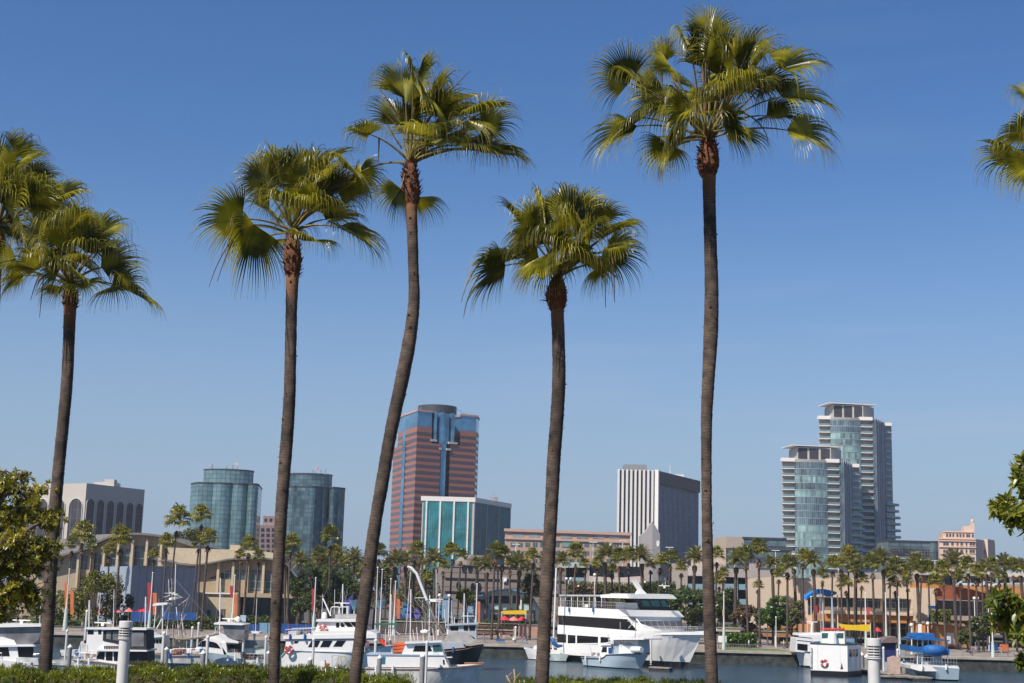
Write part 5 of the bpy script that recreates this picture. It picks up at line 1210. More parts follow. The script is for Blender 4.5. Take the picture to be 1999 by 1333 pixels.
# clipped hedges: dense stuff
def hedge_row(x0, y0, x1, y1, depth, name, label, cols, n=5000, ls=.25):
    rn = random.Random(int(x0)); a = W(x0, y1, depth); b = W(x1, y0, depth); m = MB()
    for i in range(n):
        p = V((rn.uniform(a.x, b.x), depth + rn.uniform(0, 3), lerp(a.z, b.z, rn.random() ** .8) + .3 * math.sin(rn.uniform(0, 6))))
        u_ = V((rn.gauss(0, 1), rn.gauss(0, 1), rn.gauss(0, 1))).normalized(); w_ = u_.orthogonal(); s = ls * rn.uniform(.5, 1.2)
        m.face([p - u_ * s, p - w_ * s * .5, p + u_ * s, p + w_ * s * .5], [(0, .2)] * 4)
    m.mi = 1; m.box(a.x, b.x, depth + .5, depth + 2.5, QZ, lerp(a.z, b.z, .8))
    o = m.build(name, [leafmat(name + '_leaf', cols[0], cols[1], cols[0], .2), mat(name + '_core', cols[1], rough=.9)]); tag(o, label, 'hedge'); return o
hedge_row(1108, 1140, 1255, 1165, 300, 'hedge', 'long dark green hedge above the yacht upper deck', G_OL, 5200)
hedge_row(1255, 1138, 1320, 1160, 302, 'hedge', 'shorter green hedge right of the yacht mast', G_DK, 2600)
hedge_row(1108, 1142, 1165, 1170, 298, 'hedge', 'brownish trellis hedge above the yacht rear deck', G_RD, 1500)
hedge_row(318, 1206, 420, 1232, 262, 'hedge', 'dark green planting below the cream low wing', G_DK, 3600)
hedge_row(255, 1210, 318, 1232, 262, 'hedge', 'green shrubs below the short blue fence panel', G_BR, 1800)
hedge_row(60, 1215, 200, 1238, 256, 'hedge', 'green shrubs behind the boats at far left', G_DK, 3600)
hedge_row(1823, 1193, 1857, 1208, 284, 'hedge', 'bright yellow-green clipped hedge on the rust hall terrace', G_YE, 1600)
hedge_row(1420, 1240, 1478, 1253, 246, 'hedge', 'low bright shrubs on the lawn right of the tallest palm', G_BR, 2000)
hedge_row(468, 1206, 545, 1220, 256, 'hedge', 'potted shrubs before the dark hall entrance', G_DK, 900)

# ---------------- foreground shrubs ----------------
def shrubs(name, label, segs, seed):
    """needle-leaved shrubs: segs = [(x0,x1,top_py)] read from the photograph, at 29-33 m"""
    rn = random.Random(seed); m = MB()
    for x0, x1, py in segs:
        n = int((x1 - x0) * 9)
        nb = max(2, int((x1 - x0) / 14)); bumps = [(x0 + (x1 - x0) * (i + rn.random()) / nb, rn.uniform(8, 17), rn.uniform(.45, 1.1)) for i in range(nb)]
        for d in (28.5, 30, 31.5):
            for bx, bw, bh in bumps:
                k = FPX / d; top = W(bx, py, d); zc = top.z - .42 * bh - (.1 if d < 31 else 0); cx = top.x + rn.uniform(-.1, .1); r = bw / k * 1.5; h = .42 * bh
                for i in range(int(150 * bw / 12)):
                    a = rn.uniform(0, 6.28); e = rn.uniform(-.25, 1.45); s = rn.uniform(.75, 1.0)
                    dv = V((math.cos(a) * math.cos(e), math.sin(a) * math.cos(e), math.sin(e)))
                    p = V((cx, d, zc)) + V((dv.x * r * 1.3, dv.y * r, dv.z * h)) * s
                    L = rn.uniform(.05, .13); dd = (dv + UP * .7 + V((rn.gauss(0, .35), rn.gauss(0, .35), rn.gauss(0, .3)))).normalized()
                    for j in range(4):
                        w_ = V((rn.gauss(0, 1), rn.gauss(0, 1), rn.gauss(0, 1))).normalized(); q = p + dd * L * j / 4
                        e1 = q + (dd + w_ * .8).normalized() * rn.uniform(.03, .065); sd = dd.cross(w_).normalized() * .008
                        m.face([q - sd, q + sd, e1], [(0, .2), (0, .2), (0, .8)])
                    m.face([p - dd.orthogonal().normalized() * .006, p + dd.orthogonal().normalized() * .006, p + dd * L])
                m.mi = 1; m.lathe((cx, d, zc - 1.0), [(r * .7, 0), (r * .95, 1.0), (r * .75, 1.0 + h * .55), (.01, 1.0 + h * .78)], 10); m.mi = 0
    o = m.build(name, [M_NEED, M_NEEDC]); o['kind'] = 'stuff'; o['label'] = label; return o
M_NEED = leafmat('needle_shrub', (.26, .29, .02), (.12, .14, .014), (.26, .27, .04), .35)
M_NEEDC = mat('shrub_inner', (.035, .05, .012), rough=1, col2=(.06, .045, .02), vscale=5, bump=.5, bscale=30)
shrubs('shrubs', 'dense green needle-leaved shrubs along the bottom left', [(-30, 50, 1300), (50, 150, 1306), (150, 250, 1304), (250, 320, 1296), (320, 380, 1306), (380, 440, 1298), (440, 520, 1300), (520, 560, 1304), (560, 660, 1302), (660, 715, 1310), (715, 790, 1318)], 5)
shrubs('shrubs', 'dense green needle-leaved shrubs along the bottom right of centre', [(1008, 1060, 1324), (1060, 1110, 1322), (1110, 1180, 1328), (1180, 1300, 1326), (1300, 1400, 1330)], 6)
# bare twig poking over the shrubs
m = MB(); a = W(1003, 1345, 30); b = W(1003, 1306, 30); m.tube([a, a.lerp(b, .5) + V((.03, 0, 0)), b], [.03, .022, .012], 6); m.tube([a, W(988, 1318, 30)], [.022, .012], 6); m.tube([W(990, 1322, 30), W(1000, 1312, 30)], [.012, .006], 5); m.tube([a.lerp(b, .4), W(1016, 1312, 30)], [.012, .006], 5)
tag(m.build('bare_twig', mat('bare_wood', (.42, .28, .18), rough=.8), smooth=True), 'bare pale broken twig sticking up at the left end of the right shrubs', 'twig')

# ---------------- near broadleaf trees framing the view ----------------
def near_tree(label, branches, nros, leafL, depth, cols, seed, base, name='ficus_tree', rmax=.9):
    rn = random.Random(seed); t = thing(name, label, 'tree', base)
    lm = leafmat('near_leaf', cols[0], cols[1], cols[2], .3)
    m = MB(); tips = []
    for br in branches:
        pts = [V(base) if p is None else W(p[0], p[1], depth + p[2]) for p in br]
        n = len(pts); m.tube(pts, [max(.012, .10 * (1 - i / (n - .3))) for i in range(n)], 6)
        for i in range(1, n):
            for j in range(6):
                q = pts[i - 1].lerp(pts[i], rn.random())
                if i > n * .35: tips.append(q)
    ros = []
    for i in range(nros):
        q = rn.choice(tips); v = V((rn.gauss(0, 1), rn.gauss(0, 1), rn.gauss(0, 1))); v = v.normalized() * rmax * rn.random() ** .6
        e = q + V((v.x, v.y, v.z * .75)); mid = q.lerp(e, .5) + UP * .05; m.tube([q, mid, e], [.012, .008, .005], 4, cap=False); ros.append((e, (e - mid).normalized()))
    m.build('branches', M_BARK, t, smooth=True)
    m = MB()
    for e, d in ros:
        d = (d + UP * .5).normalized(); a0 = rn.uniform(0, 6.28); sd = d.orthogonal().normalized(); sd2 = d.cross(sd)
        for j in range(rn.randint(6, 10)):
            a = a0 + j * 2.4; o = (sd * math.cos(a) + sd2 * math.sin(a)); dr = (o * rn.uniform(.6, 1.1) + d * rn.uniform(.1, .9)).normalized()
            L = leafL * rn.uniform(.7, 1.15); wd = L * rn.uniform(.17, .24); s = dr.cross(d); s = s.normalized() if s.length > .05 else sd; up = s.cross(dr)
            p0 = e - d * rn.uniform(0, .06); c = [p0 + dr * L * f + up * (-.18 * L * f * f) for f in (0, .3, .65, 1)]
            f0 = up * wd * .35
            for sg in (-1, 1):
                l1 = c[1] + s * sg * wd * .9 + f0; l2 = c[2] + s * sg * wd * .8 + f0
                m.face([c[0], c[1], l1] if sg > 0 else [c[0], l1, c[1]], [(0, .1)] * 3)
                m.face([c[1], c[2], l2, l1] if sg > 0 else [c[1], l1, l2, c[2]], [(0, .4)] * 4)
                m.face([c[2], c[3], l2] if sg > 0 else [c[2], l2, c[3]], [(0, .5), (0, .9), (0, .6)])
    m.build('leaves', lm, t); return t
near_tree('leafy tree filling the lower left edge, small glossy yellow-green leaves',
          [[None, (-60, 1250, .3), (-30, 1130, 0), (0, 1040, 0), (40, 990, 0), (80, 955, 0)], [None, (-60, 1200, 0), (0, 1080, 0), (60, 1030, -.3), (98, 1010, .2)], [None, (-50, 1150, .4), (20, 1100, .2), (70, 1080, 0), (105, 1065, 0)],
           [None, (-60, 1100, 0), (-10, 1000, 0), (20, 950, 0), (30, 930, .2)], [None, (-40, 1180, 0), (10, 1150, -.2), (50, 1140, 0), (75, 1180, .1)], [None, (-40, 1120, 0), (10, 1100, -.2), (50, 1110, 0), (70, 1120, .1)], [None, (-40, 1220, 0), (0, 1190, -.2), (30, 1160, 0), (50, 1150, .1)], [None, (-50, 1100, -.4), (10, 1060, -.5), (60, 1060, -.4), (100, 1090, -.2)],
           [None, (-40, 1050, .4), (20, 1010, .5), (90, 1010, .5)], [None, (-60, 980, -.3), (-20, 960, 0), (10, 945, 0)]],
          1500, .088, 24, ((.36, .31, .02), (.12, .13, .015), (.5, .34, .03)), 3, (-10.6, 24.3, 7.0), rmax=.36)
near_tree('leafy tree reaching in from the right edge, large glossy leaves on two boughs',
          [[None, (2120, 1180, 0), (2060, 1080, 0), (2020, 1020, 0), (1975, 1000, 0), (1948, 985, 0)], [None, (2100, 1100, .1), (2040, 980, .1), (2005, 940, 0), (1998, 915, 0)], [None, (2110, 1240, 0), (2040, 1200, 0), (1990, 1185, 0), (1950, 1175, 0)],
           [None, (2120, 1260, 0), (2030, 1260, 0), (1985, 1245, 0)], [None, (2110, 1260, .2), (2050, 1300, 0), (2000, 1290, 0)], [None, (2100, 1140, 0), (2030, 1010, -.2), (1970, 1020, 0)], [None, (2100, 1220, 0), (2000, 1215, .2), (1965, 1210, .2)]],
          330, .115, 13.5, ((.28, .28, .02), (.08, .11, .014), (.45, .33, .03)), 8, (5.6, 14.5, 7.8), rmax=.17)
# ---------------- boats ----------------
M_GEL = mat('white_gelcoat', (.80, .78, .75), rough=.25, var=.02, coat=.3)
M_GELG = mat('grey_gelcoat', (.42, .45, .48), rough=.35, var=.05)
M_HULLB = mat('black_hull', (.012, .012, .014), rough=.35, var=.2)
M_HULLGN = mat('pale_green_hull', (.55, .62, .57), rough=.35, var=.05)
M_HULLBG = mat('blue_grey_hull', (.36, .44, .50), rough=.35, var=.05)
M_HULLW = mat('weathered_white_hull', (.66, .65, .62), rough=.45, col2=(.45, .44, .41), vscale=.8)
M_BOOT2 = mat('antifoul', (.02, .02, .025), rough=.7)
M_BOOTB = mat('antifoul_blue', (.02, .14, .24), rough=.6)
M_WIN = mat('boat_window', (.012, .012, .015), rough=.08, var=.2)
M_WINT = mat('teal_window', (.04, .14, .14), rough=.08, metal=.2)
M_WING = mat('grey_window', (.22, .20, .20), rough=.15)
M_CLEAR = mat('vinyl_enclosure', (.22, .22, .23), rough=.25, col2=(.12, .12, .13), vscale=.8)
M_BLKC = mat('black_canvas', (.02, .02, .025), rough=.8)
M_STEEL = mat('rail_steel', (.55, .55, .56), rough=.3, metal=.4)
M_RUSTY = mat('rusty_steel', (.20, .14, .10), rough=.8, col2=(.32, .30, .28), vscale=3)
M_RED = mat('lifebuoy_red', (.65, .07, .03), rough=.5)
M_RAFT = mat('raft_orange', (.50, .09, .02), rough=.6)
M_SAILB = mat('blue_sail_cover', (.01, .12, .36), rough=.7, var=.15)
M_TEAK = mat('wood_trim', (.26, .13, .07), rough=.6)
M_DOCK = mat('dock_timber', (.30, .27, .23), rough=.9, col2=(.16, .14, .12), vscale=1.5)
M_DOCKS = mat('dock_float', (.04, .04, .04), rough=.9)
def Wp(px, py, dep, z=None):
    p = W(px, py, dep)
    if z is not None: p.z = z
    return p
BOATS_CL = []
CLR = {'motor_cruiser': (34, 72, 1296, 8), 'trawler_yacht': (146, 184, 1287, 14), 'pilothouse_boat': (146, 200, 1278, 14), 'fishing_trawler': (318, 385, 1276, 34), 'sport_cruiser': (440, 466, 1280, 10), 'open_fishing_boat': (464, 516, 1285, 22), 'dive_boat': (556, 608, 1239, 14), 'work_skiff': (626, 680, 1306, 10), 'work_boat': (722, 782, 1302, 14), 'dark_fishing_vessel': (840, 900, 1264, 20), 'canopy_workboat': (736, 782, 1268, 16), 'skiff': (940, 975, 1264, 8), 'crab_boat': (1134, 1185, 1281, 18), 'covered_ferry': (1782, 1868, 1298, 12), 'dinner_yacht': (1095, 1180, 1186, 14)}
class Boat:
    def __init__(s, name, label, a, b, beam, cat='boat'):
        s.A = G(*a); s.B = G(*b)
        if name not in ('dinner_yacht', 'crab_boat', 'harbour_ferry'): s.B = V((W(b[0], b[1], s.A.y).x, s.A.y, 0))
        s.f = Fac((s.A.x, s.A.y), (s.B.x, s.B.y)); s.beam = beam
        c = s.f.pt(s.f.L / 2, 0, -beam / 2); s.t = thing(name, label, cat, (c.x, c.y, 0))
        if name in CLR: BOATS_CL.append((s,) + CLR[name])
    def hull(s, sheer, wl0, wl1, bow=1, full=.9, mats=(M_GEL, M_BOOT2), boot=.3, flare=.93, stern=.85, deck=M_GEL, depthd=.35, rub=None, n=22):
        """sheer: pixel points stern..bow order left to right; wl0, wl1: pixel x of waterline ends"""
        f = s.f; pts = [f.uz(*p) for p in sheer]; u0t, u1t = pts[0][0], pts[-1][0]
        g = Fac(tuple(f.pt(0, 0, -s.beam / 2))[:2], tuple(f.pt(f.L, 0, -s.beam / 2))[:2])      # the stem stands on the centre line
        if bow == 1: u1t = g.uz(*sheer[-1])[0]; pts[-1] = (max(u1t, pts[-2][0] + .1), g.uz(*sheer[-1])[1])
        else: u0t = g.uz(*sheer[0])[0]; pts[0] = (min(u0t, pts[1][0] - .1), g.uz(*sheer[0])[1])
        u0w = f.uz(wl0[0], wl0[1])[0]; u1w = f.uz(wl1[0], wl1[1])[0]
        if bow == 1: u1w = g.uz(*wl1)[0]
        else: u0w = g.uz(*wl0)[0]
        def zt(u):
            for i in range(len(pts) - 1):
                if pts[i][0] <= u <= pts[i + 1][0]: return lerp(pts[i][1], pts[i + 1][1], (u - pts[i][0]) / max(1e-6, pts[i + 1][0] - pts[i][0]))
            return pts[-1][1] if u > pts[-1][0] else pts[0][1]
        B = s.beam / 2; m = MB(); rows = []
        for i in range(n + 1):
            q = i / n; b = q if bow == 1 else 1 - q            # b: 0 stern .. 1 bow
            hb = B * (lerp(stern, 1, min(1, b / .35)) if b < .35 else (1 if b < full * .62 else max(0.0, 1 - ((b - full * .62) / (1 - full * .62)) ** 2.1)))
            hw = hb * (flare if b < .5 else lerp(flare, .55, (b - .5) * 2)); hb = max(hb, .03); hw = max(hw, .02)
            ut, uw = lerp(u0t, u1t, q), lerp(u0w, u1w, q); z = zt(ut); row = []
            for (zz, hh, uu) in ((-.45, hw * .7, uw), (boot, hw * 1.02, lerp(uw, ut, boot / z)), (boot + .001, hw * 1.02, lerp(uw, ut, boot / z)), (lerp(boot, z, .5), lerp(hw, hb, .62), lerp(uw, ut, .55)), (z, hb, ut), (z, hb - min(.12, hb * .5), ut), (z - depthd, hb - min(.13, hb * .5), ut)):
                row.append((uu, zz, hh))
            rows.append(row)
        for i in range(n):
            for sd in (1, -1):
                for j in range(6):
                    q = [rows[i][j], rows[i + 1][j], rows[i + 1][j + 1], rows[i][j + 1]]
                    m.mi = 1 if j == 0 else 0
                    m.face([f.pt(u, z, -B + sd * h) for u, z, h in (q if sd > 0 else q[::-1])])
            a, b = rows[i][6], rows[i + 1][6]; m.mi = 2
            m.face([f.pt(a[0], a[1], -B + a[2]), f.pt(b[0], b[1], -B + b[2]), f.pt(b[0], b[1], -B - b[2]), f.pt(a[0], a[1], -B - a[2])])
        for i, r in ((0, rows[0]), (n, rows[-1])):
            m.mi = 0; m.face([f.pt(u, z, -B + h) for u, z, h in r[:5]] + [f.pt(u, z, -B - h) for u, z, h in r[:5][::-1]])
        o = m.build('hull', [mats[0], mats[1], deck], s.t)
        if rub:
            m = MB(); m.tube([f.pt(r[4][0], r[4][1] - .12, -B + r[4][2] + .03) for r in rows], .06, 5); m.tube([f.pt(r[4][0], r[4][1] - .12, -B - r[4][2] - .03) for r in rows], .06, 5)
            m.build('rub_rail', rub, o)
        return o
    def poly(s, name, pts, mt, w=None, p0=None, p1=None, parent=None):
        """side-profile polygon in pixels, extruded across the boat; w = fraction of beam"""
        if w is not None: p1 = -s.beam / 2 * (1 - w); p0 = -s.beam / 2 * (1 + w)
        m = MB(); s.f.ppoly(m, pts, p0, p1); return m.build(name, mt, parent or s.t)
    def win(s, pts, w, mt=None, parent=None, name='window'):
        p1 = -s.beam / 2 * (1 - w) + .035; m = MB(); s.f.ppoly(m, pts, p1 - .1, p1); return m.build(name, mt or M_WIN, parent or s.t)
    def P(s, px, py, w=0.0): u, z = s.f.uz(px, py); return s.f.pt(u, z, -s.beam / 2 * (1 - w))
    def tube(s, name, pts, r, mt=None, w=0.0, parent=None, n=6):
        m = MB(); m.tube([s.P(*p, w) if len(p) == 2 else s.P(*p) for p in pts], r, n); return m.build(name, mt or M_STEEL, parent or s.t)
    def rail(s, x0, y0, x1, y1, h, n, w=.85, parent=None, name='railing', mt=None):
        m = MB()
        for ww in (w, -w):
            a, b = s.P(x0, y0, ww), s.P(x1, y1, ww)
            m.tube([a + UP * h, b + UP * h], .028, 5); m.tube([a + UP * h * .5, b + UP * h * .5], .018, 4)
            for i in range(n + 1):
                q = a.lerp(b, i / n); m.tube([q, q + UP * h], .022, 4)
        return m.build(name, mt or M_STEEL, parent or s.t)
    def buoy(s, px, py, r, w, parent=None):
        c = s.P(px, py, w) + s.f.n * .12; m = MB(); N = 16
        pts = [c + (s.f.u * math.cos(a * 2 * math.pi / N) + UP * math.sin(a * 2 * math.pi / N)) * r for a in range(N + 1)]
        m.tube(pts, r * .33, 7, cap=False)
        for j in range(len(m.m)): m.m[j] = 1 if (j // 7) % 4 == 0 else 0
        return m.build('lifebuoy', [M_RED, M_GEL], parent or s.t, smooth=True)
    def radar(s, px, py, r=.5, w=0.0):
        c = s.P(px, py, w); m = MB(); m.cbox(c, r * .5, r * .5, .3); m.obox(c + V((-r * 1.6, -.12, .3)), (r * 3.2, 0, 0), (0, .24, 0), (0, 0, .12)); return m.build('radar', M_GEL, s.t)
def box_pts(x0, y0, x1, y1): return [(x0, y0), (x1, y0), (x1, y1), (x0, y1)]

# B1
b = Boat('motor_cruiser', 'white flybridge cruiser at the left edge with hardtop and clear enclosure', (-60, 1316), (78, 1318), 4.6)
b.hull([(-60, 1284), (0, 1288), (78, 1297)], (-50, 1316), (74, 1318), bow=-1)
h = b.poly('cabin', [(-40, 1288), (-30, 1262), (30, 1262), (35, 1296), (-40, 1296)], M_GEL, .8)
b.win([(-25, 1264), (13, 1264), (16, 1281), (-25, 1281)], .8, parent=h); b.win([(28, 1262), (62, 1261), (60, 1283), (30, 1283)], .7, M_WIN, name='dark_bulkhead')
b.poly('aft_deck', [(-30, 1258), (62, 1258), (66, 1262), (-30, 1263)], M_GEL, .92)
b.poly('flybridge', [(-30, 1248), (0, 1243), (24, 1250), (28, 1258), (-30, 1259)], M_GEL, .75)
b.poly('enclosure', [(-20, 1224), (78, 1222), (72, 1248), (60, 1258), (26, 1258), (-20, 1246)], M_CLEAR, .72)
b.poly('hardtop', [(-30, 1220), (0, 1217), (60, 1218.5), (82, 1221), (80, 1223), (30, 1224), (-30, 1225)], M_GEL, .9); b.radar(28, 1218, .6)
b.poly('cockpit_side', [(30, 1283), (72, 1285), (74, 1298), (30, 1298)], M_HULLW, .9)
b.tube('antenna', [(73, 1180), (69, 1248)], .035, M_GEL, .5); b.rail(-50, 1285, 0, 1288, .7, 5); b.tube('awning_pole', [(8, 1224), (5, 1248)], .03, M_STEEL, .7)
# B2
b = Boat('trawler_yacht', 'white trawler yacht with black canvas enclosures behind the left light bollard', (142, 1322), (288, 1322), 4.8)
b.hull([(142, 1286), (190, 1290), (240, 1297), (288, 1300)], (150, 1322), (285, 1322), bow=-1, rub=M_TEAK)
h = b.poly('cabin', [(180, 1294), (188, 1271), (240, 1271), (244, 1300), (180, 1298)], M_GEL, .8)
for q in ([(186, 1283), (192, 1272.5), (202, 1272.5), (201, 1288), (186, 1286)], [(205, 1272.5), (217, 1272.5), (217, 1290), (204, 1289)], [(220, 1272.5), (232, 1272.5), (232, 1291), (220, 1290)]): b.win(q, .8, parent=h)
b.poly('upper_deck', [(184, 1267), (286, 1269), (286, 1272), (184, 1271)], M_GEL, .95)
fb = b.poly('flybridge', [(186, 1267), (200, 1252), (232, 1257), (240, 1268)], M_GEL, .7)
m = MB()
for i in range(9):
    x = 202 + i * 3.2; b.f.ppoly(m, box_pts(x, 1261, x + 1.3, 1267), -.5, -.22)
m.build('vent_slats', M_BLKC, fb)
b.poly('forward_enclosure', [(198, 1231), (236, 1231), (238, 1262), (222, 1256), (197, 1251)], M_BLKC, .72); b.win([(205, 1233), (214, 1233), (213, 1249), (204, 1247)], .72, M_CLEAR); b.win([(217, 1233), (231, 1233), (231, 1252), (217, 1249)], .72, M_CLEAR)
b.poly('hardtop', [(168, 1226), (205, 1225), (284, 1227), (284, 1230), (168, 1228.5)], M_GEL, .85)
b.poly('aft_enclosure', [(250, 1231), (282, 1231), (283, 1268), (250, 1268)], M_BLKC, .75); b.win([(254, 1234), (278, 1234), (278, 1262), (254, 1262)], .75, M_CLEAR)
b.poly('aft_cabin', [(246, 1272), (284, 1272), (284, 1298), (246, 1298)], M_BLKC, .7); b.radar(188, 1223, .55)
b.tube('antenna', [(184, 1158), (179, 1224)], .035, M_GEL); b.tube('antenna', [(211, 1150), (209, 1226)], .035, M_GEL); b.rail(145, 1286, 186, 1290, .7, 6)
# B3
b = Boat('pilothouse_boat', 'small white pilothouse boat just behind the trawler yacht', (145, 1300), (204, 1300), 3)
b.hull([(145, 1276), (180, 1280), (204, 1283)], (150, 1300), (202, 1300), bow=-1)
h = b.poly('pilothouse', [(166, 1280), (168, 1227), (201, 1227), (201, 1280)], M_GEL, .75); b.win([(170, 1230), (181, 1230), (181, 1238), (169, 1238)], .75, parent=h); b.win([(190, 1229), (196, 1229), (196, 1238), (190, 1238)], .75, parent=h)
b.poly('roof', [(165, 1225), (203, 1225), (203, 1227.5), (165, 1227.5)], M_GEL, .9); b.poly('trunk_cabin', [(148, 1276), (156, 1252), (176, 1250), (184, 1262), (184, 1280)], M_HULLW, .7); b.win([(162, 1250), (171, 1250), (170, 1255), (162, 1255)], .7)
b.poly('hatch_cover', [(140, 1284), (150, 1276), (182, 1275), (186, 1284)], M_GELG, .8)
# B4 fishing trawler
b = Boat('fishing_trawler', 'white fishing trawler crowded with masts, gantry and a long side boom', (284, 1302), (396, 1304), 5)
b.hull([(281, 1271), (300, 1275), (330, 1279), (392, 1278)], (290, 1302), (388, 1304), bow=-1, mats=(M_HULLW, M_BOOTB), boot=.55, rub=M_TEAK)
h = b.poly('wheelhouse', [(284, 1273), (282, 1236), (290, 1240), (308, 1243), (316, 1243), (316, 1276)], M_HULLW, .7)
for x in (284, 290, 296, 302, 308): b.win(box_pts(x, 1248, x + 4.4, 1256), .7, parent=h)
b.poly('bridge_roof', [(280, 1234), (296, 1241), (318, 1240), (318, 1243), (296, 1245), (281, 1238)], M_GEL, .85)
b.poly('flying_awning', [(294, 1180), (300, 1177), (324, 1176), (322, 1180), (294, 1183)], M_GEL, .6)
for x0, y0, x1, y1, r in ((326, 1128, 330, 1275, .10), (334, 1100, 332, 1180, .06), (320, 1130, 321, 1160, .04), (295, 1183, 290, 1240, .06), (322, 1180, 316, 1240, .06), (320, 1184, 296, 1228, .07), (340, 1240, 335, 1185, .06), (354, 1200, 337, 1232, .08), (350, 1240, 345, 1200, .06), (360, 1168, 340, 1182, .08)):
    b.tube('mast_pole', [(x0, y0), (x1, y1)], r, M_RUSTY if r > .07 else M_GEL)
b.tube('side_boom', [(338, 1248), (360, 1248), (395, 1243), (424, 1237)], .16, M_RUSTY, .6); b.tube('side_boom', [(345, 1244), (385, 1247), (420, 1239)], .07, M_RUSTY, .5)
m = MB(); rn = random.Random(4)
for i in range(16):
    m = MB(); c = b.P(rn.uniform(321, 339), rn.uniform(1157, 1172), rn.uniform(-.2, .2)); m.cbox(c, rn.uniform(.1, .4), .2, rn.uniform(.08, .25))
    m.tube([c, c + V((rn.uniform(-.8, .8), 0, rn.uniform(-.3, .3)))], .03, 4); m.build('crosstree', M_GEL, b.t)
for i in range(30):
    m = MB(); x = rn.uniform(300, 352); c = b.P(x, rn.uniform(1185, 1272), rn.uniform(-.5, .5)); e = c + V((rn.uniform(-.7, .7), rn.uniform(-.3, .3), rn.uniform(.3, 2.4))); m.tube([c, e], rn.uniform(.02, .05), 4); m.build('rigging', M_RUSTY, b.t)
GEARM = mat('fishing_gear', (.45, .10, .04), col2=(.25, .24, .22), vscale=1.2, lo=.45, hi=.5)
for i in range(20): m = MB(); m.ball(b.P(rn.uniform(318, 352), rn.uniform(1266, 1277), rn.uniform(-.6, .6)), rn.uniform(.12, .28), 6, 4); m.build('float_ball', GEARM, b.t)
b.rail(335, 1278, 388, 1278, .7, 8)
b.tube('outrigger_stay', [(333, 1130), (424, 1237)], .015, M_STEEL); b.tube('outrigger_stay', [(333, 1130), (284, 1236)], .015, M_STEEL)
# B5 sport cruiser
b = Boat('sport_cruiser', 'cream flybridge sport boat with an arched black side window', (380, 1302), (472, 1303), 4.6)
b.hull([(376, 1268), (420, 1275), (470, 1283)], (392, 1302), (466, 1303), bow=-1, mats=(M_HULLBG, M_BOOT2))
h = b.poly('cabin', [(380, 1274)] + curve([(380, 1266), (388, 1256), (396, 1249), (412, 1246), (424, 1250), (432, 1262)], 4) + [(444, 1280), (380, 1276)], M_GEL, .86)
b.win([(383.5, 1261.5)] + curve([(388, 1257), (394, 1251), (404, 1251), (418, 1254), (424, 1258), (430, 1266)], 4) + [(406, 1263)], .86, parent=h)
b.poly('flybridge', curve([(396, 1250), (406, 1241), (425, 1236), (438, 1240), (448, 1247), (464, 1252)], 4) + [(464, 1256), (440, 1254), (428, 1256), (420, 1250)], M_GEL, .8)
b.poly('aft_pillar', [(430, 1254), (440, 1254), (443, 1278), (436, 1278)], M_GEL, .86); b.win([(440, 1258), (464, 1258), (463, 1267), (442, 1267)], .6, name='saloon_opening')
b.poly('cockpit_side', [(442, 1274), (468, 1275), (470, 1286), (442, 1284)], M_HULLGN, .9)
b.poly('hardtop', [(416, 1216), (424, 1214), (470, 1217), (478, 1219), (470, 1220.5), (417, 1219)], M_GEL, .85); b.poly('enclosure', [(432, 1220), (476, 1220.5), (474, 1250), (450, 1248), (438, 1240)], M_CLEAR, .7)
for x0, x1 in ((420, 416), (422, 427), (444, 442), (450, 453), (474, 472)): b.tube('hardtop_leg', [(x0, 1219), (x1, 1238)], .04, M_GEL, .6)
b.radar(440, 1214, .55)
m = MB(); m.ball(b.P(459, 1209, .2), .35, 10, 6); m.build('radar_dome', M_GEL, b.t, smooth=True); m = MB(); m.cbox(b.P(468, 1214, 0), .7, .4, .8); m.build('covered_gear', M_HULLBG, b.t)
b.tube('antenna', [(423, 1188), (420, 1216)], .03, M_GEL); b.tube('hoop', [(443, 1246), (440, 1240), (444, 1236), (449, 1240), (446, 1247)], .03, M_STEEL, .8)
# B6
b = Boat('open_fishing_boat', 'low white open fishing boat with a small T-top, left of the second trunk', (462, 1303), (524, 1304), 3.4)
b.hull([(461, 1286), (490, 1288), (520, 1287)], (465, 1302), (500, 1303), bow=-1, mats=(M_GEL, M_BOOT2)); b.rail(463, 1285, 518, 1287, .6, 7)
b.poly('console', [(476, 1250), (518, 1252), (516, 1262), (496, 1265), (476, 1266)], M_CLEAR, .7); b.poly('t_top', [(480, 1234), (486, 1232), (506, 1234), (504, 1237), (482, 1236)], M_GEL, .8); b.poly('top_bracket', [(490, 1236), (495, 1236), (493, 1250), (491, 1250)], M_GEL, .15)
b.poly('cuddy', [(474, 1266), (514, 1264), (514, 1276), (476, 1278)], M_HULLGN, .6); b.tube('antenna', [(497, 1168), (494, 1232)], .035, M_GEL); b.poly('gunwale_box', [(512, 1254), (520, 1254), (521, 1280), (513, 1280)], M_GEL, .4)
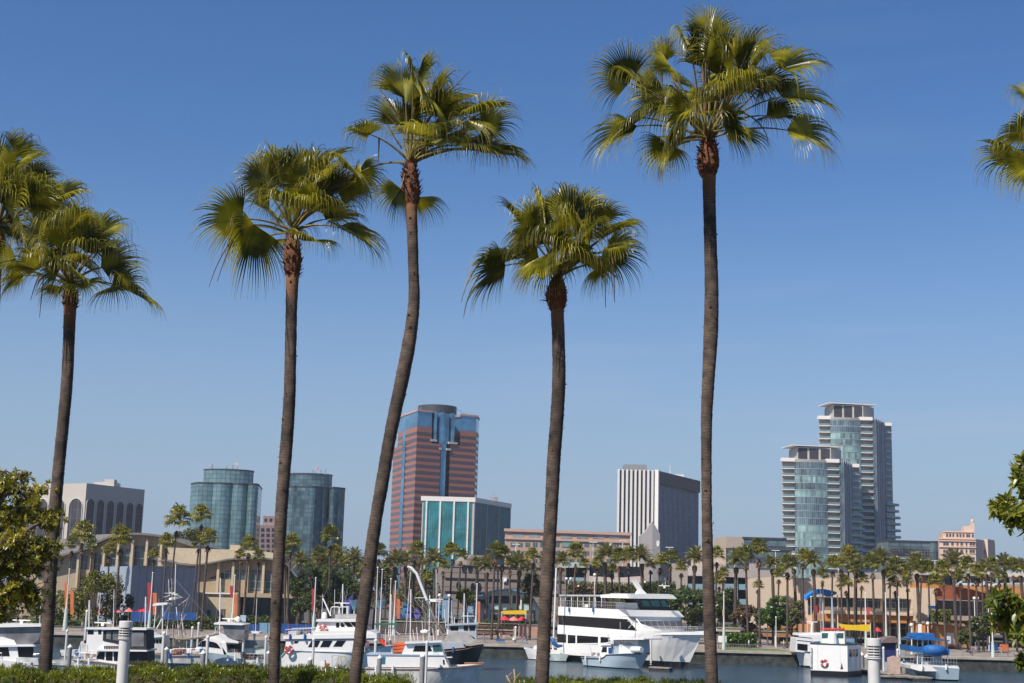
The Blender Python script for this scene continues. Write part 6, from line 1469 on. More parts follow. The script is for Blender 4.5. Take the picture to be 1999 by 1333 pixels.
# B7 dive boat
b = Boat('dive_boat', 'large white two-deck dive boat with red lifebuoys between the second trunk and leaning trunk', (548, 1308), (762, 1305), 6)
hl = b.hull([(548, 1280), (556, 1268), (690, 1272), (745, 1262), (768, 1258)], (548, 1308), (748, 1305), bow=1, mats=(M_GEL, M_BOOT2), rub=M_GELG)
h = b.poly('saloon', [(556, 1270), (558, 1250), (700, 1249), (712, 1256), (712, 1272)], M_GEL, .96)
for q in ([(601, 1263), (608, 1250.5), (625, 1250.5), (619, 1263)], [(624.5, 1263), (631, 1250.5), (649, 1250.5), (642, 1263)], [(650, 1262), (658, 1250.5), (675, 1250.5), (667, 1262)]): b.win(q, .96, parent=h)
b.win([(575, 1251.5), (583, 1251.5), (580, 1255.5), (573, 1255.5)], .96, parent=h); b.buoy(564, 1268, .42, 1.0, hl)
b.poly('painted_deck_shade', [(556, 1247), (735, 1245), (735, 1249.5), (556, 1250)], M_HULLBG, .93)  # blue-grey strip stands in for the shade under the upper deck
b.poly('upper_deck', [(552, 1241), (610, 1239), (735, 1236), (736, 1245.5), (553, 1247.5)], M_GEL, 1.02); b.poly('bulwark', [(610, 1232), (722, 1231), (735, 1238), (735, 1243), (610, 1243)], M_GEL, 1.0)
wh = b.poly('wheelhouse', [(613, 1232), (620, 1213), (705, 1213), (714, 1232)], M_GEL, .7)
for q in (box_pts(654.5, 1216, 660.5, 1225), [(664, 1216), (667, 1216), (672, 1224), (664, 1224)], [(670, 1215), (680, 1215), (688, 1224), (677, 1224)], [(682, 1214), (698, 1214), (704, 1224), (690, 1224)]): b.win(q, .7, parent=wh)
b.buoy(629.5, 1228, .40, .74, wh); b.poly('wheelhouse_roof', [(616, 1209), (700, 1207), (708, 1211), (704, 1214), (616, 1213.5)], M_GEL, .8)
b.poly('raft_cover', [(651, 1200), (694, 1199), (696, 1206), (652, 1208)], mat('grey_cover', (.40, .38, .37)), .5)
for x0, x1 in ((641, 660), (657, 675)): b.tube('rail_hoop', [(x0, 1199), (x0 + 1.5, 1187), (x0 + 4, 1185), (x1 - 3, 1185), (x1 - 1, 1188), (x1, 1199)], .06, M_GEL, .3)
b.radar(662, 1183, .6); b.tube('mast', [(624.5, 1168), (640, 1203)], .10, M_GEL); b.tube('boom', [(617, 1164), (628, 1164)], .03, M_STEEL); b.tube('antenna', [(624, 1160), (622, 1210)], .03, M_GEL); b.tube('antenna', [(648, 1150), (647, 1199)], .03, M_GEL)
m = MB(); m.lathe(b.P(627, 1208), [(.32, 0), (.32, .55), (.2, .75), (.01, .8)], 10); m.build('radome', M_GEL, b.t); b.rail(556, 1241, 608, 1239, .75, 9, .9); b.poly('locker', [(560, 1233), (575, 1233), (575, 1240), (560, 1240)], M_HULLW, .5)
# B8
b = Boat('work_skiff', 'small white work skiff with yellow frames ahead of the dive boat', (622, 1323), (684, 1326), 2.4)
b.hull([(622, 1306), (650, 1308), (684, 1310)], (625, 1323), (680, 1326), bow=1); b.poly('console', [(623, 1291), (632, 1289), (634, 1306), (623, 1306)], M_GEL, .5); b.poly('red_stripe_seat', [(632, 1296), (640, 1296), (640, 1300), (632, 1300)], M_RED, .4)
YF = mat('yellow_frame', (.55, .38, .03))
b.tube('frame', [(664, 1281), (672, 1281), (682, 1306)], .05, YF, .6); b.tube('frame', [(664, 1281), (666, 1306)], .05, YF, .6); b.tube('steel_frame', [(647, 1280), (660, 1280), (660, 1306)], .04, M_STEEL, .5); b.tube('steel_frame', [(647, 1280), (647, 1306)], .04, M_STEEL, .5)
# B9
b = Boat('work_boat', 'white cabin boat with orange life rafts on its roof, pointed bow in the foreground water', (712, 1343), (928, 1347), 5)
b.hull([(712, 1303), (780, 1304), (830, 1304), (900, 1301), (943, 1296)], (714, 1343), (926, 1347), bow=1, mats=(M_HULLW, M_BOOT2), rub=M_TEAK, full=.85)
h = b.poly('deckhouse', [(718, 1302), (716, 1279), (866, 1280), (877, 1303)], M_GEL, .9); b.poly('blue_trim', [(715, 1276.5), (868, 1278.5), (868, 1280.6), (715, 1279)], M_HULLBG, .93, parent=h); b.win([(736, 1282), (752, 1282), (751, 1296), (738, 1296)], .9, M_BOOTB, h, 'blue_panel'); b.win([(864, 1288), (867, 1288), (868, 1297), (865, 1297)], .9, parent=h)
w_ = b.poly('wheelhouse', [(783, 1278), (792, 1256), (858, 1254), (866, 1279)], M_GEL, .7); b.win([(805, 1272), (810, 1261), (830, 1261), (830, 1272)], .7, parent=w_); b.win([(834, 1272), (834, 1261), (838, 1261), (843, 1271)], .7, parent=w_); b.win([(845, 1273), (844, 1260), (860, 1259), (864, 1272)], .7, M_WINT, w_)
b.poly('roof', [(789, 1254), (860, 1251.5), (864, 1254), (790, 1257)], M_GEL, .82)
for i in range(3): b.tube('life_raft', [(765, 1261 + i * 6.4), (789, 1259 + i * 6.4)], .27, M_RAFT, .35, n=10)
for px, pt in ((813, 1225), (824, 1212), (800, 1235), (806, 1230), (845, 1228)): b.tube('rod', [(px, 1252), (px - 3, pt)], .03, M_GEL)
b.tube('mast', [(827, 1252), (828, 1196)], .06, M_RUSTY); m = MB(); m.lathe(b.P(827, 1236), [(.5, 0), (.5, .2), (.01, .35)], 12); m.build('radome', M_GEL, b.t)
b.rail(716, 1300, 745, 1302, .9, 4); b.tube('bow_sprit', [(905, 1297), (944, 1297)], .10, M_TEAK); b.tube('grab_rail', [(868, 1284), (882, 1284)], .06, M_GEL, .6); b.rail(846, 1281, 875, 1300, .5, 3)
# B10
b = Boat('dark_fishing_vessel', 'black-hulled fishing vessel with grey house and a long white crane boom', (838, 1308), (932, 1307), 6)
b.hull([(838, 1268), (870, 1270), (905, 1266), (944, 1257)], (840, 1308), (928, 1306), bow=1, mats=(M_HULLB, M_HULLB), full=.85, rub=M_TEAK)
b.poly('grey_bulwark', [(856, 1256), (900, 1254), (908, 1264), (860, 1268)], M_GELG, .9); b.poly('house', [(860, 1264), (868, 1248), (878, 1233), (908, 1233), (927, 1249), (922, 1256)], mat('warm_grey_paint', (.46, .43, .41)), .82)
w_ = b.poly('wheelhouse', [(874, 1234), (875, 1221), (929, 1219), (930, 1246), (912, 1238)], M_GELG, .7); b.win(box_pts(879, 1223, 894, 1231), .7, parent=w_); b.win(box_pts(905, 1222, 913, 1231), .7, parent=w_); b.win(box_pts(916, 1222, 927, 1231), .7, parent=w_); b.poly('roof', [(870, 1219), (934, 1216.5), (934, 1219), (870, 1222)], M_GELG, .8)
b.tube('crane_boom', [(800, 1107), (812, 1120), (832, 1172)], .19, M_GEL, .4, n=8); b.tube('crane_boom_base', [(832, 1172), (850, 1215), (872, 1262)], .14, M_RUSTY, .4, n=8); b.tube('boom_head', [(793, 1106), (801, 1107)], .11, M_GEL, .4)
for q in ([(806, 1168), (880, 1262)], [(812, 1166), (848, 1207), (884, 1258)], [(866, 1190), (869, 1225), (876, 1240)], [(850, 1110), (850, 1250)], [(800, 1108), (790, 1240)], [(808, 1167), (828, 1167)], [(881, 1195), (882, 1220)], [(912, 1196), (912, 1218)], [(900, 1203), (925, 1203)], [(784, 1160), (870, 1262)], [(886, 1205), (886, 1220)], [(830, 1170), (864, 1170)]): b.tube('rigging', [p for p in q], .045, M_RUSTY if q[0][0] in (806, 812, 784) else M_GEL, .3)
rn = random.Random(8)
for i in range(22):
    m = MB(); c = b.P(rn.uniform(870, 930), rn.uniform(1196, 1217), rn.uniform(-.5, .5)); m.tube([c, c + V((rn.uniform(-.5, .5), 0, rn.uniform(-.5, .6)))], .035, 4); m.build('deck_rig', M_STEEL, b.t); b.radar(889, 1216, .6)
m = MB(); m.lathe(b.P(846, 1175), [(.01, 0), (1.0, .05), (.75, .3), (.01, .4)], 14); m.build('white_canopy', M_GEL, b.t)
# small covered workboat with green top
b = Boat('canopy_workboat', 'workboat with a green canopy frame behind the orange life rafts', (735, 1302), (782, 1302), 3.5)
b.hull([(733, 1265), (760, 1272), (790, 1268)], (738, 1302), (782, 1302), bow=1, mats=(M_HULLW, M_BOOT2)); b.poly('canopy', [(730, 1217), (775, 1217), (777, 1220), (730, 1220)], mat('green_canvas', (.03, .16, .10)), .9)
for x in (734, 752, 770): b.tube('canopy_post', [(x, 1220), (x, 1268)], .05, M_GEL, .7)
b.tube('hoop', [(730, 1240), (745, 1228), (765, 1226), (780, 1240)], .05, M_GEL, .6); b.poly('red_cover', [(738, 1244), (755, 1256), (752, 1262), (738, 1254)], M_RED, .5)
# B11
b = Boat('skiff', 'pale green open skiff with a small blue bimini, right of the black hull', (934, 1283), (978, 1283), 3)
b.hull([(933, 1266), (950, 1265), (985, 1263)], (934, 1283), (978, 1283), bow=1, mats=(M_HULLGN, M_BOOT2), boot=.12); b.poly('windscreen', [(941, 1265), (945, 1257), (960, 1257), (963, 1265)], M_WIN, .7); b.tube('screen_frame', [(957, 1256.5), (962, 1264)], .06, M_GEL, .72)
b.poly('bimini', [(967, 1249), (986, 1250), (985, 1252), (968, 1251.5)], M_SAILB, .8)
for x in (970, 982): b.tube('bimini_post', [(x, 1251), (x - 1, 1265)], .035, M_STEEL, .6)
# B12
b = Boat('sailboat', 'white sailboat half hidden by the trunk, high bow pointing left', (1030, 1288), (1072, 1289), 3)
b.hull([(1023, 1262), (1040, 1267), (1078, 1270)], (1032, 1288), (1070, 1289), bow=-1, mats=(M_GEL, M_BOOT2), boot=.12); b.poly('cabin', [(1040, 1267), (1044, 1260), (1064, 1262), (1064, 1269)], M_GEL, .5); b.rail(1024, 1262, 1044, 1267, .8, 4, .4)
b = Boat('sailboat', 'green-white sailboat with blue sail cover and tall mast, right of the trunk', (1070, 1291), (1106, 1292), 3)
b.hull([(1064, 1275), (1085, 1276), (1110, 1277)], (1070, 1291), (1104, 1292), bow=-1, mats=(M_HULLGN, M_BOOT2), boot=.12); b.tube('mast', [(1086.5, 1108), (1084, 1180), (1080, 1272)], .12, M_GEL, n=8)
m = MB(); m.tube([b.P(1078, 1246), b.P(1082, 1256), b.P(1090, 1262), b.P(1099, 1261)], [.3, .36, .3, .16], 8); m.build('sail_cover', M_SAILB, b.t, smooth=True); b.poly('cabin', [(1072, 1276), (1075, 1268), (1092, 1270), (1094, 1277)], M_GEL, .5)
b.tube('stay', [(1086.5, 1110), (1066, 1275)], .015, M_STEEL); b.tube('stay', [(1086.5, 1110), (1108, 1277)], .015, M_STEEL)
# B14 the big yacht
b = Boat('dinner_yacht', 'largest boat, white three-deck yacht with black window bands and sharp bow', (1087, 1289), (1345, 1309), 7.6)
hl = b.hull([(1085, 1256), (1180, 1255), (1225, 1243), (1250, 1232), (1290, 1230.5), (1374, 1231)], (1088, 1289), (1341, 1307), bow=1, full=1.2, stern=1, mats=(M_GEL, M_BOOT2), boot=.95, flare=.93, depthd=.6)  # tall black boot: antifoul plus painted-in shade under the bow
b.poly('main_house', [(1087, 1262), (1088, 1222), (1246, 1234), (1244, 1264)], M_GEL, .985)
for x0, x1, y0, y1 in ((1087.5, 1105, 1237, 1254), (1108, 1123, 1239, 1256), (1126, 1167, 1240, 1258), (1172, 1190, 1243, 1259)):
    b.win([(x0, y0), (x1, y0 + (x1 - x0) * .07), (x1, y1 + (x1 - x0) * .02), (x0, y1)], .985, name='lower_window')
up = b.poly('upper_house', [(1088, 1224), (1089, 1184), (1218, 1190), (1226, 1206), (1247, 1234)], M_GEL, .975)
b.win([(1089, 1201), (1224, 1208.5), (1243, 1231), (1089, 1219)], .975, parent=up, name='window_band')
br = b.poly('front_brow', [(1200, 1189), (1219, 1190), (1229, 1203), (1210, 1204)], M_GEL, .99)
nc = b.P(1228, 1205, .95); F2 = Fac((nc.x, nc.y), xy(1345, 1215, nc.y + 3.6))
def fp(name, pts, mt, p0, p1, parent=None):
    m = MB(); F2.ppoly(m, pts, p0, p1); return m.build(name, mt, parent or b.t)
fp('brow', [(1219, 1190), (1322, 1192), (1333, 1204.5), (1228, 1203)], M_GEL, -5, .5); fp('brow_eave', [(1232, 1203.5), (1330, 1204.5), (1328, 1211), (1244, 1209)], M_HULLBG, -5, .1); fp('forward_saloon', [(1240, 1208), (1327, 1210), (1337, 1232), (1246, 1232)], M_GELG, -5, 0)
for i in range(7):
    x = 1250 + i * 12; fp('forward_window', [(x - 3, 1212.5), (x + 7, 1213), (x + 12, 1227), (x + 2, 1226.5)], M_WING, -.1, .04)
b.rail(1250, 1231, 1300, 1231, .6, 14, .8)
b.poly('deck_house', [(1184, 1189), (1184, 1176), (1226, 1176), (1228, 1189)], M_GELG, .5); b.rail(1090, 1184, 1214, 1189, .95, 30, .95)  # deck house coloured grey for the shade under the hardtop
for i, x in enumerate((1091, 1101, 1112, 1124, 1135, 1147, 1159, 1171)): b.tube('canopy_post', [(x, 1162), (x, 1185)], .06, M_GEL, .9)
b.poly('canopy', [(1090, 1160.5), (1175, 1161), (1175, 1164), (1090, 1163.5)], M_GELG, .95)
b.poly('hardtop', [(1172, 1161), (1200, 1158.5), (1228, 1159), (1230, 1168), (1172, 1166.5)], M_GEL, 1.0); fp('hardtop_front', [(1226, 1159), (1300, 1159.5), (1309, 1161), (1317, 1169), (1228, 1168)], M_GEL, -6, .8)
ph = fp('pilothouse', [(1247, 1168.5), (1302, 1169), (1309, 1190), (1254, 1190)], M_BLKC, -5, 0)
for q in ([(1251, 1172), (1265, 1172), (1270, 1183.5), (1256, 1183.5)], [(1268, 1172), (1285, 1172), (1290, 1184), (1273, 1183.5)], [(1288, 1172), (1298, 1172), (1305, 1184.5), (1293, 1184)]): fp('windshield', q, M_WINT, -.1, .05, ph)
fp('mast_wing', [(1245, 1131), (1250, 1132), (1257, 1142), (1261, 1150), (1269, 1158), (1270, 1160), (1252, 1160), (1258, 1152), (1252, 1143)], M_GEL, -2.4, -1.2); b.radar(1262, 1147, .5)
b.poly('bow_post', [(1351, 1231), (1353, 1218), (1357, 1218), (1364, 1230)], M_GEL, .05); m = MB(); c = b.P(1305, 1243, .93); m.tube([c, c + V((-.5, -.2, -1.0))], .08, 5); m.cbox(c + V((.1, -.1, -.1)), .6, .3, .25); m.build('anchor', M_STEEL, hl)
# B13
b = Boat('crab_boat', 'grey-white working boat with twin cabins moored in front of the yacht', (1134, 1300), (1250, 1309), 4)
b.hull([(1131, 1283), (1176, 1284), (1183, 1277), (1225, 1275), (1268, 1274)], (1136, 1299), (1249, 1309), bow=1, mats=(M_HULLBG, M_BOOT2), boot=.15, rub=M_BLKC, full=.95)
h = b.poly('small_cabin', [(1166, 1283), (1169, 1260), (1187, 1259), (1190, 1283)], M_GEL, .75); b.win([(1169, 1273), (1172, 1263), (1180, 1263), (1180, 1273)], .75, parent=h); b.poly('roof', [(1165, 1257), (1190, 1257), (1190, 1259.5), (1165, 1259.5)], M_GEL, .85)
b.win([(1184, 1264), (1190, 1264), (1190, 1275), (1184, 1275)], .8, M_BLUEP, name='blue_door'); b.poly('main_cabin', [(1190, 1277), (1190, 1249), (1238, 1248.5), (1239, 1275)], M_HULLBG, .6); b.poly('white_bulkhead', [(1202, 1276), (1203, 1258), (1208, 1258), (1222, 1270), (1228, 1276)], M_GEL, .7)
b.poly('long_roof', [(1188, 1247), (1256, 1246.5), (1256, 1248.5), (1188, 1249)], M_GEL, .95); b.tube('white_fender', [(1231, 1268), (1250, 1268)], .42, M_GEL, .85, n=10)
m = MB(); rn = random.Random(2)
for i in range(18): m = MB(); c = b.P(1190 + i * 3, 1249, .9); m.tube([c, c - UP * rn.uniform(.3, .6)], .05, 4); m.build('hanging_gear', M_RUSTY, b.t)
for q in ([(1221, 1247), (1222, 1214)], [(1208, 1226), (1219, 1213)], [(1224, 1208), (1240, 1230)], [(1206, 1212), (1272, 1211)], [(1192, 1214), (1192, 1228)], [(1215, 1246), (1238, 1238)], [(1170, 1257), (1168, 1238)], [(1194, 1247), (1193, 1240)]): b.tube('rig_pole', q, .05, M_RUSTY if q[0][0] in (1221,) else M_STEEL)
b.rail(1133, 1283, 1166, 1284, .5, 5)
# B15 shed on a float
def float_shed():
    A = G(1256, 1300); t = thing('dock_shed', 'orange-brown wooden dock shed between the crab boat and yacht bow', 'shed', (A.x, A.y, 0)); f = Fac((A.x - .3, A.y), (A.x + 1.6, A.y - .8)); g = Fac((A.x + 1.6, A.y - .8), (A.x + 3.2, A.y + 1))
    wd = mat('ochre_timber', (.42, .20, .07), rough=.8, var=.15)
    m = MB(); m.plan([(A.x - .3, A.y), (A.x + 1.2, A.y - .6), (A.x + 2.0, A.y + 1.6), (A.x + .4, A.y + 2.3)], .5, 3.0); m.build('wall', wd, t)
    m = MB(); m.prism([(A.x - .5, A.y - .1, 2.9), (A.x + 1.3, A.y - .9, 2.9), (A.x + .5, A.y - .5, 3.55)], V((.8, 2.4, 0))); m.build('roof', M_GELG, t)
    m = MB(); m.box(A.x - .5, A.x + 4, A.y - 1.2, A.y + 2.4, -.2, .5); m.build('float', M_DOCKS, t)
float_shed()
b = Boat('tender', 'dark inflatable tender lying under the yacht bow', (1275, 1306), (1308, 1307), 1.6)
b.hull([(1272, 1299), (1308, 1299)], (1276, 1306), (1304, 1307), bow=1, mats=(M_HULLB, M_HULLB), boot=.1, deck=M_GELG)
# B16 tour boat and its neighbour
b = Boat('harbour_ferry', 'white boxy tour boat with red lamps and lifebuoy on its flat stern, right side', (1583, 1319), (1655, 1322), 9)
m = MB(); f = b.f; zt = f.uz(1618, 1258)[1]; zb = .75
plan_ = [f.pt(0, 0, 0), f.pt(f.L, 0, 0), f.pt(f.L + 1.5, 0, -6), f.pt(f.L * .8, 0, -13), f.pt(f.L * .2, 0, -13), f.pt(-.4, 0, -6)]
m.plan([(p.x, p.y) for p in plan_], zb, zt); hl = m.build('hull', M_GEL, b.t)
m = MB(); m.plan(offset([(p.x, p.y) for p in plan_], .04), -.4, zb); m.build('black_boot', M_HULLB, b.t); m = MB(); m.plan(offset([(p.x, p.y) for p in plan_], .06), zt - .02, zt + .12); m.build('gunwale', mat('dark_green_trim', (.03, .06, .07)), b.t)
b.buoy(1609, 1294, .42, 1.0, hl)
for y in (1268, 1278, 1288, 1298):
    m = MB(); c = f.pt(*f.uz(1583.5, y), .12); m.tube([c + UP * .3, c - UP * .3], .14, 8); m.build('fender', M_HULLW, b.t)
for x in (1596, 1640):
    m = MB(); f.box(m, f.uz(x, 1280)[0], f.uz(x, 1280)[0] + .03, zb + .1, zt - .1, 0, .015); m.build('plate_seam', M_GELG, hl)
fr = Fac((plan_[1].x, plan_[1].y), (plan_[2].x, plan_[2].y))
for k in range(3): m = MB(); fr.box(m, .9 + k * 1.5, 1.9 + k * 1.5, zt - 1.6, zt - .6, -.1, .04); m.build('side_window', M_WIN, hl)
m = MB(); m.tube([f.pt(.2, zt, -.3), f.pt(.2, zt + .8, -.3), f.pt(f.L * .3, zt + .8, -.3), f.pt(f.L * .3, zt, -.3)], .03, 5); m.build('stern_rail', M_STEEL, b.t)
b.win([(1641, 1306), (1643, 1293), (1646, 1306)], 1.0, M_BLKC, hl, 'cleat_bag')
w_ = b.poly('wheelhouse', [(1600, 1258), (1601, 1233), (1647, 1233), (1648, 1258)], M_GEL, p0=-5, p1=-1.5)
for q in ((1602.5, 1236, 1615, 1246), (1633, 1236, 1645, 1246)):
    m = MB(); f.ppoly(m, box_pts(*q), -1.6, -1.46); m.build('window', M_WINT, w_)
m = MB(); m.lathe(f.pt(f.uz(1624, 1257)[0], f.uz(1624, 1257)[1], -1.2), [(.75, 0), (.55, 1.5), (.5, 1.6)], 12); m.build('funnel', M_GEL, b.t)
m = MB()
for i in range(8): m = MB(); c = f.pt(*f.uz(1602 + i * 6.2, 1231), -1.6); m.cbox(c, .3, .3, .35); m.build('red_lamp', M_RED, w_)
m = MB(); m.tube([f.pt(*f.uz(1600, 1228), -1.5), f.pt(*f.uz(1648, 1228), -1.5)], .05, 5); m.build('lamp_bar', M_RED, w_)
m = MB(); m.tube([f.pt(*f.uz(1624, 1234), -2), f.pt(*f.uz(1622, 1166), -2)], [.2, .1], 8); m.build('mast', M_GELG, b.t)
b = Boat('tour_boat', 'rounded white tour boat with black stripes, left of the boxy one', (1556, 1303), (1592, 1304), 5)
hl = b.hull([(1553, 1268), (1575, 1271), (1605, 1274)], (1562, 1302), (1600, 1304), bow=-1, full=.95, mats=(M_GEL, M_BOOT2), boot=.3, rub=M_BLKC)
b.poly('cabin', [(1553, 1272), (1555, 1246), (1563, 1239), (1605, 1238), (1605, 1276)], M_GEL, .9); b.win([(1557, 1256), (1577, 1258), (1577, 1271), (1557, 1268)], .9, name='window')
for y in (1242, 1249): b.poly('black_stripe', [(1556, y), (1585, y + 3), (1585, y + 4), (1556, y + 1)], M_BLKC, .92)
b.poly('roof', [(1560, 1236), (1605, 1235), (1606, 1240), (1558, 1240)], M_GEL, .85); b.tube('vent_mast', [(1591, 1237), (1592, 1218)], .16, M_GEL); b.radar(1592, 1219, .5)
# B17
b = Boat('covered_ferry', 'grey-white ferry topped with bright blue canvas covers, bottom right', (1796, 1328), (1872, 1331), 7)
b.hull([(1776, 1300), (1810, 1300), (1873, 1305)], (1796, 1328), (1872, 1331), bow=-1, mats=(M_HULLBG, M_BOOT2), boot=.2, stern=1); b.poly('white_bulwark', [(1777, 1298), (1873, 1303), (1873, 1311), (1796, 1310), (1779, 1305)], M_GEL, .97)
b.poly('deck', [(1779, 1297), (1872, 1300), (1872, 1303), (1779, 1300)], M_HULLW, .95); b.rail(1779, 1297, 1869, 1301, 1.0, 16, .93); b.poly('cabin', [(1806, 1299), (1808, 1279), (1845, 1280), (1846, 1299)], M_GELG, .5); b.win(box_pts(1811, 1282, 1826, 1291), .5)
for x, y1 in ((1797, 1300), (1806, 1300), (1844, 1300), (1856, 1300), (1808, 1262), (1818, 1262), (1830, 1262)): b.tube('post', [(x, y1), (x, 1248)], .06, M_GEL, .6)
b.poly('blue_side_cover', [(1779, 1260), (1800, 1263), (1845, 1262), (1859, 1269), (1858, 1279), (1840, 1281), (1800, 1275), (1781, 1271)], M_SAILB, .7)
m = MB(); c = b.P(1829, 1270, .7); m.lathe(c - UP * .8, [(.4, 0), (1.25, .25), (1.45, .8), (1.3, 1.3), (.9, 1.5), (.01, 1.55)], 14, sx=1.15); m.build('blue_boat_cover', M_SAILB, b.t, smooth=True)
b.poly('blue_awning', [(1784, 1247), (1800, 1244), (1832, 1246), (1858, 1250), (1856, 1252), (1790, 1249)], M_SAILB, .8); b.poly('blue_top_cover', [(1792, 1244), (1793, 1237), (1810, 1236), (1813, 1240), (1831, 1237), (1832, 1246)], M_SAILB, .5); b.poly('upper_console', [(1800, 1262), (1801, 1250), (1828, 1251), (1829, 1262)], M_WIN, .3)
for x in (1809, 1812.5): b.tube('white_stack', [(x, 1240), (x, 1219)], .14, M_GEL)
def small_cruiser(x0, x1, yw, hgt, bow, lab, hm, cab, mast=0):
    b = Boat('cabin_boat', lab, (x0, yw), (x1, yw), 3); b.t['group'] = 'small cabin boats along the main dock'; L = x1 - x0; ys = yw - hgt
    b.hull([(x0 - 3 if bow < 0 else x0, ys - (2 if bow < 0 else 0)), ((x0 + x1) / 2, ys + 1), (x1 + 3 if bow > 0 else x1, ys - (2 if bow > 0 else 0))], (x0, yw), (x1, yw), bow=bow, mats=(hm, M_BOOT2), boot=.15, rub=M_GELG)
    c0, c1 = (x0 + L * .3, x0 + L * .7); h = b.poly('cabin', [(c0, ys + 2), (c0 + L * .06, ys - hgt * .8), (c1 - L * .06, ys - hgt * .8), (c1, ys + 2)], cab, .75)
    b.win([(c0 + L * .07, ys - 1), (c0 + L * .10, ys - hgt * .65), (c1 - L * .10, ys - hgt * .65), (c1 - L * .07, ys - 1)], .75, parent=h); b.poly('roof', [(c0, ys - hgt * .9), (c1, ys - hgt * .9), (c1 + 1, ys - hgt * .75), (c0 - 1, ys - hgt * .75)], M_GEL, .85)
    b.rail(x0 + 2, ys, x1 - 2, ys, .6, 8); b.tube('antenna', [(c0 + 4, ys - hgt), (c0 + 2, ys - hgt * 3)], .03, M_GEL)
    if mast: b.tube('mast', [((x0 + x1) / 2 + 2, mast), ((x0 + x1) / 2, ys)], .09, M_GEL, n=7); b.tube('boom_cover', [((x0 + x1) / 2, ys - hgt), (x1 - 4, ys - hgt * .8)], .16, M_SAILB, n=7); b.tube('stay', [((x0 + x1) / 2 + 2, mast), (x0, ys)], .018, M_STEEL, n=4); b.tube('stay', [((x0 + x1) / 2 + 2, mast), (x1, ys)], .018, M_STEEL, n=4)
for q in ((208, 246, 1294, 12, 1, 'white cabin boat half hidden behind the trawler yacht hardtop', M_GEL, M_GEL, 0), (330, 372, 1293, 11, -1, 'pale blue-hulled cabin boat behind the trawler long side boom', M_HULLBG, M_GEL, 0), (484, 526, 1292, 11, 1, 'white cabin boat behind the small T-top by the second trunk', M_GEL, M_GEL, 0),
          (24, 70, 1298, 10, 1, 'white cabin boat behind the cruiser at the left edge', M_HULLW, M_GEL, 0), (776, 822, 1296, 12, 1, 'white sloop with tall mast behind the orange life rafts', M_GEL, M_GEL, 1150), (700, 738, 1296, 11, -1, 'grey cabin boat just right of the leaning trunk', M_GELG, M_GEL, 0),
          (408, 440, 1290, 9, 1, 'small white sloop mast rising behind the arched-window boat', M_GEL, M_GEL, 1128), (262, 292, 1291, 10, -1, 'little green-white cabin boat behind the left light bollard', M_HULLGN, M_GEL, 1165), (822, 850, 1292, 10, 1, 'small pale cabin boat left of the black hull', M_HULLGN, M_GEL, 1162),
          (150, 182, 1293, 9, -1, 'white sloop with bare mast right of the left banner mast', M_GEL, M_GEL, 1172), (296, 326, 1288, 9, 1, 'small white sloop before the short blue fence panel', M_HULLW, M_GEL, 1178), (640, 690, 1290, 10, 1, 'white sloop mast rising behind the dive boat radar', M_GEL, M_GEL, 1140), (744, 776, 1287, 9, -1, 'green-white sloop behind the canopy workboat', M_HULLGN, M_GEL, 1160), (882, 926, 1281, 9, 1, 'white sloop partly hidden by the grey wheelhouse', M_GEL, M_GEL, 1158)):
    small_cruiser(*q)
# more small boats glimpsed in the marina on the left
for i, (x0, x1, yw, ys, lab, mm) in enumerate(((100, 150, 1300, 1288, 'low white dinghy between the left trunk and trawler yacht', M_HULLW), (428, 462, 1290, 1280, 'small pale launch between the sport boat and open fishing boat', M_HULLGN), (322, 352, 1316, 1308, 'small tender with wood trim ahead of the trawler', M_HULLW),
        (690, 716, 1300, 1282, 'white stern of a launch right behind the leaning trunk', M_GEL), (984, 1000, 1277, 1271, 'upturned white dinghy on the finger dock right of the skiff', M_GEL), (120, 146, 1282, 1268, 'distant small white launch by the far quay at left', M_GEL))):
    b = Boat('dinghy', lab, (x0, yw), (x1, yw + .5), 2.2); b.hull([(x0 - 2, ys), ((x0 + x1) / 2, ys + 1), (x1, ys + 1)], (x0, yw), (x1 - 1, yw + .5), bow=-1, mats=(mm, M_BOOT2), boot=.1); b.t['group'] = 'small tenders among the docks'
    b.poly('thwart', [(x0 + 6, ys + 1.5), (x1 - 4, ys + 1.5), (x1 - 4, ys + 3), (x0 + 6, ys + 3)], M_TEAK, .6)

def clutter(bt, x0, x1, y, n, seed, w=.8):
    rn = random.Random(seed); cs = [M_GEL, M_RUSTY, M_SAILB, M_RAFT, M_TEAK, M_BLKC]
    for i in range(n):
        m = MB(); mm = rn.choice(cs); c = bt.P(rn.uniform(x0, x1), y + rn.uniform(-1, 1.5), rn.uniform(-w, w)); k_ = rn.random()
        if k_ < .5: m.cbox(c, rn.uniform(.2, .7), rn.uniform(.2, .6), rn.uniform(.15, .6)); nm = 'deck_box'
        elif k_ < .8: m.tube([c, c + V((rn.uniform(-.4, .4), 0, rn.uniform(.8, 2.4)))], .025, 4); nm = 'rod'
        else: m.lathe(c, [(.25, 0), (.3, .08), (.22, .16)], 8); nm = 'rope_coil'
        m.build(nm, mm, bt.t)
    for i in range(2):
        c = bt.P(lerp(x0, x1, .2 + .55 * i), y + 4, 1.0) + bt.f.n * .14; m = MB(); m.tube([c + UP * .35, c - UP * .35], .13, 8); m.build('fender', M_GEL if seed % 3 else M_SAILB, bt.t)
for i, (bt, x0, x1, y, n) in enumerate(BOATS_CL): clutter(bt, x0, x1, y, n, i + 3)
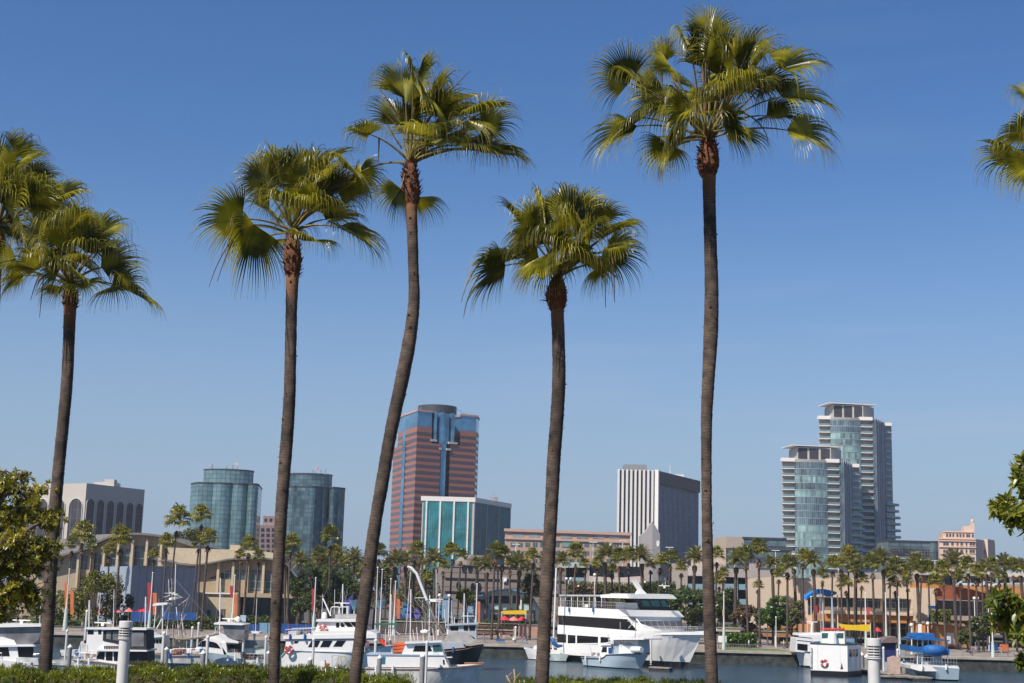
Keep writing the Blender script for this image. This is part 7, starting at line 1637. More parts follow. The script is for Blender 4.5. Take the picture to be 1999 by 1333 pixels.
# ---------------- docks and pilings ----------------
def dock(pts, label, z=.55, wd=None):
    P_ = [G(*p, z) for p in pts]; m = MB(); m.prism(P_, V((0, 0, -.18))); c = sum(P_, V((0, 0, 0))) / len(P_)
    t = thing('floating_dock', label, 'dock', (c.x, c.y, 0), group='timber floating docks'); m.build('deck', M_DOCK, t)
    m = MB(); q = [c + (p - c) * .97 for p in P_]; m.prism([V((p.x, p.y, z - .19)) for p in q], V((0, 0, -.5))); m.build('float', M_DOCKS, t)
def finger(x0, y0, x1, y1, wd, label):
    a, b_ = G(x0, y0, .55), G(x1, y1, .55); d = (b_ - a).normalized(); n = V((-d.y, d.x, 0)) * wd / 2
    m = MB(); m.prism([a - n, b_ - n, b_ + n, a + n], V((0, 0, -.18))); c = (a + b_) / 2; t = thing('floating_dock', label, 'dock', (c.x, c.y, 0), group='timber floating docks'); m.build('deck', M_DOCK, t)
    m = MB(); n *= .85; m.prism([V((p.x, p.y, .36)) for p in (a - n, b_ - n, b_ + n, a + n)], V((0, 0, -.55))); m.build('float', M_DOCKS, t)
finger(975, 1268, 1035, 1274, 1.6, 'narrow dock finger between the skiff and white sailboat')
finger(1095, 1275, 1170, 1282, 2.2, 'dock with white boxes left of the crab boat')
finger(1270, 1301, 1310, 1303, 1.5, 'short dock at the yacht bow beside the shed')
finger(1665, 1302, 1800, 1322, 3.0, 'float dock with ramp between the boxy tour boat and blue-topped ferry')
finger(1715, 1318, 1792, 1320, 2.0, 'outer dock edge in front of the beige ramp wall')
finger(455, 1288, 545, 1290, 1.6, 'dock finger between the sport boat and open fishing boat')
finger(120, 1270, 420, 1276, 2.0, 'long main dock running behind the left-hand boats')
finger(800, 1278, 870, 1280, 1.5, 'dock stub behind the white cabin boat')
PILE = mat('white_pile', (.62, .60, .57), rough=.5, var=.06); PILEG = mat('grey_pile', (.26, .25, .24), rough=.6, var=.1)
def piling(px, yt, yb, wpx, label, thick=False, dep=None):
    a = G(px, yb, .0) if dep is None else Wp(px, yb, dep); dpt = a.y; top = W(px, yt, dpt); r = wpx / 2 / (FPX / dpt); x = W(px, (yt + yb) / 2, dpt).x
    t = thing('piling', label, 'piling', (x, dpt, min(0, a.z) - .0), group='white-capped dock pilings')
    m = MB(); zc = top.z - (r * 1.6 if thick else .35); m.lathe((x, dpt, -1), [(r, 0), (r, zc + 1)], 12); m.build('post', PILEG if thick else PILE, t, smooth=False)
    m = MB(); m.lathe((x, dpt, zc), [(r * 1.08, 0), (r * 1.08, .12), (.01, top.z - zc)] if thick else [(r * 1.25, 0), (r * 1.25, .22), (.01, .35)], 12); m.build('cap', M_WHITE, t)
for q in ((129, 1228, 1292, 4.5, 'slim white piling right of the left trunk, beside a thick grey one'), (167, 1190, 1280, 5, 'tall slim white piling rising behind the pilothouse boat'), (318, 1232, 1310, 6, 'slim white piling in front of the trawler stern'), (374, 1222, 1288, 4, 'slim white piling behind the long side boom, left of two'), (386, 1214, 1288, 4, 'slim white piling behind the long side boom, right of two'),
          (404, 1240, 1308, 6, 'white piling before the arched black window'), (475, 1224, 1290, 4, 'slim piling left of the small T-top'), (518, 1240, 1308, 4.5, 'slim white piling just left of the second trunk'), (611, 1244, 1316, 5, 'white piling before the dive boat windows'), (732, 1246, 1335, 5.5, 'slim white piling right of the leaning trunk'),
          (832, 1250, 1348, 5, 'slim pale piling before the white cabin boat wheelhouse'), (1006, 1222, 1278, 4, 'slim white piling left of the white sailboat'), (1106, 1232, 1286, 3.5, 'slim white piling before the yacht, left of two'), (1125, 1234, 1287, 3.5, 'slim white piling before the yacht, right of two'),
          (1271, 1246, 1304, 4, 'slim white piling in front of the dock shed'), (1514, 1222, 1284, 3.5, 'slim white piling at the far quay right of the tallest palm'), (1725, 1262, 1318, 4, 'white piling before the navy kiosk, left end of the dock'), (1753, 1266, 1318, 4.5, 'white piling at the right end of the beige ramp wall')):
    piling(*q)
for q in ((135, 1257, 1310, 9, 'thick grey piling with pointed white cap right of the left trunk'), (324, 1262, 1314, 8, 'thick grey piling with white cap before the trawler'), (396, 1268, 1312, 10, 'thick grey piling with flat white cap below the arched window'), (467, 1247, 1300, 8, 'thick grey piling with pointed cap before the cockpit of the sport boat'), (523, 1270, 1310, 7, 'short thick piling touching the second trunk'),
          (740, 1278, 1345, 9, 'thick grey piling beside the white cabin boat stern'), (824, 1274, 1350, 10, 'thick dark grey piling with white cap in front of the white cabin boat'), (760, 1245, 1302, 6, 'thick piling behind the orange life rafts'), (1111, 1250, 1286, 8, 'wide white-capped piling left of a touching pair before the yacht'), (1119, 1250, 1286, 8, 'wide white-capped piling right of a touching pair before the yacht'),
          (1672, 1268, 1312, 9, 'wide white-capped piling nearest the boxy tour boat'), (1682, 1272, 1312, 9, 'wide white-capped piling with red mark, middle of three'), (1692, 1276, 1314, 9, 'wide white-capped piling left of the right light bollard'), (1765, 1287, 1320, 9, 'thick pale piling between ramp wall and blue-topped ferry'), (605, 1282, 1320, 8, 'short thick piling below the dive boat windows'), (1003, 1244, 1278, 6, 'thick piling beside the white sailboat bow')):
    piling(*q, thick=True)
def gangway():
    a = G(1730, 1316, .6); t = thing('dock_gatehouse', 'navy and brown dock gatehouse with beige ramp wall, right of the light bollard', 'gatehouse', (a.x, a.y, .6)); d = a.y + 1
    f = Fac(xy(1722, 1290, d), xy(1765, 1290, d)); m = MB(); f.ppoly(m, [(1733, 1316), (1733, 1284), (1745, 1280), (1757, 1284), (1758, 1316)], -.4, 0); m.build('ramp_wall', mat('beige_panel', (.50, .36, .29), rough=.8), t)
    g = Fac(xy(1722, 1260, d + 14), xy(1755, 1260, d + 14)); m = MB(); g.ppoly(m, [(1724, 1254), (1749, 1254), (1749, 1290), (1724, 1290)], -2, 0); m.build('navy_booth', mat('navy_paint', (.015, .025, .12)), t)
    m = MB(); g.ppoly(m, [(1719, 1252), (1728, 1245), (1746, 1242), (1752, 1250), (1752, 1254), (1719, 1255)], -3, .6); m.build('roof', mat('brown_roof', (.20, .14, .12)), t)
    m = MB(); g.pbox(m, 1723, 1285, 1752, 1316, -.2, -.1); m.build('ramp', M_GELG, t)
gangway()
# ---------------- masts, lamps, umbrellas, people ----------------
M_MAST = mat('mast_white', (.70, .68, .64), rough=.4, var=.04); M_MASTG = mat('mast_base_green', (.50, .58, .53), rough=.5, var=.05)
M_BANO = mat('banner_orange', (.55, .15, .05), rough=.7, var=.1); M_BANR = mat('banner_maroon', (.35, .03, .04), rough=.7, var=.1); M_BANP = mat('banner_red', (.62, .05, .08), rough=.7)
def banner_mast(px0, y0, px1, y1, dep, bans, label, wb=4.2):
    """slanting top-left image lean comes from the lens; the mast itself is vertical"""
    x = W(px1, y1, dep).x; top = W(px0, y0, dep).z; k = FPX / dep
    t = thing('banner_mast', label, 'mast', (x, dep, QZ), group='white waterfront masts with banners')
    hb = QZ + (top - QZ) * .38; m = MB(); m.lathe((x, dep, QZ), [(wb / 2 / k * 1.3, 0), (wb / 2 / k * .8, hb - QZ)], 10); m.build('tapered_base', M_MASTG, t)
    m = MB(); m.tube([(x, dep, hb), (x, dep, top)], [1.5 / k, .9 / k], 8); po = m.build('pole', M_MAST, t)
    m = MB(); m.ball((x, dep, top + .15), 1.7 / k, 8, 5); m.build('ball_top', M_MAST, po)
    for bx0, by0, bx1, by1, mm in bans:
        f = Fac((x - 5, dep - .05), (x + 5, dep - .05)); m = MB(); f.ppoly(m, [(bx0, by0), (bx1, by0 + .6), (bx1 - .4, by1), (bx0 + .6, by1 - .5)], -.04, .04); m.build('banner', mm, t)
banner_mast(135, 1113, 125, 1245, 240, [(126, 1136, 132, 1190, M_BANO), (137, 1153, 144, 1200, M_BANO)], 'white mast with two orange banners right of the left trunk', 7)
banner_mast(298, 1120, 290, 1236, 240, [(288, 1137, 295, 1195, M_BANR), (298, 1157, 306, 1200, M_BANO)], 'white mast with maroon and orange banners before the blue-grey box building', 6)
banner_mast(459, 1125, 452, 1236, 240, [(449, 1143, 455, 1165, M_BANR), (457, 1160, 464, 1205, M_BANO)], 'white mast with orange banner by the cream low wing door', 6)
banner_mast(617, 1130, 611, 1240, 236, [(608.5, 1149, 614, 1192, M_BANR)], 'white mast with narrow maroon banner at the dive boat wheelhouse', 6)
banner_mast(774, 1137, 769, 1220, 262, [(768, 1153, 772, 1176, M_BANO), (774, 1169, 781, 1208, M_BANO), (767, 1175, 770, 1205, M_BANP)], 'white mast with three orange and red banners right of the leaning trunk', 5.5)
banner_mast(931.5, 1142, 929, 1220, 250, [(932, 1174, 937.5, 1217, M_BANO)], 'white mast with orange banner over the black fishing vessel', 6)
banner_mast(1414.5, 1158, 1413, 1262, 234, [(1410, 1190, 1414, 1204, mat('banner_tan', (.5, .38, .2)))], 'pale mast standing on the quay just right of the tallest palm', 6)
banner_mast(1600, 1155, 1602, 1222, 262, [(1590, 1182, 1599, 1197, M_BANR)], 'pale mast with maroon flag panel below the blue tents', 4.5)
banner_mast(1689, 1160, 1690, 1218, 262, [(1692, 1185, 1698, 1201, M_BANP)], 'pale mast with red flag panel before the orange fascia', 5)
banner_mast(1728.5, 1160, 1730, 1240, 256, [], 'plain pale mast behind the navy dock kiosk', 5)
banner_mast(1755.5, 1168, 1757, 1285, 232, [], 'plain pale mast standing on the quay right of the navy dock kiosk', 5)
banner_mast(1937.5, 1200, 1939, 1290, 231, [], 'pale mast at the quay edge beside the right-hand leaves', 6)
for x0, y0, x1, y1, lab in ((740, 1108, 733, 1215, 'left one of two tall white flagpoles close together'), (749, 1112, 742, 1216, 'right one of two tall white flagpoles close together'), (763, 1130, 760, 1212, 'grey pole right of the twin white flagpoles'), (1514, 1205, 1515, 1240, 'short white pole behind the bright green tree'), (1583, 1165, 1584, 1240, 'thin white pole under the left blue tent roof')):
    dep = 250; x = W(x1, y1, dep).x; m = MB(); m.tube([(x, dep, QZ), (x, dep, W(x0, y0, dep).z)], [.11, .06], 6); t = thing('flagpole', lab, 'pole', (x, dep, QZ), group='slim poles on the promenade'); m.build('pole', M_MAST, t)
    m = MB(); m.ball((x, dep, W(x0, y0, dep).z), .16, 8, 4); m.build('finial', M_MAST, t)
def tee_lamp(px, yt, dep, arm, label):
    x = W(px, yt, dep).x; z = W(px, yt, dep).z; t = thing('street_lamp', label, 'street lamp', (x, dep, QZ), group='tall twin-arm parking lot lamps')
    m = MB(); m.tube([(x, dep, QZ), (x, dep, z)], [.16, .09], 6); m.build('pole', M_MAST, t); a = arm / (FPX / dep)
    m = MB(); m.tube([(x - a, dep, z + .1), (x + a, dep, z + .1)], .07, 5); m.build('arm', M_MAST, t)
    for s in (-1, 1): m = MB(); m.cbox((x + s * a, dep, z), .9, .4, .16); m.build('lamp_head', M_WHITE, t)
for px, yt, arm, lab in ((1007, 1063, 4, 'twin-head lamp before the salmon block, left of the fourth trunk'), (1158, 1059, 4, 'twin-head lamp before the salmon block, right of the fourth trunk'), (1216, 1056, 4, 'twin-head lamp at the left edge of the black and white tower'), (1234, 1071, 3, 'lower twin-head lamp against the white fins, left of the pointed tower'), (1289, 1079, 2, 'small lamp just right of the pointed stair tower'),
        (1307, 1069, 4, 'twin-head lamp against the dark side of the black and white tower'), (1357, 1078, 3, 'twin-head lamp between the dark tower side and the tallest palm'), (1401, 1085, 3, 'twin-head lamp just right of the tallest palm'), (1434, 1076, 4, 'twin-head lamp before the tan wall of the glass office'), (1514, 1075, 4, 'twin-head lamp before the glass office, right end'),
        (1553, 1083, 4, 'twin-head lamp before the aqua glass of the shorter condominium'), (1636, 1082, 4, 'twin-head lamp before the right balconies of the shorter condominium'), (1757, 1090, 16, 'wide-armed lamp right of the taller condominium'), (1825, 1095, 14, 'wide-armed lamp left of the pink hotel'), (1962, 1090, 14, 'wide-armed lamp right of the pink hotel'), (1995, 1100, 3, 'lamp at the right edge of the skyline')):
    tee_lamp(px, yt, 350, arm, lab)
def globe_lamp(px, yt, dep, label, double=False, base=None):
    x = W(px, yt, dep).x; z = W(px, yt, dep).z; t = thing('globe_lamp', label, 'street lamp', (x, dep, QZ), group='white globe lamps'); m = MB(); m.lathe((x, dep, QZ), [(.22, 0), (.22, .9), (.10, 1.1), (.08, z - QZ - .3)], 8); m.build('pole', M_MAST, t)
    for s in ((-.45, .45) if double else (0,)):
        m = MB(); m.ball((x + s, dep, z), .32, 10, 6); m.build('globe', M_WHITE, t, smooth=True)
    if double: m = MB(); m.tube([(x - .45, dep, z - .3), (x + .45, dep, z - .3)], .05, 5); m.build('arm', M_MAST, t)
for px, yt, dep, lab, db in ((1161, 1122, 275, 'globe lamp above the yacht rear deck', False), (1299, 1130, 275, 'globe lamp above the yacht hardtop', False), (858, 1162, 268, 'globe lamp left of the thin palms, behind the crane boom', False), (877, 1163, 268, 'globe lamp above the gabled kiosk', False), (983, 1133, 300, 'double globe lamp before the brown blockwork', True), (1110, 1130, 300, 'double globe lamp right of the fourth trunk', True),
        (1902, 1168, 264, 'globe lamp left of a close pair before the rust hall', False), (1908, 1168, 264, 'globe lamp right of a close pair before the rust hall', False), (1929, 1168, 264, 'single globe lamp right of the close pair at the rust hall', False), (1779, 1220, 236, 'short white lamp post behind the blue-topped ferry', False), (1811, 1217, 240, 'white lamp post above the blue covers', False), (1498, 1196, 262, 'globe lamp in front of the bright green tree', False)):
    globe_lamp(px, yt, dep, lab, db)
def umbrella(px, yt, dep, rpx, mt_, label):
    c = W(px, yt, dep); r = rpx / (FPX / dep); t = thing('umbrella', label, 'umbrella', (c.x, dep, QZ), group='red and pink cafe umbrellas'); m = MB(); m.lathe((c.x, dep, c.z - .75), [(r, 0), (r * .55, .38), (.02, .75)], 8); m.build('canopy', mt_, t)
    m = MB(); m.tube([(c.x, dep, QZ), (c.x, dep, c.z)], .04, 5); m.build('pole', M_MAST, t); m = MB(); m.lathe((c.x, dep, QZ), [(.3, 0), (.3, .08), (.05, .12)], 8); m.build('foot', M_CONC, t)
UR = mat('umbrella_red', (.62, .03, .05), rough=.8); UP_ = mat('umbrella_pink', (.68, .20, .18), rough=.8)
for px, yt, r, mm, lab in ((200, 1188, 11, UR, 'dark red umbrella, leftmost, under the dark green tree'), (230, 1187, 12, UP_, 'salmon pink umbrella second from left by the blue fence'), (252, 1186, 10, UP_, 'salmon pink umbrella at the corner of the blue-grey box building'), (277, 1186, 13, UR, 'red umbrella before the blue-grey box building'),
        (985, 1202, 13, UR, 'red umbrella left of three below the yellow awning'), (1003, 1203, 12, UP_, 'middle pink-red umbrella of three below the yellow awning'), (1019, 1203, 12, UR, 'right red umbrella of three below the yellow awning'), (1713, 1224, 9, UR, 'red umbrella right of the yellow banner on the right')):
    umbrella(px, yt, 262, r, mm, lab)
# yellow canopies and blue sail tents
YEL = mat('yellow_canvas', (.72, .47, .01), rough=.7, var=.05)
def canopy(pts, dep, label, mt_, name='awning', thick=1.6, posts=()):
    f = Fac(xy(pts[0][0], pts[0][1], dep), xy(pts[0][0] + 60, pts[0][1], dep)); x, y = xy(pts[0][0], pts[0][1], dep); t = thing(name, label, 'awning', (x, dep, QZ)); m = MB(); f.ppoly(m, pts, -thick, 0); m.build('canvas', mt_, t)
    m = MB()
    for px in posts: q = W(px, pts[0][1], dep); m.tube([(q.x, dep - .1, QZ), (q.x, dep - .1, q.z)], .06, 5)
    if posts: m.build('posts', M_MAST, t)
canopy([(978, 1194), (984, 1192), (1028, 1191), (1028, 1199), (984, 1199), (978, 1196)], 266, 'long bright yellow awning under the arched blue roof', YEL, posts=(980, 1027), thick=.3)
canopy([(1634, 1216), (1650, 1219), (1668, 1220), (1686, 1219), (1700, 1219), (1698, 1233), (1668, 1230), (1646, 1230)], 252, 'sagging yellow banner awning behind the boxy tour boat', YEL, posts=(1636, 1699), thick=.15)
BT = mat('tent_blue', (.01, .20, .62), rough=.6, var=.05)
for pts, lab in (([(1575, 1169), (1576, 1163), (1590, 1154), (1600, 1149.5), (1601, 1160), (1588, 1162), (1580, 1166)], 'bright blue sail tent rising to the right, left one of the pair'), ([(1605.5, 1150), (1611, 1150), (1633, 1155), (1634, 1159), (1620, 1165), (1607, 1157)], 'bright blue sail tent dipping to the right, right one of the pair')):
    d = 276; f = Fac(xy(pts[0][0], 1160, d), xy(pts[0][0] + 60, 1160, d + 3)); q = xy(pts[0][0], 1160, d); t = thing('sail_tent', lab, 'tent', (q[0], d, QZ), group='blue sail tents'); m = MB(); f.ppoly(m, pts, -1.2, 0); m.build('canvas', BT, t)
    m = MB()
    for p in (pts[0], pts[3]): w_ = W(p[0] + .5, p[1] + 2, d); m.tube([(w_.x, d - .1, QZ), (w_.x, d - .1, w_.z)], .09, 6)
    m.build('posts', M_MAST, t)
# purple-blue fish-shaped sign behind the dive boat
f = Fac(xy(665, 1180, 262), xy(690, 1180, 262)); t = thing('purple_sculpture', 'deep purple-blue angular sculpture rising behind the dive boat', 'sculpture', (*xy(678, 1230, 262), QZ))
m = MB(); f.ppoly(m, [(666, 1166), (676, 1172), (690, 1158), (686, 1180), (684, 1205), (674, 1205), (676, 1185)], -.6, 0); m.build('fins', mat('deep_purple', (.06, .04, .22), rough=.5), t); m = MB(); m.tube([(*xy(679, 1200, 262), QZ), (*xy(679, 1200, 262), 7)], .3, 8); m.build('stem', M_MASTG, t)
for px, lab in ((692, 'pale blue tulip-shaped marker left of the leaning trunk'), (743, 'pale blue tulip-shaped marker below the twin flagpoles')):
    c = W(px, 1182, 258); t = thing('tulip_marker', lab, 'marker', (c.x, 258, QZ), group='pale blue tulip markers'); m = MB(); m.lathe((c.x, 258, c.z - .8), [(.25, 0), (.5, .7), (1.05, 1.7), (.9, 1.6), (.3, .8)], 6); m.build('cup', mat('sky_blue_paint', (.16, .36, .52), var=.1), t)
    m = MB(); m.tube([(c.x, 258, QZ), (c.x, 258, c.z - .7)], .12, 6); m.build('post', M_MAST, t)
# promenade railing in long runs
def railing(x0, x1, dep, label):
    a, b_ = W(x0, hor(x0) + 90, dep).x, W(x1, hor(x1) + 90, dep).x; t = thing('railing', label, 'railing', (a, dep, QZ), group='promenade railings'); m = MB()
    m.tube([(a, dep, QZ + 1.05), (b_, dep, QZ + 1.05)], .035, 4); m.tube([(a, dep, QZ + .2), (b_, dep, QZ + .2)], .025, 4); x = a
    while x < b_: m.tube([(x, dep, QZ), (x, dep, QZ + 1.05)], .022, 3, cap=False); x += .38
    m.build('rails', M_GREYM, t)
railing(100, 205, 230.5, 'grey promenade railing at far left behind the masts'); railing(330, 480, 230.5, 'grey promenade railing behind the trawler and sport boat'); railing(925, 1045, 230.5, 'railing on the quay behind the skiff'); railing(1400, 1560, 230.5, 'railing on the quay right of the tallest palm'); railing(1655, 1800, 231, 'railing behind the dock kiosk and ferry'); railing(1850, 2005, 231, 'railing on the quay at the right end')
# cars
def car(px, py, dep, col, label, zb, rz=0.0):
    c = W(px, py, dep); t = thing('parked_car', label, 'car', (c.x, dep, zb), group='cars'); m = MB()
    m.prism([V((c.x + x, dep - .85, zb + z)) for x, z in ((-2.1, .3), (2.1, .3), (2.15, .75), (1.9, .85), (1.1, .92), (.5, 1.4), (-1.0, 1.42), (-1.7, .95), (-2.15, .85))], V((0, 1.7, 0))); m.build('body', mat('car_paint', col, rough=.25, coat=.5), t)
    m = MB(); m.prism([V((c.x + x, dep - .88, zb + z)) for x, z in ((.95, .95), (.42, 1.33), (-.95, 1.35), (-1.45, .97))], V((0, 1.76, 0))); m.build('windows', M_WIN, t)
    for sx in (-1.35, 1.35):
        m = MB(); m.prism([V((c.x + sx + .33 * math.cos(a * math.pi / 6), dep - .9, zb + .33 + .33 * math.sin(a * math.pi / 6))) for a in range(12)], V((0, .25, 0))); m.build('wheel', M_BLKC, t)
DKZ = W(1900, 1146, 344).z
for px, col, lab in ((1886, (.7, .7, .7), 'white car on the raised deck above the rust hall, left of two'), (1931, (.75, .75, .74), 'white car on the raised deck above the rust hall, right of two')): car(px, 1144, 343.6, col, lab, DKZ)
# people on the promenade
def person(px, dep, label, top, leg, skin=(.45, .27, .19), hair=(.05, .03, .02), walk=.12, h=1.7, face=1, zb=QZ):
    x = W(px, hor(px) + 90, dep).x; s = h / 1.7; t = thing('person', label, 'person', (x, dep, zb))
    V_ = {'pel': (0, 0, .92, .15), 'wa': (0, 0, 1.08, .13), 'ch': (0, 0, 1.28, .16), 'nk': (0, 0, 1.46, .055), 'hd': (.01 * face, 0, 1.56, .085), 'ht': (0, 0, 1.66, .08),
          'sL': (0, -.17, 1.38, .06), 'eL': (-.05, -.23, 1.12, .045), 'hL': (.08 * face, -.22, .88, .035), 'sR': (0, .17, 1.38, .06), 'eR': (.03, .23, 1.12, .045), 'hR': (.12 * face, .2, .9, .035),
          'kL': (walk * .6, -.1, .5, .065), 'aL': (walk, -.1, .09, .045), 'tL': (walk + .14 * face, -.1, .04, .035), 'kR': (-walk * .3, .1, .5, .065), 'aR': (-walk, .1, .1, .045), 'tR': (-walk + .14 * face, .1, .04, .035)}
    E = [('pel', 'wa'), ('wa', 'ch'), ('ch', 'nk'), ('nk', 'hd'), ('hd', 'ht'), ('ch', 'sL'), ('sL', 'eL'), ('eL', 'hL'), ('ch', 'sR'), ('sR', 'eR'), ('eR', 'hR'), ('pel', 'kL'), ('kL', 'aL'), ('aL', 'tL'), ('pel', 'kR'), ('kR', 'aR'), ('aR', 'tR')]
    nm = list(V_); me = bpy.data.meshes.new('body'); me.from_pydata([(V_[k][0] * s, V_[k][1] * s, V_[k][2] * s) for k in nm], [(nm.index(a), nm.index(b_)) for a, b_ in E], [])
    o = bpy.data.objects.new('body', me); COL.objects.link(o); o.parent = t; md = o.modifiers.new('skin', 'SKIN'); 
    for i, k in enumerate(nm):
        sv = me.skin_vertices[0].data[i] if me.skin_vertices else None
        if sv: sv.radius = (V_[k][3] * s, V_[k][3] * s * (1.0 if k not in ('ch', 'pel', 'wa') else .8)); sv.use_root = (k == 'pel')
    o.modifiers.new('sub', 'SUBSURF').levels = 1; o.modifiers['sub'].render_levels = 1
    # clothing colours by height, in the skin itself
    mm = bpy.data.materials.new('clothes'); mm.use_nodes = True; T = mm.node_tree; p = T.nodes['Principled BSDF']; p.inputs['Roughness'].default_value = .8
    tc_ = T.nodes.new('ShaderNodeTexCoord'); sx = T.nodes.new('ShaderNodeSeparateXYZ'); rp_ = T.nodes.new('ShaderNodeValToRGB'); mr = T.nodes.new('ShaderNodeMath'); mr.operation = 'DIVIDE'; mr.inputs[1].default_value = h
    T.links.new(tc_.outputs['Object'], sx.inputs[0]); T.links.new(sx.outputs['Z'], mr.inputs[0]); T.links.new(mr.outputs[0], rp_.inputs[0]); T.links.new(rp_.outputs['Color'], p.inputs['Base Color'])
    cr_ = rp_.color_ramp; cr_.interpolation = 'CONSTANT'; cr_.elements[0].color = (.05, .04, .04, 1); cr_.elements[1].position = .05; cr_.elements[1].color = (*leg, 1)
    for ps, cc in ((.56, top), (.85, skin)): e = cr_.elements.new(ps); e.color = (*cc, 1)
    me.materials.append(mm)
    m = MB(); m.ball((x - .015 * face, dep, zb + 1.63 * s), .105 * s, 10, 6); m.build('hair', mat('hair', hair, rough=.8), t, smooth=True)
for q in ((1019.5, 234, 'person in a magenta top and light jeans walking by the brown planters', (.45, .03, .18), (.22, .28, .38)), (1028, 236, 'person in dark clothes a step right of the one in magenta', (.03, .03, .05), (.06, .06, .09)), (1700, 240, 'person in orange top near the yellow banner awning', (.6, .2, .04), (.1, .1, .14)),
          (1716, 242, 'person in white top left of the navy dock booth', (.7, .7, .68), (.12, .14, .2)), (1768, 236, 'person in tan shirt right of the plain quay mast', (.5, .28, .16), (.2, .2, .22)), (1878, 236, 'person in dark shirt beside the orange kiosk', (.06, .06, .08), (.3, .28, .24)), (1462, 240, 'person in white shirt walking past the low bright shrubs', (.7, .7, .7), (.06, .07, .12)), (850, 240, 'person in red top near the black fishing vessel', (.5, .04, .04), (.08, .08, .1))):
    person(*q)
for i, (px, dep, tp, lg, lab) in enumerate(((1415, 236, (.05, .06, .2), (.3, .27, .2), 'person in navy top beside the pale quay mast'), (1530, 244, (.6, .6, .1), (.1, .1, .12), 'person in yellow top near the short white pole'), (1612, 250, (.5, .05, .06), (.12, .12, .16), 'person in red top behind the boxy tour boat'), (1738, 240, (.1, .3, .3), (.3, .3, .32), 'person in teal top behind the navy dock booth'),
        (1792, 242, (.65, .62, .6), (.1, .1, .2), 'person in white shirt behind the blue canvas covers'), (1897, 236, (.4, .12, .2), (.08, .08, .1), 'person in wine red top near the low dark bush tree'), (1955, 236, (.2, .25, .3), (.35, .3, .25), 'person in grey shirt near the right-hand quay mast'), (944, 238, (.1, .2, .45), (.2, .2, .22), 'person in blue top above the pale green skiff'),
        (975, 240, (.6, .55, .4), (.12, .1, .1), 'person in cream top below the red umbrellas'), (468, 240, (.5, .5, .5), (.1, .1, .15), 'person in grey top left of the second trunk'), (348, 240, (.55, .1, .08), (.1, .12, .2), 'person in red shirt before the dark green planting'), (160, 240, (.6, .6, .6), (.15, .15, .2), 'person in white shirt right of the left banner mast'))):
    person(px, dep, lab, tp, lg, walk=.05 + .03 * (i % 4), face=1 if i % 2 else -1)
for i, (px, py, dep, lab) in enumerate(((1410, 1242, 244, 'small sign board beside the quay mast right of the tallest palm'), (1660, 1240, 250, 'sign board below the yellow banner awning'), (1790, 1244, 246, 'sign board behind the blue-topped ferry'), (1940, 1262, 238, 'blue and white notice kiosk board at the far right quay'), (1960, 1263, 238, 'brown notice board right of the blue and white one'))):
    c = W(px, py, dep); t = thing('notice_board', lab, 'sign', (c.x, dep, QZ), group='notice boards'); m = MB(); m.box(c.x - .7, c.x + .7, dep - .06, dep + .06, QZ + .9, QZ + 2.0); m.build('panel', (M_GEL, M_BLUEL, M_CREAM, M_BLUEP, M_BANO)[i], t)
    m = MB(); m.box(c.x - .78, c.x + .78, dep - .09, dep + .09, QZ + 2.0, QZ + 2.1); m.build('hood', M_DKMET, t); m = MB(); m.tube([(c.x - .6, dep, QZ), (c.x - .6, dep, QZ + .95)], .05, 5); m.build('leg', M_DKMET, t); m = MB(); m.tube([(c.x + .6, dep, QZ), (c.x + .6, dep, QZ + .95)], .05, 5); m.build('leg', M_DKMET, t)

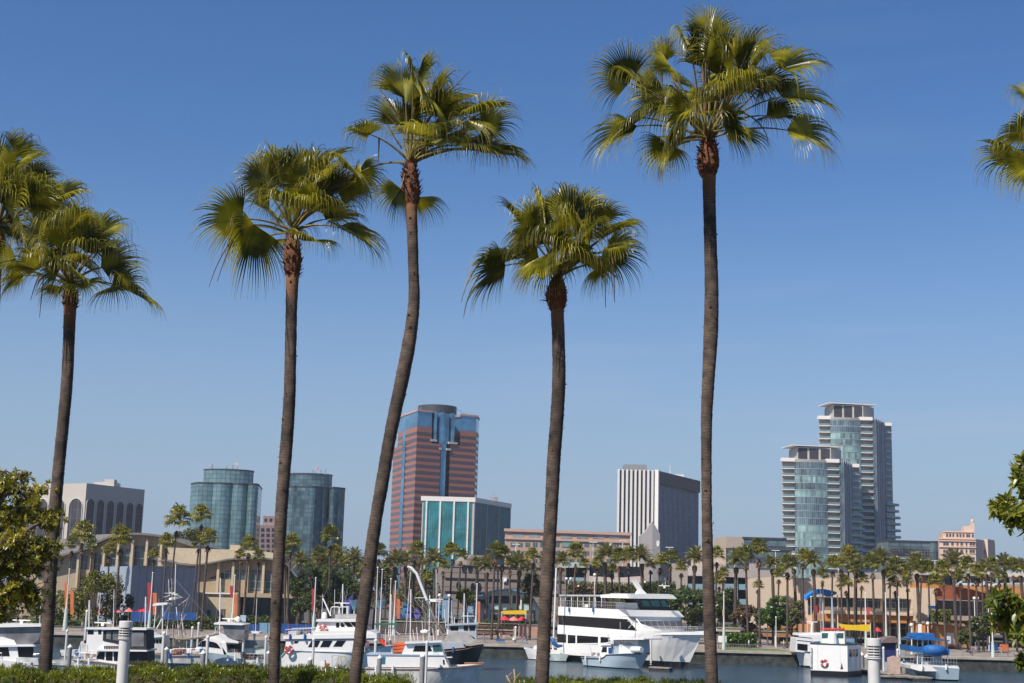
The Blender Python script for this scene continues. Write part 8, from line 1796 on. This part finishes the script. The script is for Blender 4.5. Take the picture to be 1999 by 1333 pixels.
# ---------------- foreground light bollards ----------------
def bollard(px, yt, dep, wpx, label, y_neck, dark):
    c = W(px, yt, dep); r = wpx / 2 / (FPX / dep); zb = 7.0; zt = c.z; zn = W(px, y_neck, dep).z; x = W(px, yt + 20, dep).x
    t = thing('bollard_light', label, 'light post', (x, dep, zb), group='white cylindrical path light posts'); wm = mat('bollard_paint', (.60, .59, .57), rough=.45, var=.05, vscale=6)
    m = MB(); m.lathe((x, dep, zb), [(r * .92, 0), (r * .92, zn - zb - .02), (r * 1.0, zn - zb)], 28); m.build('post', wm, t, smooth=False)
    H = zt - zn; m = MB(); m.lathe((x, dep, zn), [(r * .8, 0), (r * .8, H * .62)], 24); m.build('lamp_core', mat('lamp_core', (.06, .055, .05) if dark else (.22, .21, .18), rough=.4), t)
    for i in range(4):
        z = zn + H * (.04 + .145 * i); m = MB(); m.lathe((x, dep, z), [(r * .8, 0), (r * 1.08, 0), (r * 1.08, H * .045), (r * .8, H * .07)], 28); m.build('louvre', wm, t)
    m = MB()
    for a in range(6):
        th = a * math.pi / 3 + .3; m.tube([(x + r * .98 * math.cos(th), dep + r * .98 * math.sin(th), zn), (x + r * .98 * math.cos(th), dep + r * .98 * math.sin(th), zn + H * .63)], .006, 4)
    m.build('struts', wm, t); m = MB(); m.lathe((x, dep, zn + H * .6), [(r * 1.1, 0), (r * 1.14, H * .03), (r * 1.1, H * .37), (r * 1.02, H * .4), (.01, H * .405)], 32); m.build('cap', wm, t, smooth=False)
    m = MB(); m.lathe((x, dep, zn - H * .08), [(r * .9, 0), (r * 1.12, H * .04), (r * 1.1, H * .09), (r * .8, H * .1)], 24); m.build('collar', wm, t)
bollard(245, 1212, 22, 23, 'white louvred light post left of the second trunk, before the boats', 1246, True)
bollard(1705.5, 1246, 22, 25, 'white louvred light post at bottom right before the dock', 1284, False)

# ---------------- marine air ----------------
hm_ = bpy.data.materials.new('haze_air'); hm_.use_nodes = True; T_ = hm_.node_tree
T_.nodes.remove(T_.nodes['Principled BSDF']); pv = T_.nodes.new('ShaderNodeVolumePrincipled')
pv.inputs['Color'].default_value = (.80, .88, 1, 1); pv.inputs['Density'].default_value = .0001; pv.inputs['Anisotropy'].default_value = .2
T_.links.new(pv.outputs[0], T_.nodes['Material Output'].inputs['Volume'])
m = MB(); m.box(-700, 700, -40, 1000, -3, 150); o = m.build('haze', hm_); o['kind'] = 'stuff'; o['label'] = 'thin pale marine haze'
